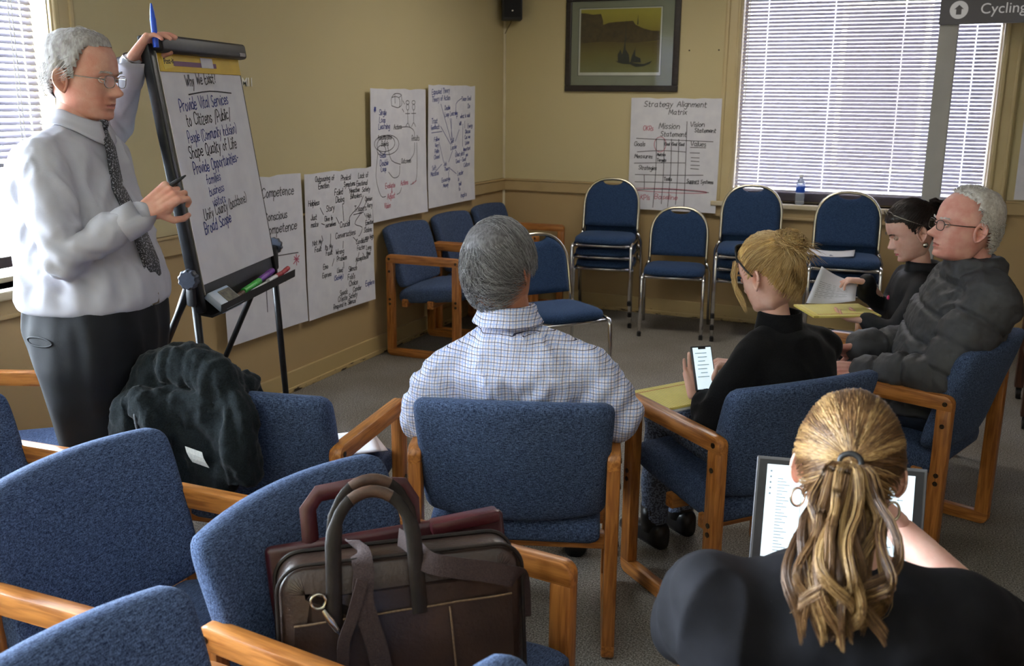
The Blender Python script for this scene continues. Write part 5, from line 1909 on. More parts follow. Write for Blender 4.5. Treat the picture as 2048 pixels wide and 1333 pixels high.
def strands(L, r, taper=0.25, n=3):
    """(count, k, 3) polylines -> one mesh of thin tapered tubes"""
    L = np.asarray(L, float)
    c, k = L.shape[:2]
    T_ = np.gradient(L, axis=1)
    T_ /= np.maximum(np.linalg.norm(T_, axis=2, keepdims=True), 1e-9)
    ref = np.where(np.abs(T_[..., 2:3]) < 0.9, np.array([0, 0, 1.0]), np.array([1.0, 0, 0]))
    n1 = np.cross(T_, ref)
    n1 /= np.maximum(np.linalg.norm(n1, axis=2, keepdims=True), 1e-9)
    n2 = np.cross(T_, n1)
    rr = r * np.interp(np.linspace(0, 1, k), [0, 0.5, 1], [1, 1, taper])[None, :, None]
    if hasattr(r, '__len__'):
        rr = np.asarray(r)[:, None, None] * np.interp(np.linspace(0, 1, k), [0, 0.5, 1], [1, 1, taper])[None, :, None]
    V_ = np.stack([L + rr * (math.cos(2 * PI * j / n) * n1 + math.sin(2 * PI * j / n) * n2) for j in range(n)], 2)
    idx = np.arange(c * k * n).reshape(c, k, n)
    F_ = np.stack([np.stack([idx[:, :-1, j], idx[:, :-1, (j + 1) % n], idx[:, 1:, (j + 1) % n], idx[:, 1:, j]], -1) for j in range(n)], 2).reshape(-1, 4)
    me = bpy.data.meshes.new('strands')
    nv, nf = c * k * n, len(F_)
    me.vertices.add(nv)
    me.vertices.foreach_set('co', V_.astype(np.float32).ravel())
    me.loops.add(nf * 4)
    me.loops.foreach_set('vertex_index', F_.astype(np.int32).ravel())
    me.polygons.add(nf)
    me.polygons.foreach_set('loop_start', np.arange(0, nf * 4, 4, dtype=np.int32))
    me.update(calc_edges=True)
    me.validate()
    me.shade_smooth()
    return me


RAD = np.array([0.0785, 0.0995, 0.1185])
CEN = np.array([0, -0.006, 0.0])


def on_skull(p, h):
    """push a point (head coords) to height h above the skull ellipsoid"""
    d = (np.asarray(p) - CEN) / RAD
    d = d / np.maximum(np.linalg.norm(d, axis=-1, keepdims=True), 1e-9)
    nrm = d / RAD
    nrm /= np.linalg.norm(nrm, axis=-1, keepdims=True)
    return CEN + d * RAD + nrm * h


def comb(roots, flow, length, k=6, lift=0.010, tip=0.004, wob=0.0015):
    """lay strands along the skull: flow(p) gives the combing direction"""
    out = []
    for p in roots:
        p = on_skull(np.array(p), lift)
        L = length * random.uniform(0.7, 1.25)
        li = lift + random.uniform(-0.003, 0.002)
        row = [p]
        f = np.array(flow(p), float) + rng.normal(0, 0.16, 3)
        for i in range(k - 1):
            q = row[-1] + f / max(1e-6, np.linalg.norm(f)) * L / (k - 1)
            q = on_skull(q, li + tip * (i + 1) / (k - 1)) + rng.normal(0, wob, 3)
            f = 0.6 * f + 0.4 * (np.array(flow(q), float))
            row.append(q)
        out.append(row)
    return np.array(out)


def skull_roots(n, ok):
    out = []
    while len(out) < n:
        d = rng.normal(0, 1, 3)
        p = CEN + d / np.linalg.norm(d) * RAD
        if ok(*p):
            out.append(p)
    return out


def hand(mb, wrist, d, pn, side, curl=(0.5, 0.5, 0.5, 0.5), thumb=(0.5, 0.3), s=1.0, spread=0.05, tuck=None):
    """five-fingered hand of capsules; d: wrist->knuckles, pn: palm normal (fingers curl that way), side +1 right / -1 left"""
    d = Vector(d).normalized()
    pn = Vector(pn)
    pn = (pn - d * pn.dot(d)).normalized()
    x = d.cross(pn) * side           # toward the thumb
    x = -x
    w = Vector(wrist)
    T_ = lambda a, b, c: w + x * (a * s) + d * (b * s) + pn * (c * s)
    # palm: fan of capsules
    for a0, a1 in ((0.018, 0.030), (0.008, 0.010), (-0.006, -0.010), (-0.018, -0.029)):
        mb.capsule(T_(a0, 0.006, 0), T_(a1, 0.086, 0), 0.0165 * s, 0.0125 * s, 10)
    mb.capsule(T_(0.020, 0.02, 0.006), T_(0.030, 0.05, 0.008), 0.018 * s, 0.014 * s, 10)
    for i, (bx, L) in enumerate(((0.031, 0.073), (0.0105, 0.081), (-0.0105, 0.075), (-0.030, 0.059))):
        c = curl[i]
        base = T_(bx, 0.088 - 0.004 * abs(i - 1), 0)
        ang = 0.0
        dirx = spread * (1.5 - i)
        p = base
        r = (0.0095, 0.0097, 0.0092, 0.0082)[i] * s
        for seg, (fr, kf) in enumerate(((0.46, 0.85), (0.30, 1.1), (0.24, 0.7))):
            ang += c * kf
            v = (d * math.cos(ang) + pn * math.sin(ang) + x * dirx * math.cos(ang)).normalized()
            q = p + v * (L * fr * s)
            mb.capsule(p, q, r, r * 0.91, 10)
            r *= 0.91
            p = q
    # thumb leaves the side of the palm near its base
    a, c = thumb
    p = T_(0.026, 0.022, 0.006)
    v = (x * math.cos(0.9 - a * 0.9) + d * math.sin(0.9 - a * 0.3) + pn * (0.25 + a * 0.7)).normalized()
    q = p + v * (0.042 * s)
    mb.capsule(p, q, 0.0125 * s, 0.0105 * s, 10)
    v2 = (v + d * 0.35 - x * c + pn * c * 0.3).normalized()
    r_ = q + v2 * (0.032 * s)
    mb.capsule(q, r_, 0.0105 * s, 0.0095 * s, 10)
    v3 = (v2 - x * c * 0.8).normalized()
    mb.capsule(r_, r_ + v3 * (0.024 * s), 0.0095 * s, 0.008 * s, 10)


def ringpts(c, lat, fwd, w, dp, n=28, p=0.82):
    c, lat, fwd = Vector(c), Vector(lat), Vector(fwd)
    out = []
    for k_ in range(n):
        a = 2 * PI * k_ / n
        ca, sa = math.cos(a), math.sin(a)
        out.append(c + lat * (w * math.copysign(abs(ca) ** p, ca)) + fwd * (dp * math.copysign(abs(sa) ** p, sa)))
    return out


def torso(mb, rows, grow=0.0):
    """rows: (center, lateral, forward, half width, half depth)"""
    mb.loft([ringpts(c, l, f, w + grow, d_ + grow) for c, l, f, w, d_ in rows])


def limb(mb, pts, rad, n=14):
    pts = [Vector(p) for p in pts]
    mb.tube(pts, rad, n)
    for p, r in zip(pts, rad):
        mb.sphere(p, r, 14, 10)


def garment(mb, voxel, name, m, root, inv, smooth_it=6, folds=None, fac=0.5):
    me = remesh(mb, voxel, smooth_it * 4, fac)
    me.transform(inv)
    if folds is not None:
        P, N = get_v(me), get_n(me)
        set_v(me, P + N * folds(P)[:, None])
    return link(name, me, m, root)


def seg_param(P, a, b):
    """distance and parameter of points P to segment a-b"""
    a, b = np.array(a), np.array(b)
    d = b - a
    t = np.clip(((P - a) @ d) / (d @ d), 0, 1)
    return np.linalg.norm(P - (a + t[:, None] * d), axis=1), t


def creases(P, amp, scale, seed, squash=(1, 1, 1), sharp=3.0):
    """narrow raised folds along the zero lines of a noise field"""
    n = vnoise(P * np.array(squash), scale, seed, 1)
    n2 = vnoise(P, scale * .45, seed + 9, 1)
    return amp * np.clip(1 - np.abs(n) * sharp, 0, 1) ** 1.6 * np.clip(.35 + n2 * 1.6, 0, 1)


def wrinkles(P, amp, scale, seed, squash=(1, 1, 1)):
    return amp * vnoise(P * np.array(squash), scale, seed, 2)


def collar(c, lat, fwd, up, rw, rd, h, fall, gap=0.35, flare=0.018, th=0.003, drop=0.0, point=0.02):
    """shirt collar: stand plus folded leaf around the neck; gap = half opening angle at the front"""
    c, lat, fwd, up = Vector(c), Vector(lat), Vector(fwd), Vector(up)
    rows = []
    prof = [(0.0, 0.0), (0.0, 0.5), (0.001, 0.9), (0.004, 1.0), (0.009, 0.93), (0.013, 0.6)]
    n = 41
    angs = [gap + (2 * PI - 2 * gap) * i / (n - 1) for i in range(n)]
    P = []
    def at(a, off, z):
        fr = max(0.0, math.cos(a))
        return c + lat * ((rw + off) * math.sin(a)) + fwd * ((rd + off) * math.cos(a)) + up * (z - drop * fr)
    for off, zz in prof:
        P.append([at(a, off, h * zz) for a in angs])
    for k_ in (0.35, 0.7, 1.0):
        row = []
        for a in angs:
            fr = max(0.0, math.cos(a)) ** 3
            row.append(at(a, 0.013 + flare * k_, h * 0.6 - (fall + point * fr - h * 0.4) * k_))
        P.append(row)
    m = MB()
    m.sheet(P, th)
    return m


def glasses(head, root, inv, frame, lens, rim=True, half=0.0, name='eyeglasses', y0=0.100, z0=-0.004, r=0.0011, up_tilt=0.0, size=(0.024, 0.0165), temples=True):
    m = MB()
    L = MB()
    for s in (-1, 1):
        c = V(s * 0.032, y0, z0)
        pts = []
        for i in range(29):
            a = 2 * PI * i / 28
            ca, sa = math.cos(a), math.sin(a)
            pts.append(c + V(size[0] * math.copysign(abs(ca) ** 0.75, ca), -0.004 * abs(s * 0.032 + size[0] * ca) / 0.05, size[1] * math.copysign(abs(sa) ** 0.75, sa)))
        if rim:
            m.tube(pts, r, 8, False)
        L.add(pts[:-1], [tuple(range(28))])
        if temples:
            m.tube([c + V(s * size[0], -0.004, 0.006), V(s * 0.066, y0 - 0.012, z0 + 0.007), V(s * 0.0775, 0.03, z0 + 0.008), V(s * 0.080, -0.006, z0 + 0.010), V(s * 0.081, -0.022, z0 + 0.002), V(s * 0.081, -0.034, z0 - 0.016)], r * 1.15, 8)
    m.tube([V(-0.010, y0 - 0.001, z0 + 0.003), V(0, y0 + 0.003, z0 + 0.006), V(0.010, y0 - 0.001, z0 + 0.003)], r, 8)
    for mm, nm, mt in ((m, 'glasses_frame', frame), (L, 'glasses_lens', lens)):
        if not mm.v:
            continue
        mm.v = [inv @ (head.M @ Vector(p)) for p in mm.v]
    o = m.build(name, frame, root, True)
    for k_ in range(2):
        q = MB(); q.add(L.v[k_ * 28:(k_ + 1) * 28], [tuple(range(28))]); q.build('lens', lens, o)
    return o


EYEW = mat('eye_white', srgb(228, 222, 216), 0.25, var=srgb(220, 212, 206), scale=40)
EYEI = mat('eye_iris', srgb(60, 70, 78), 0.15, var=srgb(40, 46, 52), scale=90)
LENS = glass_mat('spectacle_lens', (0.93, 0.95, 0.96, 1))
for _n in LENS.node_tree.nodes:
    if _n.type == 'MIX_SHADER':
        for _l in list(_n.inputs[0].links):
            LENS.node_tree.links.remove(_l)
        _n.inputs[0].default_value = 0.06
SKIN_A = skin_mat('ruddy_skin', srgb(214, 164, 142), srgb(200, 136, 116))
SKIN_B = skin_mat('tan_skin', srgb(196, 142, 116), srgb(184, 122, 98))
SKIN_C = skin_mat('fair_skin', srgb(230, 188, 170), srgb(218, 166, 148))
SKIN_D = skin_mat('pink_skin', srgb(222, 170, 154), srgb(208, 142, 128))


def figure(label, base, rotz=0.0):
    t = thing('person', label, 'person', base, rotz)
    M_ = Matrix.Translation(base) @ Matrix.Rotation(rotz, 4, 'Z')
    return t, M_.inverted()


def body_mesh(root, inv, skin, head, body_mb, hands_mb, extra=None):
    """one body object: remeshed trunk and limbs, finer hands and the head joined into a single mesh"""
    bm = bmesh.new()
    parts = [remesh(body_mb, 0.012, 6)]
    if hands_mb.v:
        parts.append(remesh(hands_mb, 0.0028, 5, 0.5))
    h = MB()
    head.add_to(h)
    parts.append(h.mesh('head', True))
    for p in parts:
        bm.from_mesh(p)
    me = bpy.data.meshes.new('body')
    bm.to_mesh(me)
    bm.free()
    for p in parts:
        bpy.data.meshes.remove(p)
    me.transform(inv)
    me.shade_smooth()
    head.skin = skin
    return link('body', me, skin, root)


def put_hair(name, me, head, inv, m, root, stuff=True):
    me.transform(inv @ head.M)
    o = link(name, me, m, root)
    if stuff:
        o['kind'] = 'stuff'
    return o
UP = V(0, 0, 1)


def frame2(f):
    f = Vector((f[0], f[1], 0)).normalized()
    return f, f.cross(UP)            # forward, right


def sm(x, a, b_):
    t = min(1.0, max(0.0, (x - a) / (b_ - a)))
    return t * t * (3 - 2 * t)


def male_hairline(front=0.066, nape=-0.066, temple=0.045):
    def zmin(y):
        if y > temple:
            return front - 0.004 + (y - temple) * 0.15
        if y > 0.012:
            return -0.012 + (front + 0.008) * sm(y, 0.012, temple)
        if y > -0.035:
            return -0.012 + 0.035 * sm(y, -0.035, -0.01) * (1 - sm(y, -0.01, 0.012)) - 0.0 * y
        return -0.012 + (nape + 0.012) * sm(-y, 0.035, 0.062)
    return zmin


def cap_fn(zmin, th, soft=0.018, side=1.0):
    def fn(x, y, z):
        e = z - zmin(y)
        if e <= 0:
            return -1
        return th * sm(e, -0.004, soft) * (side if z < 0.05 else 1.0)
    return fn


LIPM = mat('lip_tone', srgb(196, 124, 112), 0.5, var=srgb(184, 110, 100), scale=60)
LIPF = mat('rose_lip_tone', srgb(196, 104, 104), 0.4, var=srgb(184, 92, 94), scale=60)
SHOE = mat('black_leather_shoe', srgb(18, 17, 18), 0.35, var=srgb(28, 26, 27), scale=20, bump=0.1)


def shoe(root, inv, heel, toe_dir, m=SHOE, L=0.28, W_=0.048, h=0.075, name='shoe'):
    """simple laced-shoe solid: sole, vamp, heel"""
    f, r = frame2(toe_dir)
    heel = Vector(heel)
    mb = MB()
    rings = []
    for t, w, hh in ((0, .7, .95), (.06, .9, 1.0), (.2, .95, 1.0), (.4, .9, .85), (.6, 1.0, .62), (.8, 1.02, .50), (.93, .8, .42), (1.0, .35, .30)):
        c = heel + f * (t * L)
        rings.append([c + r * (W_ * w * math.copysign(abs(math.cos(a)) ** .7, math.cos(a))) + UP * (h * hh * (0.5 + 0.5 * math.copysign(abs(math.sin(a)) ** .6, math.sin(a)))) for a in [2 * PI * k_ / 20 for k_ in range(20)]])
    mb.loft(rings)
    mb.v = [inv @ Vector(p) for p in mb.v]
    return mb.build(name, m, root, True)


def eyes_brows(h, root, inv, bm_):
    h.eyes(root, inv)
    h.brows(root, inv, bm_)


# =================================================================== A  presenter
JA = {'neck': (0.943, -5.082, 1.578), 't0': (0.905, -5.08, 1.534), 't1': (0.89, -5.095, 1.479), 't2': (0.894, -5.115, 1.378), 't3': (0.941, -5.125, 1.263), 't4': (0.974, -5.135, 1.162), 't5': (0.995, -5.15, 1.063), 't6': (1.007, -5.165, 0.974), 't7': (1.024, -5.18, 0.873),
      'shN': (0.955, -5.262, 1.462), 'elN': (1.104, -5.346, 1.200), 'wrN': (1.246, -5.19, 1.318), 'shF': (0.80, -4.935, 1.48), 'elF': (0.775, -4.80, 1.545), 'wrF': (0.892, -4.825, 1.738), 'head': (0.936, -5.064, 1.69), 'mk0': (1.273, -5.137, 1.377), 'mk1': (1.314, -5.085, 1.42)}
J = {k_: Vector(v) for k_, v in JA.items()}
f, r = frame2((0.978, 0.206))
root, inv = figure('man in light grey shirt and dark tie standing at the easel', (1.05, -5.17, 0.0))
hd = Head(J['head'], (0.955, 0.26, -0.10), (0.06, 0.02, 1), 1.05, jaw=1.06, nose=1.08)
rows = [(J['t0'], r, f, .080, .070), (J['t0'].lerp(J['t1'], .45), r, f, .150, .100), (J['t1'], r, f, .195, .122), (J['t2'], r, f, .203, .148), (J['t3'], r, f, .196, .170), (J['t4'], r, f, .195, .183), (J['t5'], r, f, .193, .180)]
legs_base = J['t7']
def presenter_trunk(mb, g):
    torso(mb, rows, g)
b = MB(); presenter_trunk(b, -0.014)
torso(b, [(J['t5'], r, f, .18, .165), (J['t6'], r, f, .18, .165), (J['t7'], r, f, .17, .15)])
limb(b, [J['neck'] + V(-.022, -.004, .05), J['t0'] + V(.01, 0, -.02)], [.054, .072])
limb(b, [J['shN'], J['elN'], J['wrN']], [.052, .042, .030]); limb(b, [J['shF'], J['elF'], J['wrF']], [.05, .042, .030])
feet = []
for s, fo in ((1, .03), (-1, -.05)):
    hip = J['t7'] + r * (s * .062)
    kn = V(1.035, -5.13, .50) + r * (s * .075) + f * fo
    an = V(1.035, -5.13, .09) + r * (s * .09) + f * (fo - .02)
    feet.append((hip, kn, an)); limb(b, [hip, kn, an], [.085, .058, .042])
h = MB()
hand(h, J['wrN'] + (J['wrN'] - J['elN']).normalized() * .012, (0.28, .30, .30), (-0.4, .55, -.45), 1, (0.85, 0.95, 1.05, 1.15), (0.75, 0.55), 1.0)
hand(h, J['wrF'] + (J['wrF'] - J['elF']).normalized() * .01, (0.42, 0.34, 0.62), (0.75, 0.22, -0.55), -1, (0.42, 0.48, 0.55, 0.6), (0.35, 0.2), 1.0, 0.08)
body_mesh(root, inv, SKIN_A, hd, b, h)
GREYSHIRT = mat('light_grey_shirt', srgb(186, 186, 194), 0.75, var=srgb(178, 178, 188), scale=5, bump=0.06, bscale=320, spec=0.2)
b = MB(); presenter_trunk(b, 0.004)
torso(b, [(J['t4'] + UP * .02, r, f, .200, .190), (J['t5'] + UP * .015, r, f, .216, .202), (J['t5'] - UP * .018, r, f, .216, .200), (J['t5'] - UP * .034, r, f, .205, .190)])
b.capsule(J['t0'] + UP * -.01, J['shN'] + r * -.03 + UP * .005, .06, .066)
b.capsule(J['t0'] + UP * -.01, J['shF'] + r * .03 + UP * .005, .06, .066)
limb(b, [J['shN'] + UP * .0, J['shN'].lerp(J['elN'], .5), J['elN'], J['elN'].lerp(J['wrN'], .5), J['wrN'] - (J['wrN'] - J['elN']) * .06], [.070, .068, .058, .052, .042])
limb(b, [J['shF'], J['shF'].lerp(J['elF'], .5), J['elF'], J['elF'].lerp(J['wrF'], .5), J['wrF'] - (J['wrF'] - J['elF']) * .08], [.074, .066, .057, .05, .042])
def foldA(P):
    W = P + np.array([1.05, -5.17, 0])
    d = wrinkles(P, .007, 11, 2, (1, 1, .55)) + wrinkles(P, .0035, 26, 4, (1.0, 1.0, .5))
    de, te = seg_param(W, J['elN'], J['elN'] + UP * .001)
    ring = np.exp(-(de / .10) ** 2)
    d += ring * .006 * np.sin((W[:, 2] * 1.0 + W[:, 0] * .6) * 120)
    low = np.exp(-((W[:, 2] - 1.10) / .05) ** 2)
    d += low * .006 * np.sin(W[:, 0] * 60 + W[:, 1] * 50)
    bk = np.clip((1.06 - W[:, 0]) * 4, 0, 1)
    d += bk * .006 * np.sin((W[:, 2] + W[:, 0] * 1.3) * 38) * np.exp(-((W[:, 2] - 1.22) / .14) ** 2)
    Q = np.stack([P[:, 0] * .9 + P[:, 2] * .6, P[:, 1], P[:, 2] * .6 - P[:, 0] * .5], 1)
    d = d + creases(Q, .013, 9, 61, (1, 1, .5)) + creases(P, .008, 17, 63, (1, 1, .6))
    return d * np.clip((W[:, 2] - 1.03) * 14, .12, 1)
garment(b, .0075, 'shirt', GREYSHIRT, root, inv, 5, foldA)
m = collar(J['t0'].lerp(J['neck'], .35) + UP * .0, r, f, (UP + f * .10).normalized(), .071, .074, .048, .040, .14, .018, .003, .035, .030); m.v = [inv @ Vector(p) for p in m.v]; m.build('collar', GREYSHIRT, root, True)
for a_, b_, nm in ((J['elN'], J['wrN'], 'cuff'), (J['elF'], J['wrF'], 'cuff')):
    dd = (b_ - a_).normalized(); e_ = b_ - dd * .004
    m = MB(); m.tube([e_ - dd * .066, e_ - dd * .05, e_ - dd * .002, e_, e_ - dd * .002, e_ - dd * .03], [.0485, .0500, .0480, .0465, .0445, .0435], 24, False); m.v = [inv @ Vector(p) for p in m.v]; m.build(nm, GREYSHIRT, root, True)
# watch band on the raised wrist
dd = (J['wrF'] - J['elF']).normalized()
m = MB(); m.tube([J['wrF'] + dd * .006, J['wrF'] + dd * .018], [.033, .032], 20, False); m.v = [inv @ Vector(p) for p in m.v]; m.build('watch_band', STEEL, root, True)
# tie
TIE = mat('dark_patterned_tie', srgb(34, 34, 40), 0.6, var=srgb(150, 150, 158), scale=260, lo=.60, hi=.66, detail=0)
path = [J['t0'] + f * .088 + UP * .012, J['t1'] + f * .134 + UP * .01, J['t2'] + f * .160, J['t3'] + f * .183, J['t4'] + f * .198, J['t4'] + f * .202 - UP * .05, J['t4'] + f * .204 - UP * .085]
ws = [.016, .022, .028, .034, .040, .042, .006]
P = []
for i in range(25):
    t_ = i / 24 * 6; k_ = min(5, int(t_)); u_ = t_ - k_
    c = path[k_].lerp(path[k_ + 1], u_); w_ = ws[k_] * (1 - u_) + ws[k_ + 1] * u_
    P.append([c + r * (w_ * s) + f * (.004 * (1 - s * s)) for s in (-1, -.5, 0, .5, 1)])
m = MB(); m.sheet(P, .004); m.v = [inv @ Vector(p) for p in m.v]; m.build('tie', TIE, root, True)
m = MB(); m.sphere(J['t0'] + f * .090 + UP * .022, (.017, .017, .02), 12, 8); m.v = [inv @ Vector(p) for p in m.v]; m.build('tie_knot', TIE, root, True)
# trousers, belt
TRO = mat('charcoal_trousers', srgb(15, 16, 21), 0.75, var=srgb(20, 22, 28), scale=14, bump=0.08, bscale=300, spec=0.3)
b = MB(); torso(b, [(J['t5'] - UP * .0, r, f, .197, .184), (J['t6'], r, f, .203, .186), (J['t7'], r, f, .190, .170), (J['t7'] - UP * .07, r, f, .174, .152), (J['t7'] - UP * .15, r, f, .158, .134), (J['t7'] - UP * .24, r, f, .146, .116), (J['t7'] - UP * .33, r, f, .130, .095)])
for (hip, kn, an) in feet:
    limb(b, [hip, hip.lerp(kn, .35), kn, kn.lerp(an, .5), an + UP * .0], [.098, .096, .084, .078, .072])
def foldT(P):
    a = np.arctan2(P[:, 1], P[:, 0])
    return wrinkles(P, .010, 9, 7, (1, 1, .22)) + creases(P, .014, 8, 77, (1, 1, .18)) + .004 * np.sin(a * 9 + P[:, 2] * 5) * np.clip((.95 - P[:, 2]) * 3, 0, 1)
trous = garment(b, .009, 'trousers', TRO, root, inv, 6, foldT)
m = MB(); m.loft([ringpts(J['t5'] + UP * q, r, f, .199 + g_, .186 + g_) for q, g_ in ((-.026, 0), (-.024, .004), (.010, .004), (.012, 0))], cap=False); m.v = [inv @ Vector(p) for p in m.v]; bl_ = m.build('belt', SHOE, root, True)
m = MB(); m.box(J['t5'] + f * .192 - UP * .007, (.012, .045, .036), .004, 2, Matrix((f, r, UP)).transposed()); m.v = [inv @ Vector(p) for p in m.v]; m.build('belt_buckle', STEEL, bl_)
# back pocket welt on the near side
from mathutils.bvhtree import BVHTree
tm_ = trous.data
bvh = BVHTree.FromPolygons([v.co for v in tm_.vertices], [list(q.vertices) for q in tm_.polygons])
m = MB(); pc = J['t6'] - f * .055 + r * .20; tg_ = (f * .97 + r * .22).normalized(); M0 = inv.inverted()
pts = []
for a in [2 * PI * i / 20 for i in range(21)]:
    q = pc + tg_ * (.055 * math.cos(a)) + UP * (-.012 + .013 * math.sin(a))
    lo_, no_, _i, _d = bvh.find_nearest(inv @ q)
    pts.append(M0 @ (lo_ + no_ * .001))
m.tube(pts, .0028, 6, False); m.v = [inv @ Vector(p) for p in m.v]; m.build('pocket_welt', TRO, root, True)
for (hip, kn, an) in feet:
    shoe(root, inv, V(an.x, an.y, 0) - f * .15, f)
# hair, brows, eyes, glasses
GH = hair_mat('grey_white_hair', [srgb(150, 144, 140), srgb(196, 192, 188), srgb(222, 220, 216), srgb(120, 112, 106)])
zm = male_hairline(.086, -.072, .050)
put_hair('hair', hd.hair_cap(cap_fn(zm, .0125, .03), 1, .003), hd, inv, mat('grey_hair_mass', srgb(176, 172, 168), 0.7, var=srgb(140, 134, 130), scale=160, stretch=(1, 1, .3)), root)
rt = skull_roots(1500, lambda x, y, z: z > zm(y) + .006)
put_hair('hair_strands', comb(rt, lambda p: (0.25 * np.sign(p[0]), -1.0, -0.55 if p[2] < .05 else -.1), .034, 5, .0115, .004, .0014) if False else strands(comb(rt, lambda p: (0.2 * np.sign(p[0]), -1.0, -.7 if p[2] < .05 else -.15), .034, 5, .011, .004, .0013), .0007), hd, inv, GH, root)
eyes_brows(hd, root, inv, GH); hd.lips(root, inv, LIPM)
glasses(hd, root, inv, mat('steel_spectacle_frame', srgb(150, 146, 140), 0.25, 0.9), LENS, True)
# black marker in the near hand, blue marker in the raised hand
def held_marker(label, a, b_, m_, r_=.0085):
    a, b_ = Vector(a), Vector(b_)
    t = thing('marker_pen', label, 'marker', (a + b_) / 2)
    d_ = (b_ - a).normalized(); L_ = (b_ - a).length; A_ = -d_ * L_ / 2
    q = MB(); q.tube([A_, A_ + d_ * L_ * .66], r_, 14); q.build('barrel', m_, t, True, 40)
    q = MB(); q.tube([A_ + d_ * L_ * .65, A_ + d_ * L_ * .80, A_ + d_ * L_ * .93, A_ + d_ * L_], [r_ * .92, r_ * .75, r_ * .45, r_ * .25], 14); q.build('tip', BLACKP if m_ is BLACKP else m_, t, True, 40)
    return t
held_marker('black marker in the right hand of the presenter', J['mk0'] - (J['mk1'] - J['mk0']) * .85, J['mk1'], BLACKP)
held_marker('blue marker held upright against the top of the easel', (0.968, -4.795, 1.785), (0.956, -4.790, 1.918), BLUM, .0095)

# =================================================================== B  man in checked shirt
J = {k_: Vector(v) for k_, v in {'head': (2.113, -4.69, 1.157), 'neck': (2.141, -4.693, 1.015), 'shL': (1.992, -4.80, 0.852), 'shR': (2.395, -4.664, 0.872), 'elL': (1.925, -4.830, 0.715), 'elR': (2.475, -4.640, 0.735)}.items()}
f, r = frame2((-0.30, 0.954))
root, inv = figure('grey haired man in blue checked shirt seated with his back turned', (2.17, -4.62, 0.0), math.atan2(r.y, r.x))
hf = V(0.16, 0.98, -.04)
hd = Head(J['head'], hf, (-.06, .02, 1), 1.09, jaw=1.05)
smid = (J['shL'] + J['shR']) / 2
rows = [(V(2.165, -4.60, .52), r, f, .20, .14), (V(2.175, -4.64, .64), r, f, .205, .145), (V(2.18, -4.68, .76), r, f, .222, .140), (smid + V(0, 0, 0), r, f, .215, .118), (smid + V(-.005, .012, .065), r, f, .155, .098), (smid + V(-.02, .022, .115), r, f, .098, .080), (J['neck'] + V(0, 0, -.03), r, f, .072, .066)]
b = MB(); torso(b, rows, -.014); limb(b, [J['neck'] + V(-.01, .01, .05), J['neck'] - UP * .06], [.066, .072])
wl, wr = J['elL'] + f * .24 + r * .03, J['elR'] + f * .24 - r * .03
limb(b, [J['shL'], J['elL'], wl], [.05, .042, .03]); limb(b, [J['shR'], J['elR'], wr], [.05, .042, .03])
legs = []
for s in (-1, 1):
    hip = V(2.165, -4.58, .52) + r * (s * .10); kn = hip + f * .44 + r * (s * .04) + UP * .0; an = V(kn.x, kn.y, .09) + f * .03
    legs.append((hip, kn, an)); limb(b, [hip, kn, an], [.085, .06, .042])
h = MB(); hand(h, wl, f, (0, 0, -1), -1, (.4, .4, .45, .5), (.4, .3)); hand(h, wr, f, (0, 0, -1), 1, (.4, .4, .45, .5), (.4, .3))
body_mesh(root, inv, SKIN_B, hd, b, h)


def check_mat():
    """white shirting with navy and pale-blue crossing lines, in the wearer's own axes"""
    m = bpy.data.materials.new('blue_check_shirting')
    m.use_nodes = True
    q = NT(m)
    q.b.inputs['Roughness'].default_value = 0.8
    q.b.inputs['Specular IOR Level'].default_value = 0.2
    tc = q.n('ShaderNodeTexCoord')
    nz = q.n('ShaderNodeTexNoise', i_Scale=7.0, i_Detail=1.0)
    q.l(tc, 'Object', nz, 'Vector')
    wob = q.n('ShaderNodeMix', data_type='RGBA', blend_type='LINEAR_LIGHT')
    wob.inputs[0].default_value = 0.012
    q.l(tc, 'Object', wob, 6); q.l(nz, 1, wob, 7)
    sp = q.n('ShaderNodeSeparateXYZ')
    q.l(wob, 2, sp, 0)
    def lines(out, period, width, shift):
        a = q.n('ShaderNodeMath', operation='MULTIPLY_ADD'); a.inputs[1].default_value = 1 / period; a.inputs[2].default_value = shift
        q.l(sp, out, a, 0)
        fr = q.n('ShaderNodeMath', operation='FRACT'); q.l(a, 0, fr, 0)
        lt = q.n('ShaderNodeMath', operation='LESS_THAN'); lt.inputs[1].default_value = width / period
        q.l(fr, 0, lt, 0)
        return lt
    def mx(a, b_):
        n = q.n('ShaderNodeMath', operation='MAXIMUM'); q.l(a, 0, n, 0); q.l(b_, 0, n, 1); return n
    P_ = 0.0175
    dark = mx(lines(0, P_, .0013, 0), lines(2, P_, .0013, 0))
    blue = mx(mx(lines(0, P_, .0024, .5), lines(2, P_, .0024, .5)), mx(lines(0, P_ / 2, .0009, .25), lines(2, P_ / 2, .0009, .25)))
    c1 = q.n('ShaderNodeMix', data_type='RGBA'); c1.inputs[6].default_value = srgb(236, 232, 242); c1.inputs[7].default_value = srgb(166, 186, 232)
    q.l(blue, 0, c1, 0)
    c2 = q.n('ShaderNodeMix', data_type='RGBA'); c2.inputs[7].default_value = srgb(62, 62, 88)
    q.l(dark, 0, c2, 0); q.l(c1, 2, c2, 6)
    q.l(c2, 2, q.b, 'Base Color')
    return m


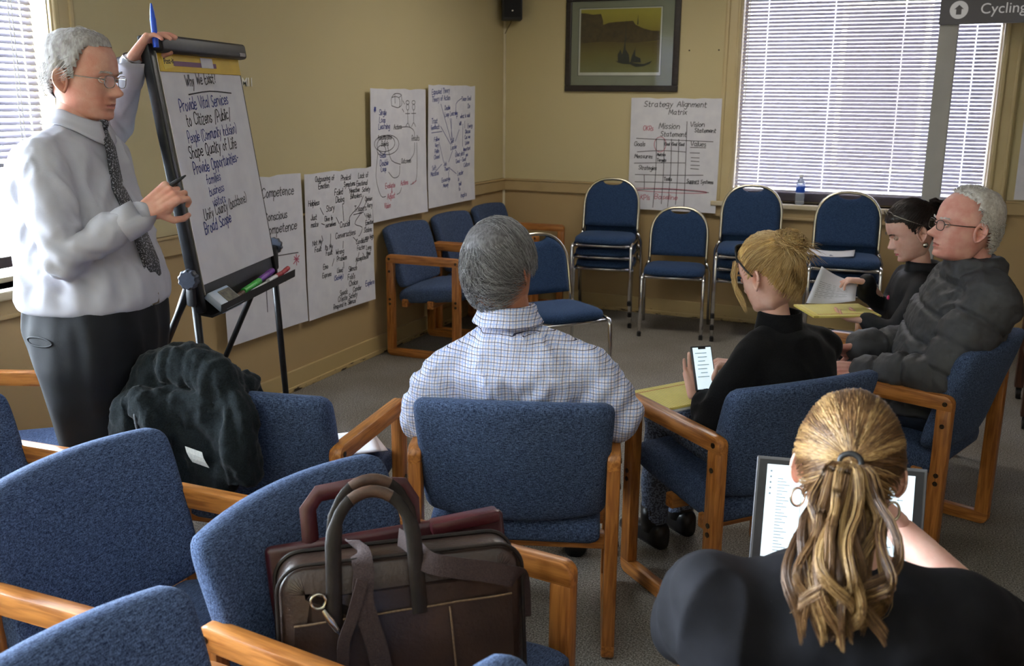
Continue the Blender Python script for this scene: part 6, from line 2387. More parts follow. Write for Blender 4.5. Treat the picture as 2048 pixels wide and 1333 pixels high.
CHK = check_mat()
b = MB(); torso(b, rows, .004)
for s_, sh_ in ((1, J['shL']), (-1, J['shR'])):
    b.capsule(J['neck'] - UP * .055, sh_ + r * (s_ * .02) + UP * .006, .058, .070)
    b.capsule(J['neck'] - UP * .10, sh_ + r * (s_ * .02) - UP * .05, .08, .075)
limb(b, [J['shL'] + r * .012, J['shL'].lerp(J['elL'], .5), J['elL'], J['elL'].lerp(wl, .5), wl - f * .03], [.074, .078, .070, .058, .045])
limb(b, [J['shR'] - r * .012, J['shR'].lerp(J['elR'], .5), J['elR'], J['elR'].lerp(wr, .5), wr - f * .03], [.074, .078, .070, .058, .045])
def foldB(P):
    d = wrinkles(P, .006, 9, 12, (1, 1, .6)) + wrinkles(P, .003, 24, 14)
    bk = np.clip(-P[:, 1] * 12, 0, 1)
    lowz = np.clip((.90 - P[:, 2]) * 9, 0, 1)
    d += bk * lowz * .006 * np.sin((P[:, 2] * .8 - np.abs(P[:, 0]) * 1.0) * 75 + .8)
    d += bk * lowz * .005 * (np.abs(P[:, 0] - .015) < .022)
    d += bk * .0025 * (P[:, 2] > .885)
    Q = np.stack([np.abs(P[:, 0]) * .8 + P[:, 2], P[:, 1], P[:, 2] * .5 - np.abs(P[:, 0]) * .4], 1)
    return d + creases(Q, .012, 9, 65, (1, 1, .45)) * np.clip((.92 - P[:, 2]) * 8, .15, 1) + creases(P, .006, 19, 67)
garment(b, .007, 'shirt', CHK, root, inv, 5, foldB)
m = collar(J['neck'] + V(0.002, -.002, -.028), r, f, (UP + V(-.10, .06, 0)).normalized(), .076, .078, .066, .054, .3, .016, .0035, .015); m.v = [inv @ Vector(p) for p in m.v]; m.build('collar', CHK, root, True)
b = MB(); torso(b, [(V(2.165, -4.60, .56), r, f, .19, .14), (V(2.165, -4.59, .50), r, f, .205, .155), (V(2.165, -4.57, .47), r, f, .18, .13)])
KHA = mat('dark_slate_trousers', srgb(46, 50, 60), 0.8, var=srgb(54, 58, 70), scale=20, bump=0.08, bscale=280)
for (hip, kn, an) in legs: limb(b, [hip, kn, kn.lerp(an, .5), an], [.10, .085, .075, .07])
garment(b, .010, 'trousers', KHA, root, inv, 6, lambda P: wrinkles(P, .006, 10, 9))
for (hip, kn, an) in legs: shoe(root, inv, V(an.x, an.y, 0) - f * .07, f)
GD = hair_mat('steel_grey_hair', [srgb(60, 58, 60), srgb(104, 102, 104), srgb(150, 148, 150), srgb(190, 190, 192), srgb(78, 74, 74)])
zm = male_hairline(.070, -.098, .055)
put_hair('hair', hd.hair_cap(cap_fn(zm, .010, .04), 2, .001), hd, inv, mat('steel_grey_hair_mass', srgb(84, 82, 84), 0.6, var=srgb(120, 118, 120), scale=150, stretch=(1, 1, .25)), root)
rt = skull_roots(5200, lambda x, y, z: z > zm(y) + .004)
CRN = np.array([-.015, -.055, .10])
put_hair('hair_strands', strands(comb(rt, lambda p: (p - CRN) * np.array([1, 1, 1.0]) + np.array([.02, 0, -.02 if p[2] < .06 else 0]), .060, 7, .0180, .003, .0007), .00065), hd, inv, GD, root)
eyes_brows(hd, root, inv, GD)

# =================================================================== C  blonde woman with phone
J = {k_: Vector(v) for k_, v in {'head': (2.79, -4.083, 1.094), 'neck': (2.829, -4.072, 0.944), 'shL': (2.764, -4.215, 0.832), 'shR': (2.97, -3.91, 0.832), 'elL': (2.683, -4.335, 0.630), 'wrL': (2.640, -4.222, 0.692)}.items()}
f, r = frame2((-0.80, 0.60))
root, inv = figure('blonde woman in black fleece reading her phone', (2.80, -4.10, 0.0), math.atan2(r.y, r.x))
hf = V(-0.84, 0.44, -.36)
hd = Head(J['head'], hf, (-.30, .10, 1), 1.0, female=True)
smid = (J['shL'] + J['shR']) / 2
rows = [(V(2.82, -4.13, .52), r, f, .180, .135), (V(2.85, -4.11, .63), r, f, .160, .118), (V(2.868, -4.085, .74), r, f, .178, .122), (smid + V(.002, 0, 0), r, f, .168, .100), (smid + V(-.008, .0, .06), r, f, .115, .082), (J['neck'] + V(0, 0, -.025), r, f, .064, .060)]
b = MB(); torso(b, rows, -.012); limb(b, [J['neck'] + V(-.02, .0, .05), J['neck'] - UP * .05], [.050, .054])
elR, wrR = V(2.915, -3.835, .715), V(2.70, -3.96, .745)
limb(b, [J['shL'], J['elL'], J['wrL']], [.044, .036, .026]); limb(b, [J['shR'], elR, wrR], [.044, .036, .026])
legs = []
for s, dx in ((-1, .0), (1, .04)):
    hip = V(2.80, -4.12, .52) + r * (s * .085); kn = hip + f * .41 + r * (s * -.005) + UP * .015; an = V(kn.x, kn.y, .10) + f * (.02 + dx)
    legs.append((hip, kn, an)); limb(b, [hip, kn, an], [.08, .055, .04])
h = MB(); hand(h, J['wrL'] + V(-.030, -.004, .004), (-.25, .27, .9), (.55, -.71, .42), -1, (.10, .10, .12, .15), (.35, .25), .9)
hand(h, wrR, (-.8, -.35, .1), (0, 0, -1), 1, (.5, .5, .5, .5), (.4, .3), .9)
body_mesh(root, inv, SKIN_C, hd, b, h)
FLE = mat('black_fleece_knit', srgb(17, 17, 19), 0.95, var=srgb(25, 25, 28), scale=300, bump=0.2, spec=0.12, sheen=0.1)
b = MB(); torso(b, rows, .006)
for sh_ in (J['shL'], J['shR']): b.capsule(J['neck'] - UP * .045, sh_ + (J['neck'] - sh_) * .12, .055, .060)
limb(b, [J['shL'], J['shL'].lerp(J['elL'], .5), J['elL'], J['elL'].lerp(J['wrL'], .6), J['wrL']], [.062, .063, .056, .046, .037])
limb(b, [J['shR'], elR, elR.lerp(wrR, .6), wrR], [.060, .055, .045, .037])
garment(b, .008, 'fleece_jacket', FLE, root, inv, 6, lambda P: wrinkles(P, .007, 9, 21, (1, 1, .7)) + creases(P, .010, 9, 71, (1, 1, .7)))
m = MB(); cc = J['neck'] + V(.004, .002, -.022)
m.loft([ringpts(cc + UP * z_ + (hd.R @ V(0, 0, 1)) * 0, r, f, w_, d_) for z_, w_, d_ in ((-.03, .078, .074), (.0, .074, .070), (.035, .068, .066), (.052, .066, .064), (.050, .060, .058), (.02, .058, .056))], cap=False); m.v = [inv @ Vector(p) for p in m.v]; m.build('collar', FLE, root, True)
CHKT = mat('grey_check_trousers', srgb(58, 66, 84), 0.8, var=srgb(108, 120, 144), scale=150, detail=0, lo=.45, hi=.55, bump=0.1)
b = MB(); torso(b, [(V(2.82, -4.13, .57), r, f, .165, .13), (V(2.815, -4.13, .51), r, f, .19, .15), (V(2.81, -4.12, .475), r, f, .16, .12)])
for (hip, kn, an) in legs: limb(b, [hip, hip.lerp(kn, .5), kn, kn.lerp(an, .5), an], [.098, .088, .072, .060, .052])
garment(b, .009, 'trousers', CHKT, root, inv, 6, lambda P: wrinkles(P, .006, 10, 19))
for (hip, kn, an) in legs:
    shoe(root, inv, V(an.x, an.y, 0) - f * .06, f, L=.25, W_=.042, h=.10, name='boot')
    m = MB(); m.tube([an + UP * .06, an, an - UP * .04], [.052, .050, .046], 20); m.v = [inv @ Vector(p) for p in m.v]; m.build('boot_shaft', SHOE, root, True)
BL = hair_mat('blonde_hair', [srgb(146, 110, 62), srgb(196, 162, 102), srgb(224, 198, 144), srgb(170, 130, 78), srgb(212, 182, 124)], .42)
BLM = mat('blonde_hair_mass', srgb(176, 134, 74), 0.5, var=srgb(214, 178, 108), scale=90, stretch=(1, 1, .2))
def fem_line(y):
    if y > .045: return .060 + (y - .045) * .2
    if y > .010: return -.005 + .065 * sm(y, .010, .045)
    if y > -.040: return -.010 + .03 * sm(y, -.04, -.012) * (1 - sm(y, -.012, .01))
    return -.010 - .068 * sm(-y, .040, .066)
def nape_line(y):
    return fem_line(y) - .026 * sm(-y, .040, .066)
put_hair('hair', hd.hair_cap(cap_fn(nape_line, .009, .03), 3, .001), hd, inv, BLM, root)
BUN = np.array([.004, -.098, .066])
rt = skull_roots(3400, lambda x, y, z: z > nape_line(y) + .002)
L = []
for p in rt:
    p = on_skull(p, .012)
    k_ = 7; row = []
    for i in range(k_):
        t_ = i / (k_ - 1)
        q = p * (1 - t_) + BUN * t_
        row.append(on_skull(q, .0145 + .010 * t_ + random.uniform(-.002, .003)) + rng.normal(0, .0012, 3))
    L.append(row)
put_hair('hair_strands', strands(np.array(L), .0007), hd, inv, BL, root)
# twisted bun: loops of strands around the gathering point plus loose ends
L = []
bd = np.array([0, -.75, .66]); bx = np.array([1., 0, 0]); by = np.cross(bd, bx)
for i in range(900):
    a0 = random.uniform(0, 2 * PI); R0 = random.uniform(.012, .046); hh = random.uniform(.000, .040); sp = random.uniform(.8, 2.2)
    row = []
    for k_ in range(9):
        t_ = k_ / 8; a = a0 + sp * t_
        rr = R0 * (1 + .25 * math.sin(3 * a + i)) ; bulge = hh * math.sqrt(max(0, 1 - (R0 / .05) ** 2)) + .004
        row.append(BUN + bx * rr * math.cos(a) * 1.05 + by * rr * math.sin(a) + bd * (bulge + .014 * math.sin(t_ * PI)) + rng.normal(0, .0012, 3))
    L.append(row)
put_hair('bun_strands', strands(np.array(L), .0011), hd, inv, BL, root)
m = MB(); m.sphere(tuple(BUN + bd * .012), (.043, .034, .034), 18, 12); m.v = [inv @ (hd.M @ Vector(p)) for p in m.v]; m.build('bun_core', BLM, root, True)
L = []
for i in range(90):                               # loose locks before the ears and flyaways at the nape
    s = -1 if i < 64 else 1
    p = np.array([s * .058, .068 + random.uniform(-.010, .010), .05 + random.uniform(-.01, .02)])
    ln = random.uniform(.10, .16); row = []
    for k_ in range(8):
        t_ = k_ / 7
        row.append(p + np.array([s * (.013 * math.sin(min(1, t_ * 2.2) * 1.57) + .006 * math.sin(t_ * 5)), .012 * math.sin(t_ * 3.0) + .004, -ln * t_]) + rng.normal(0, .0010, 3))
    L.append(row)
for i in range(160):
    a = random.uniform(0, 2 * PI); p = BUN + bx * .035 * math.cos(a) + by * .035 * math.sin(a) + bd * .02; dd = np.array([random.uniform(-1, 1), -.5 + random.uniform(-.5, .4), random.uniform(-1.2, .6)]); row = []
    for k_ in range(8):
        t_ = k_ / 7; row.append(p + dd * .045 * t_ + np.array([0, -.01, -.035]) * t_ * t_ + rng.normal(0, .001, 3))
    L.append(row)
put_hair('loose_locks', strands(np.array(L), .0009), hd, inv, BL, root)
eyes_brows(hd, root, inv, BL)
glasses(hd, root, inv, BLACKP, mat('dark_lens', srgb(24, 24, 28), 0.1, var=srgb(30, 30, 34), scale=9), True, name='sunglasses', y0=.062, z0=.098, r=.0026, size=(.027, .019), temples=False)
m = MB()
for s in (-1, 1):
    m.tube([(s * .060, .058, .100), (s * .083, .042, .072), (s * .093, .012, .030), (s * .093, -.008, .004)], .0030, 8)
m.v = [inv @ (hd.M @ Vector(p)) for p in m.v]; o = m.build('sunglasses_temples', BLACKP, root, True); o['kind'] = 'stuff'
# phone in her hand
pc = V(2.622, -4.200, .786)
px_, py_ = V(.72, .56, .0).normalized(), V(-.30, .30, .9).normalized()
py_ = (py_ - px_ * py_.dot(px_)).normalized(); pz_ = px_.cross(py_)
PM = Matrix((px_, py_, pz_)).transposed()
ph = thing('smartphone', 'black smartphone with lit page in the blonde woman’s hand', 'phone', pc)
ph['label'] = 'black smartphone with a lit page held over the yellow pad'
m = MB(); m.box((0, 0, 0), (.074, .150, .010), .005, 3, PM); m.build('case', BLACKP, ph, True, 40)
m = MB(); m.box(PM @ V(0, 0, .0055), (.064, .138, .0012), 0, 1, PM); m.build('screen', LIT, ph)
m = MB()
for i in range(7): m.box(PM @ V(-.006 + .004 * (i % 2), .050 - i * .013, .0065), (.040 - .008 * (i % 3), .0022, .0004), 0, 1, PM)
m.build('screen_text', UIT, ph)['kind'] = 'stuff'
m = MB(); m.box(PM @ V(0, .066, .0064), (.026, .006, .0006), 0, 1, PM); m.build('screen_notch', BLACKP, ph)

# =================================================================== D  woman with silver earring
J = {k_: Vector(v) for k_, v in {'head': (3.169, -2.822, 1.106), 'neck': (3.225, -2.805, 0.955), 'shL': (3.245, -2.985, 0.875), 'shR': (3.175, -2.665, 0.872), 'haR': (2.96, -2.872, 0.885), 'haL': (2.99, -3.03, 0.752), 'elL': (3.165, -3.07, 0.715), 'elR': (3.10, -2.70, 0.735)}.items()}
f, r = frame2((-0.965, -0.20))
root, inv = figure('dark haired woman in black jacket with a round silver earring', (3.18, -2.78, 0.0), math.atan2(r.y, r.x))
hd = Head(J['head'], (-0.88, -0.34, -.40), (-.36, -.1, 1), 1.0, female=True, nose=.95)
smid = (J['shL'] + J['shR']) / 2
rows = [(V(3.17, -2.76, .52), r, f, .175, .135), (V(3.21, -2.78, .63), r, f, .155, .118), (V(3.235, -2.80, .75), r, f, .172, .124), (smid + V(.012, 0, 0), r, f, .160, .100), (smid + V(.01, .0, .05), r, f, .105, .080), (J['neck'] + V(0, 0, -.02), r, f, .062, .060)]
b = MB(); torso(b, rows, -.012); limb(b, [J['neck'] + V(-.02, 0, .05), J['neck'] - UP * .05], [.049, .054])
limb(b, [J['shL'], J['elL'], J['haL'] + V(.045, -.01, 0)], [.044, .036, .026]); limb(b, [J['shR'], J['elR'], J['haR'] + V(.05, .02, -.005)], [.044, .036, .026])
legs = []
for s in (-1, 1):
    hip = V(3.17, -2.74, .52) + r * (s * .085); kn = hip + V(-.40, .05, .01); an = V(kn.x - .01, kn.y, .09)
    legs.append((hip, kn, an)); limb(b, [hip, kn, an], [.08, .055, .04])
h = MB()
hand(h, J['haR'] + V(.055, .02, -.005), (-.95, -.25, .05), (-.1, -.1, -1), 1, (.55, .55, .6, .65), (.7, .5), .88)
hand(h, J['haL'] + V(.05, -.01, -.005), (-.98, .05, 0), (0, .25, .97), -1, (.35, .4, .4, .45), (.5, .3), .88)
body_mesh(root, inv, SKIN_C, hd, b, h)
BJK = mat('black_softshell', srgb(20, 20, 23), 0.7, var=srgb(27, 27, 31), scale=40, bump=0.1, bscale=200, spec=0.3)
b = MB(); torso(b, rows, .006)
for sh_ in (J['shL'], J['shR']): b.capsule(J['neck'] - UP * .045, sh_ + (J['neck'] - sh_) * .12, .055, .058)
limb(b, [J['shL'], J['elL'], J['elL'].lerp(J['haL'], .6), J['haL'] + V(.05, -.01, 0)], [.060, .056, .046, .037])
limb(b, [J['shR'], J['elR'], J['elR'].lerp(J['haR'], .6), J['haR'] + V(.055, .02, -.004)], [.066, .056, .046, .037])
garment(b, .008, 'jacket', BJK, root, inv, 6, lambda P: wrinkles(P, .007, 10, 31, (1, 1, .7)) + creases(P, .009, 10, 73))
m = MB(); cc = J['neck'] + V(.004, 0, -.02)
m.loft([ringpts(cc + UP * z_, r, f, w_, d_) for z_, w_, d_ in ((-.03, .078, .076), (.0, .073, .071), (.03, .068, .067), (.045, .066, .066), (.043, .060, .060), (.01, .058, .057))], cap=False); m.v = [inv @ Vector(p) for p in m.v]; m.build('collar', BJK, root, True)
pin = smid + f * .115 - r * .06 - UP * .045
m = MB(); m.sphere(pin, (.006, .006, .010), 10, 8); m.v = [inv @ Vector(p) for p in m.v]; m.build('pink_pin', mat('pink_pin', srgb(206, 60, 110), 0.4, var=srgb(190, 50, 100), scale=60), root, True)
b = MB(); torso(b, [(V(3.18, -2.76, .56), r, f, .16, .13), (V(3.17, -2.75, .50), r, f, .185, .15), (V(3.16, -2.75, .475), r, f, .15, .12)])
for (hip, kn, an) in legs: limb(b, [hip, kn, kn.lerp(an, .5), an], [.095, .072, .060, .055])
garment(b, .010, 'trousers', KHA, root, inv, 6, lambda P: wrinkles(P, .005, 10, 33))
for (hip, kn, an) in legs: shoe(root, inv, V(an.x, an.y, 0) - f * .06, f, L=.25, W_=.042)
DK = hair_mat('dark_brown_hair', [srgb(24, 18, 18), srgb(40, 30, 28), srgb(58, 44, 40), srgb(30, 22, 22)], .3)
DKM = mat('dark_brown_hair_mass', srgb(30, 23, 22), 0.35, var=srgb(48, 37, 34), scale=90, stretch=(1, 1, .2))
put_hair('hair', hd.hair_cap(cap_fn(fem_line, .007, .02), 5, .0005), hd, inv, DKM, root)
TAIL = np.array([0, -.096, .070])
L = []
for p in skull_roots(1400, lambda x, y, z: z > fem_line(y) + .002):
    p = on_skull(p, .009); row = []
    for i in range(6):
        t_ = i / 5; row.append(on_skull(p * (1 - t_) + TAIL * t_, .0150 + .010 * t_) + rng.normal(0, .0006, 3))
    L.append(row)
for i in range(700):
    a = random.uniform(0, 2 * PI); rr = random.uniform(0, .034); row = []
    ln = random.uniform(.10, .17)
    for k_ in range(8):
        t_ = k_ / 7
        row.append(TAIL + np.array([rr * math.cos(a) * (.35 + .8 * math.sin(min(1, t_ * 1.6) * PI / 2)), -.012 - .050 * math.sin(t_ * 2.2) + rr * math.sin(a) * .9 * min(1, t_ * 3), .030 * math.sin(min(1, t_ * 2.6) * PI / 2) + .012 * math.sin(a) - ln * t_ ** 1.6]) + rng.normal(0, .001, 3))
    L.append(np.interp(np.linspace(0, 7, 6), range(8), [0] * 8) if False else [row[j] for j in (0, 1, 2, 4, 6, 7)])
put_hair('hair_strands', strands(np.array(L), .0010), hd, inv, DK, root)
eyes_brows(hd, root, inv, DK); hd.lips(root, inv, LIPF)
m = MB()
for s in (-1, 1): m.sphere((s * .084, -.012, -.062), .0115, 18, 12)
m.v = [inv @ (hd.M @ Vector(p)) for p in m.v]; k_ = len(m.v) // 2
for q0 in (0, 1):
    q = MB(); q.sphere(inv @ hd.world(((-1, 1)[q0] * .086, -.012, -.060)), .0115, 18, 12); q.build('earring', STEEL, root, True)
glasses(hd, root, inv, mat('tortoise_frame', srgb(92, 84, 76), 0.3, 0.3, var=srgb(120, 110, 98), scale=90), LENS, True, name='raised_glasses', y0=.068, z0=.096, r=.0018, size=(.026, .018), temples=False)
m = MB()
for s in (-1, 1): m.tube([(s * .058, .062, .100), (s * .080, .040, .080), (s * .088, .0, .045), (s * .088, -.03, .02)], .0018, 8)
m.v = [inv @ (hd.M @ Vector(p)) for p in m.v]; o = m.build('glasses_temples', mat('pale_temple', srgb(180, 172, 160), 0.3, 0.4, var=srgb(160, 152, 140), scale=60), root, True); o['kind'] = 'stuff'

# =================================================================== E  man in puffer jacket
J = {k_: Vector(v) for k_, v in {'head': (3.360, -3.462, 1.212), 'neck': (3.405, -3.425, 1.068), 'shL': (3.47, -3.555, 0.965), 'shR': (3.345, -3.235, 0.955), 'elL': (3.33, -3.645, 0.70), 'wrL': (3.085, -3.565, 0.672), 'elR': (3.235, -3.235, .71), 'wrR': (3.05, -3.375, 0.712)}.items()}
f, r = frame2((-0.921, -0.389))
root, inv = figure('white haired man with glasses in dark grey puffer jacket', (3.34, -3.39, 0.0), math.atan2(r.y, r.x))
hd = Head(J['head'], (-0.90, -0.42, .10), (.10, .05, 1), 1.06, jaw=1.05, nose=1.12, smile=1.0)
smid = (J['shL'] + J['shR']) / 2
rows = [(V(3.25, -3.385, .53), r, f, .205, .150), (V(3.29, -3.39, .62), r, f, .215, .150), (V(3.335, -3.40, .74), r, f, .220, .142), (V(3.375, -3.40, .87), r, f, .212, .135), (smid + V(.0, 0, .02), r, f, .185, .120), (smid + V(0, -.005, .07), r, f, .115, .095), (J['neck'] + V(0, 0, -.03), r, f, .080, .076)]
b = MB(); torso(b, rows, -.03); limb(b, [J['neck'] + V(-.01, -.01, .06), J['neck'] - UP * .05], [.062, .066])
limb(b, [J['shL'], J['elL'], J['wrL']], [.048, .04, .03]); limb(b, [J['shR'], J['elR'], J['wrR']], [.048, .04, .03])
legs = []
for s, q in ((-1, 0.0), (1, .02)):
    hip = V(3.30, -3.37, .52) + r * (s * .10); kn = hip + V(-.44, .10, .01) + r * (s * .03); an = V(kn.x - .02, kn.y, .09)
    legs.append((hip, kn, an)); limb(b, [hip, kn, an], [.085, .06, .042])
h = MB(); hand(h, J['wrL'] + f * .01, (-.95, -.15, -.05), (.1, .6, -.75), -1, (.5, .55, .6, .6), (.5, .4)); hand(h, J['wrR'] + f * .01, (-.80, -.45, -.1), (.2, -.5, -.8), 1, (.5, .55, .6, .6), (.5, .4))
body_mesh(root, inv, SKIN_D, hd, b, h)
PUF = mat('charcoal_nylon_puffer', srgb(62, 62, 65), 0.55, var=srgb(70, 70, 73), scale=9, bump=0.3, bscale=70, spec=0.3)
b = MB(); torso(b, rows, .004)
aL = [J['shL'], J['shL'].lerp(J['elL'], .5), J['elL'], J['elL'].lerp(J['wrL'], .5), J['wrL']]
aR = [J['shR'], J['shR'].lerp(J['elR'], .5), J['elR'], J['elR'].lerp(J['wrR'], .5), J['wrR']]
for sh_ in (J['shL'], J['shR']): b.capsule(J['neck'] - UP * .05, sh_ + (J['neck'] - sh_) * .10, .075, .085)
limb(b, aL, [.084, .088, .080, .068, .050]); limb(b, aR, [.084, .086, .078, .068, .050])
b.loft([ringpts(J['neck'] + UP * z_ + f * (-.004), r, f, w_, d_) for z_, w_, d_ in ((-.05, .098, .096), (-.01, .094, .092), (.025, .092, .090), (.035, .086, .084))])
def foldE(P):
    M_ = np.array(inv.inverted())
    W = P @ M_[:3, :3].T + M_[:3, 3]
    dt, tt = seg_param(W, (3.30, -3.375, .45), (3.415, -3.41, 1.12))
    dt = dt - .17; st = tt * .68
    best, s = dt, st
    for ch in (aL, aR):
        off = 0.0
        for a_, c_ in ((ch[0], ch[2]), (ch[2], ch[4])):
            d_, t_ = seg_param(W, a_, c_)
            Ls = (Vector(c_) - Vector(a_)).length
            m_ = (d_ - .08) < best
            best = np.where(m_, d_ - .08, best); s = np.where(m_, off + t_ * Ls + .03, s)
            off += Ls
    ph = np.abs(np.sin(np.pi * s / .112))
    sd = np.abs(((s / .112 + .5) % 1.0) - .5) * .112
    return .010 - .011 * np.exp(-(sd / .009) ** 2) + .003 * ph + wrinkles(P, .010, 9, 41) + creases(P, .009, 14, 44) + wrinkles(P, .004, 34, 43)
garment(b, .006, 'puffer_jacket', PUF, root, inv, 4, foldE)
b = MB(); torso(b, [(V(3.29, -3.37, .55), r, f, .19, .15), (V(3.29, -3.37, .50), r, f, .20, .16), (V(3.28, -3.36, .475), r, f, .17, .13)])
JEA = mat('dark_jeans', srgb(30, 36, 52), 0.85, var=srgb(40, 48, 66), scale=40, bump=0.1, bscale=300)
for (hip, kn, an) in legs: limb(b, [hip, kn, kn.lerp(an, .5), an], [.10, .082, .07, .064])
garment(b, .010, 'jeans', JEA, root, inv, 6, lambda P: wrinkles(P, .006, 10, 45))
for (hip, kn, an) in legs: shoe(root, inv, V(an.x, an.y, 0) - f * .07, f)
WH = hair_mat('white_hair', [srgb(196, 190, 182), srgb(226, 222, 216), srgb(240, 238, 234), srgb(170, 162, 152)], .5)
def zmE(y):
    if y > .012: return .080 + (y - .012) * .6 if y < .05 else .2
    if y > -.035: return -.004 + .084 * sm(y, -.012, .012) + .018 * sm(y, -.035, -.015) * (1 - sm(y, -.015, .0))
    return -.004 - .072 * sm(-y, .035, .062)
put_hair('hair', hd.hair_cap(cap_fn(zmE, .016, .03), 6, .004), hd, inv, mat('white_hair_mass', srgb(210, 205, 198), 0.8, var=srgb(180, 172, 164), scale=120), root)
L = []
for p in skull_roots(1900, lambda x, y, z: z > zmE(y) + .003):
    p = on_skull(p, .012); dd = rng.normal(0, 1, 3) + np.array([0, -1.2, -.3]); row = []
    for i in range(5):
        t_ = i / 4; row.append(on_skull(p + dd * .010 * t_, .014 + .006 * math.sin(t_ * PI)) + rng.normal(0, .0015, 3))
    L.append(row)
put_hair('hair_strands', strands(np.array(L), .0009), hd, inv, WH, root)
eyes_brows(hd, root, inv, WH); hd.lips(root, inv, LIPM)
glasses(hd, root, inv, mat('dark_wire_frame', srgb(74, 66, 60), 0.3, 0.7), LENS, True, r=.0013)

# =================================================================== F  woman with ponytail
J = {k_: Vector(v) for k_, v in {'head': (3.187, -5.680, 1.070), 'neck': (3.198, -5.725, 0.948), 'shL': (3.018, -5.855, 0.882), 'shR': (3.372, -5.70, 0.858), 'elL': (2.955, -5.74, 0.750), 'elR': (3.452, -5.52, 0.745), 'wrR': (3.275, -5.44, 0.868), 'wrL': (3.06, -5.50, .735)}.items()}
f, r = frame2((-0.26, 0.966))
root, inv = figure('woman with long highlighted ponytail and black top, seen from behind', (3.21, -5.69, 0.0), math.atan2(r.y, r.x))
hf = V(-0.06, 0.96, -.22)
hd = Head(J['head'], hf, (0, .2, 1), 0.90, female=True)
smid = (J['shL'] + J['shR']) / 2
rows = [(V(3.225, -5.64, .53), r, f, .215, .165), (V(3.22, -5.67, .64), r, f, .205, .155), (V(3.212, -5.71, .75), r, f, .212, .145), (smid + V(.0, .02, -.03), r, f, .212, .120), (smid + V(.002, .022, .025), r, f, .165, .098), (smid + V(.006, .022, .062), r, f, .105, .082), (J['neck'] + V(0, 0, -.02), r, f, .060, .058)]
b = MB(); torso(b, rows, -.012); limb(b, [J['neck'] + V(0, .01, .06), J['neck'] - UP * .05], [.054, .06])
limb(b, [J['shL'], J['elL'], J['wrL']], [.055, .044, .028]); limb(b, [J['shR'], J['elR'], J['elR'].lerp(J['wrR'], .4), J['wrR']], [.055, .044, .042, .030])
legs = []
for s in (-1, 1):
    hip = V(3.22, -5.63, .52) + r * (s * .105); kn = hip + f * .42 + UP * .04 + r * (s * .02); an = V(kn.x, kn.y, .09)
    legs.append((hip, kn, an)); limb(b, [hip, kn, an], [.09, .062, .042])
h = MB(); hand(h, J['wrR'] + V(-.01, .0, .01), (-.62, -.28, .55), (-.3, -.75, -.2), 1, (.7, .75, .8, .8), (.4, .3), .92); hand(h, J['wrL'], (.35, .6, -.1), (0, 0, -1), -1, (.4, .4, .4, .4), (.3, .3), .92)
body_mesh(root, inv, SKIN_C, hd, b, h)
TOP = mat('black_jersey_top', srgb(19, 19, 23), 0.85, var=srgb(26, 26, 31), scale=18, bump=0.08, bscale=300, spec=0.2)
b = MB(); torso(b, rows[:-1], .005)
for s_, sh_ in ((1, J['shL']), (-1, J['shR'])):
    b.capsule(smid + V(.006, .022, .03), sh_ + r * (s_ * .03) - UP * .005, .055, .066)
    b.capsule(smid + V(.006, .022, -.05), sh_ + r * (s_ * .03) - UP * .06, .09, .085)
    b.capsule(smid + V(.006, .03, -.14), sh_ + r * (s_ * .06) - UP * .12, .10, .09)
    b.capsule(smid + V(.006, .02, -.02), (sh_ + (J['elL'] if s_ == 1 else J['elR'])) / 2 - UP * .02, .10, .082)
limb(b, [J['shL'], J['shL'].lerp(J['elL'], .5), J['elL'], J['elL'].lerp(J['wrL'], .25)], [.072, .078, .070, .058]); limb(b, [J['shR'], J['shR'].lerp(J['elR'], .5), J['elR'], J['elR'].lerp(J['wrR'], .12)], [.072, .078, .070, .060])
def foldF(P):
    bk = np.clip(-P[:, 1] * 10, 0, 1)
    return wrinkles(P, .008, 8, 51, (1, 1, .5)) + creases(P, .010, 8, 75, (1, 1, .35)) + bk * .006 * np.sin(P[:, 0] * 34 + P[:, 2] * 12) * np.clip((P[:, 2] - .78) * 8, 0, 1)
garment(b, .008, 'black_top', TOP, root, inv, 26, foldF)
b = MB(); torso(b, [(V(3.225, -5.64, .56), r, f, .20, .16), (V(3.22, -5.63, .50), r, f, .215, .17), (V(3.22, -5.62, .475), r, f, .18, .14)])
for (hip, kn, an) in legs: limb(b, [hip, kn, kn.lerp(an, .5), an], [.105, .08, .068, .062])
garment(b, .010, 'trousers', KHA, root, inv, 6, lambda P: wrinkles(P, .005, 10, 55))
for (hip, kn, an) in legs: shoe(root, inv, V(an.x, an.y, 0) - f * .07, f, L=.25, W_=.042)
HB = hair_mat('highlighted_brown_hair', [srgb(92, 62, 38), srgb(150, 108, 62), srgb(206, 164, 98), srgb(120, 82, 48), srgb(222, 188, 124), srgb(76, 52, 34)], .34)
HBM = mat('brown_hair_mass', srgb(104, 72, 42), 0.45, var=srgb(160, 118, 68), scale=70, stretch=(1, 1, .3))
put_hair('hair', hd.hair_cap(cap_fn(fem_line, .008, .02), 7, .0005), hd, inv, HBM, root)
TIE_ = np.array([0.002, -.112, .022])
HS = [hair_mat('brown_hair_dark', [srgb(70, 48, 31), srgb(96, 67, 42), srgb(80, 55, 35), srgb(118, 83, 51)], .34),
      hair_mat('brown_hair_mid', [srgb(112, 80, 50), srgb(136, 100, 62), srgb(96, 68, 42), srgb(152, 114, 72)], .4),
      hair_mat('blonde_highlights', [srgb(166, 130, 82), srgb(190, 156, 104), srgb(146, 110, 66), srgb(206, 174, 122)], .4)]
LL = [[], [], []]
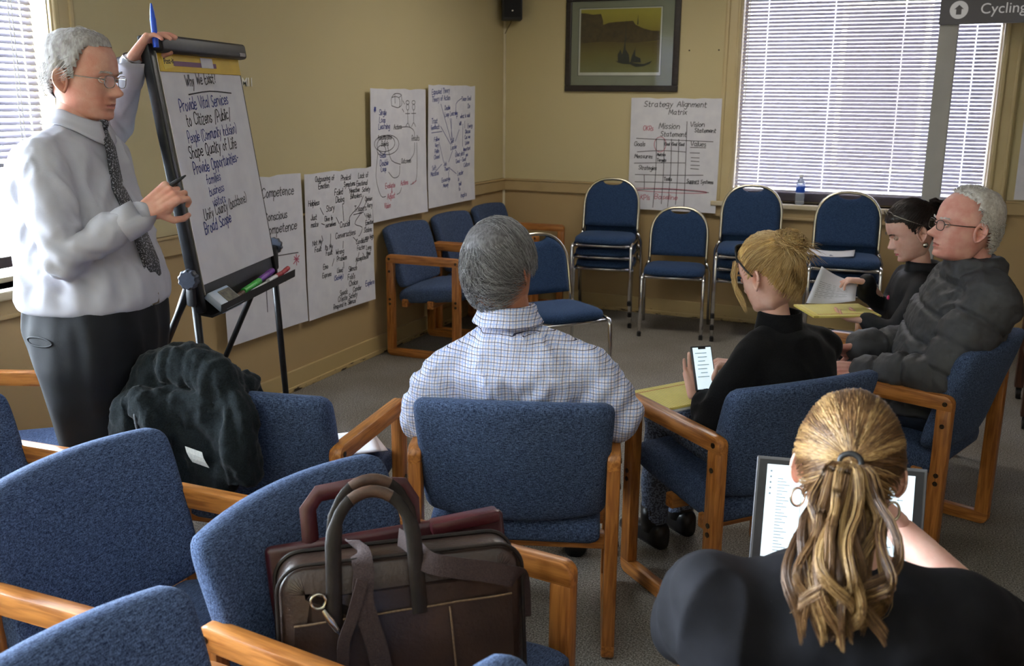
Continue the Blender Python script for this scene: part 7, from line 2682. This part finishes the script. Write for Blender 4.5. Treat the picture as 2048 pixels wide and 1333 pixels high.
for p in skull_roots(6200, lambda x, y, z: z > fem_line(y) + .001):
    p = on_skull(p, .0135); row = []
    ang = math.atan2(p[2] - TIE_[2], p[0] - TIE_[0])
    v_ = noise.noise(Vector((math.cos(ang) * 5.5, math.sin(ang) * 5.5, 4.0))) + .25 * rng.normal() + (.06 if p[2] > .03 else -.22)
    g_ = 2 if v_ > .34 else (1 if v_ > -.10 else 0)
    bend = noise.noise(Vector((ang * 3, 1.0, p[1] * 20))) * .10
    for i in range(9):
        t_ = i / 8
        q = p * (1 - t_) + TIE_ * t_ + np.array([bend * .05 * math.sin(PI * t_), 0, bend * .2 * math.sin(PI * t_)])
        row.append(on_skull(q, .0150 + .005 * math.sin(PI * t_) * (1 + .5 * v_) + .006 * t_ ** 3 + random.uniform(-.001, .0012)) + rng.normal(0, .0005, 3))
    LL[g_].append(row)
for g_ in range(3):
    put_hair('hair_strands', strands(np.array(LL[g_]), .00065, .6), hd, inv, HS[g_], root)
# ponytail: clumped locks fall from the tie in soft waves and curl at the ends
dn_ = np.array(hd.R.inverted() @ V(0, 0, -1)); bk_ = np.array(hd.R.inverted() @ V(0.08, -1, 0)); rt_ = np.array(hd.R.inverted() @ V(1, 0, 0))
LL = [[], [], []]
rs = random.Random(11)
for lock in range(46):
    la = rs.uniform(0, 2 * PI); lr = .046 * math.sqrt(rs.random()); ll = rs.uniform(.19, .275); lw = rs.uniform(.006, .016); lp_ = rs.uniform(0, 6.28); lf_ = rs.uniform(6.5, 10.5); sw = rs.uniform(-.03, .03); cu = rs.uniform(-.035, .035)
    out_ = math.sin(la)                                  # positive: outer (camera) side of the tail
    g_ = rs.choices((0, 1, 2), (.30, .40, .30) if out_ > 0 else (.6, .3, .1))[0]
    for i in range(84):
        a = random.uniform(0, 2 * PI); rr = .0082 * math.sqrt(random.random()); ln = ll * random.uniform(.90, 1.03); row = []
        for k_ in range(18):
            t_ = k_ / 17
            spread = min(1, .28 + 2.0 * t_) * (1 - .45 * sm(t_, .65, 1.0))
            wv = lw * math.sin(lp_ + lf_ * t_) * min(1, t_ * 2.2)
            wv2 = lw * math.cos(lp_ + lf_ * t_) * min(1, t_ * 2.2)
            fl = 1 - .55 * sm(t_, .7, 1.0) if True else 1
            q = TIE_ + bk_ * (.012 + .030 * math.sin(min(1, t_ * 1.8) * PI / 2) + .095 * sm(t_, .15, .95)) + dn_ * (ln * t_ - .014 * math.sin(min(1, t_ * 5) * PI))
            q = q + rt_ * (lr * math.cos(la) * spread * 1.55 + wv + sw * t_ * t_ + cu * sm(t_, .75, 1.0) + rr * math.cos(a) * fl) + bk_ * (lr * out_ * spread * .95 + rr * math.sin(a) * fl + .8 * wv2)
            row.append(q + rng.normal(0, .0003, 3))
        LL[g_ if random.random() < .72 else random.choice((0, 1, 1, 2))].append(row)
for g_ in range(3):
    put_hair('ponytail', strands(np.array(LL[g_]), .00062, .35), hd, inv, HS[g_], root)
m = MB(); c0 = Vector(TIE_) + Vector(bk_) * .012
e1 = Vector(rt_); e2 = Vector(dn_)
m.tube([c0 + e1 * (.0175 * math.cos(a)) + (e2 * .3 + Vector(bk_) * .1) * (.0) + e2.cross(e1) * 0 + Vector((0, 0, 1)) * (.015 * math.sin(a)) for a in [2 * PI * i / 24 for i in range(25)]], .0052, 10, False)
m.v = [inv @ (hd.M @ Vector(p)) for p in m.v]; m.build('hair_tie', BLACKP, root, True)
for s in (-1, 1):
    c0 = Vector((s * .081, -.010, -.062)); m = MB()
    m.tube([c0 + V(.0115 * math.cos(a), .003 * math.cos(a), .0165 * math.sin(a) - .008) for a in [2 * PI * i / 28 for i in range(29)]], .0026, 8, False)
    m.v = [inv @ (hd.M @ Vector(p)) for p in m.v]; m.build('hoop_earring', STEEL, root, True)
eyes_brows(hd, root, inv, HB)
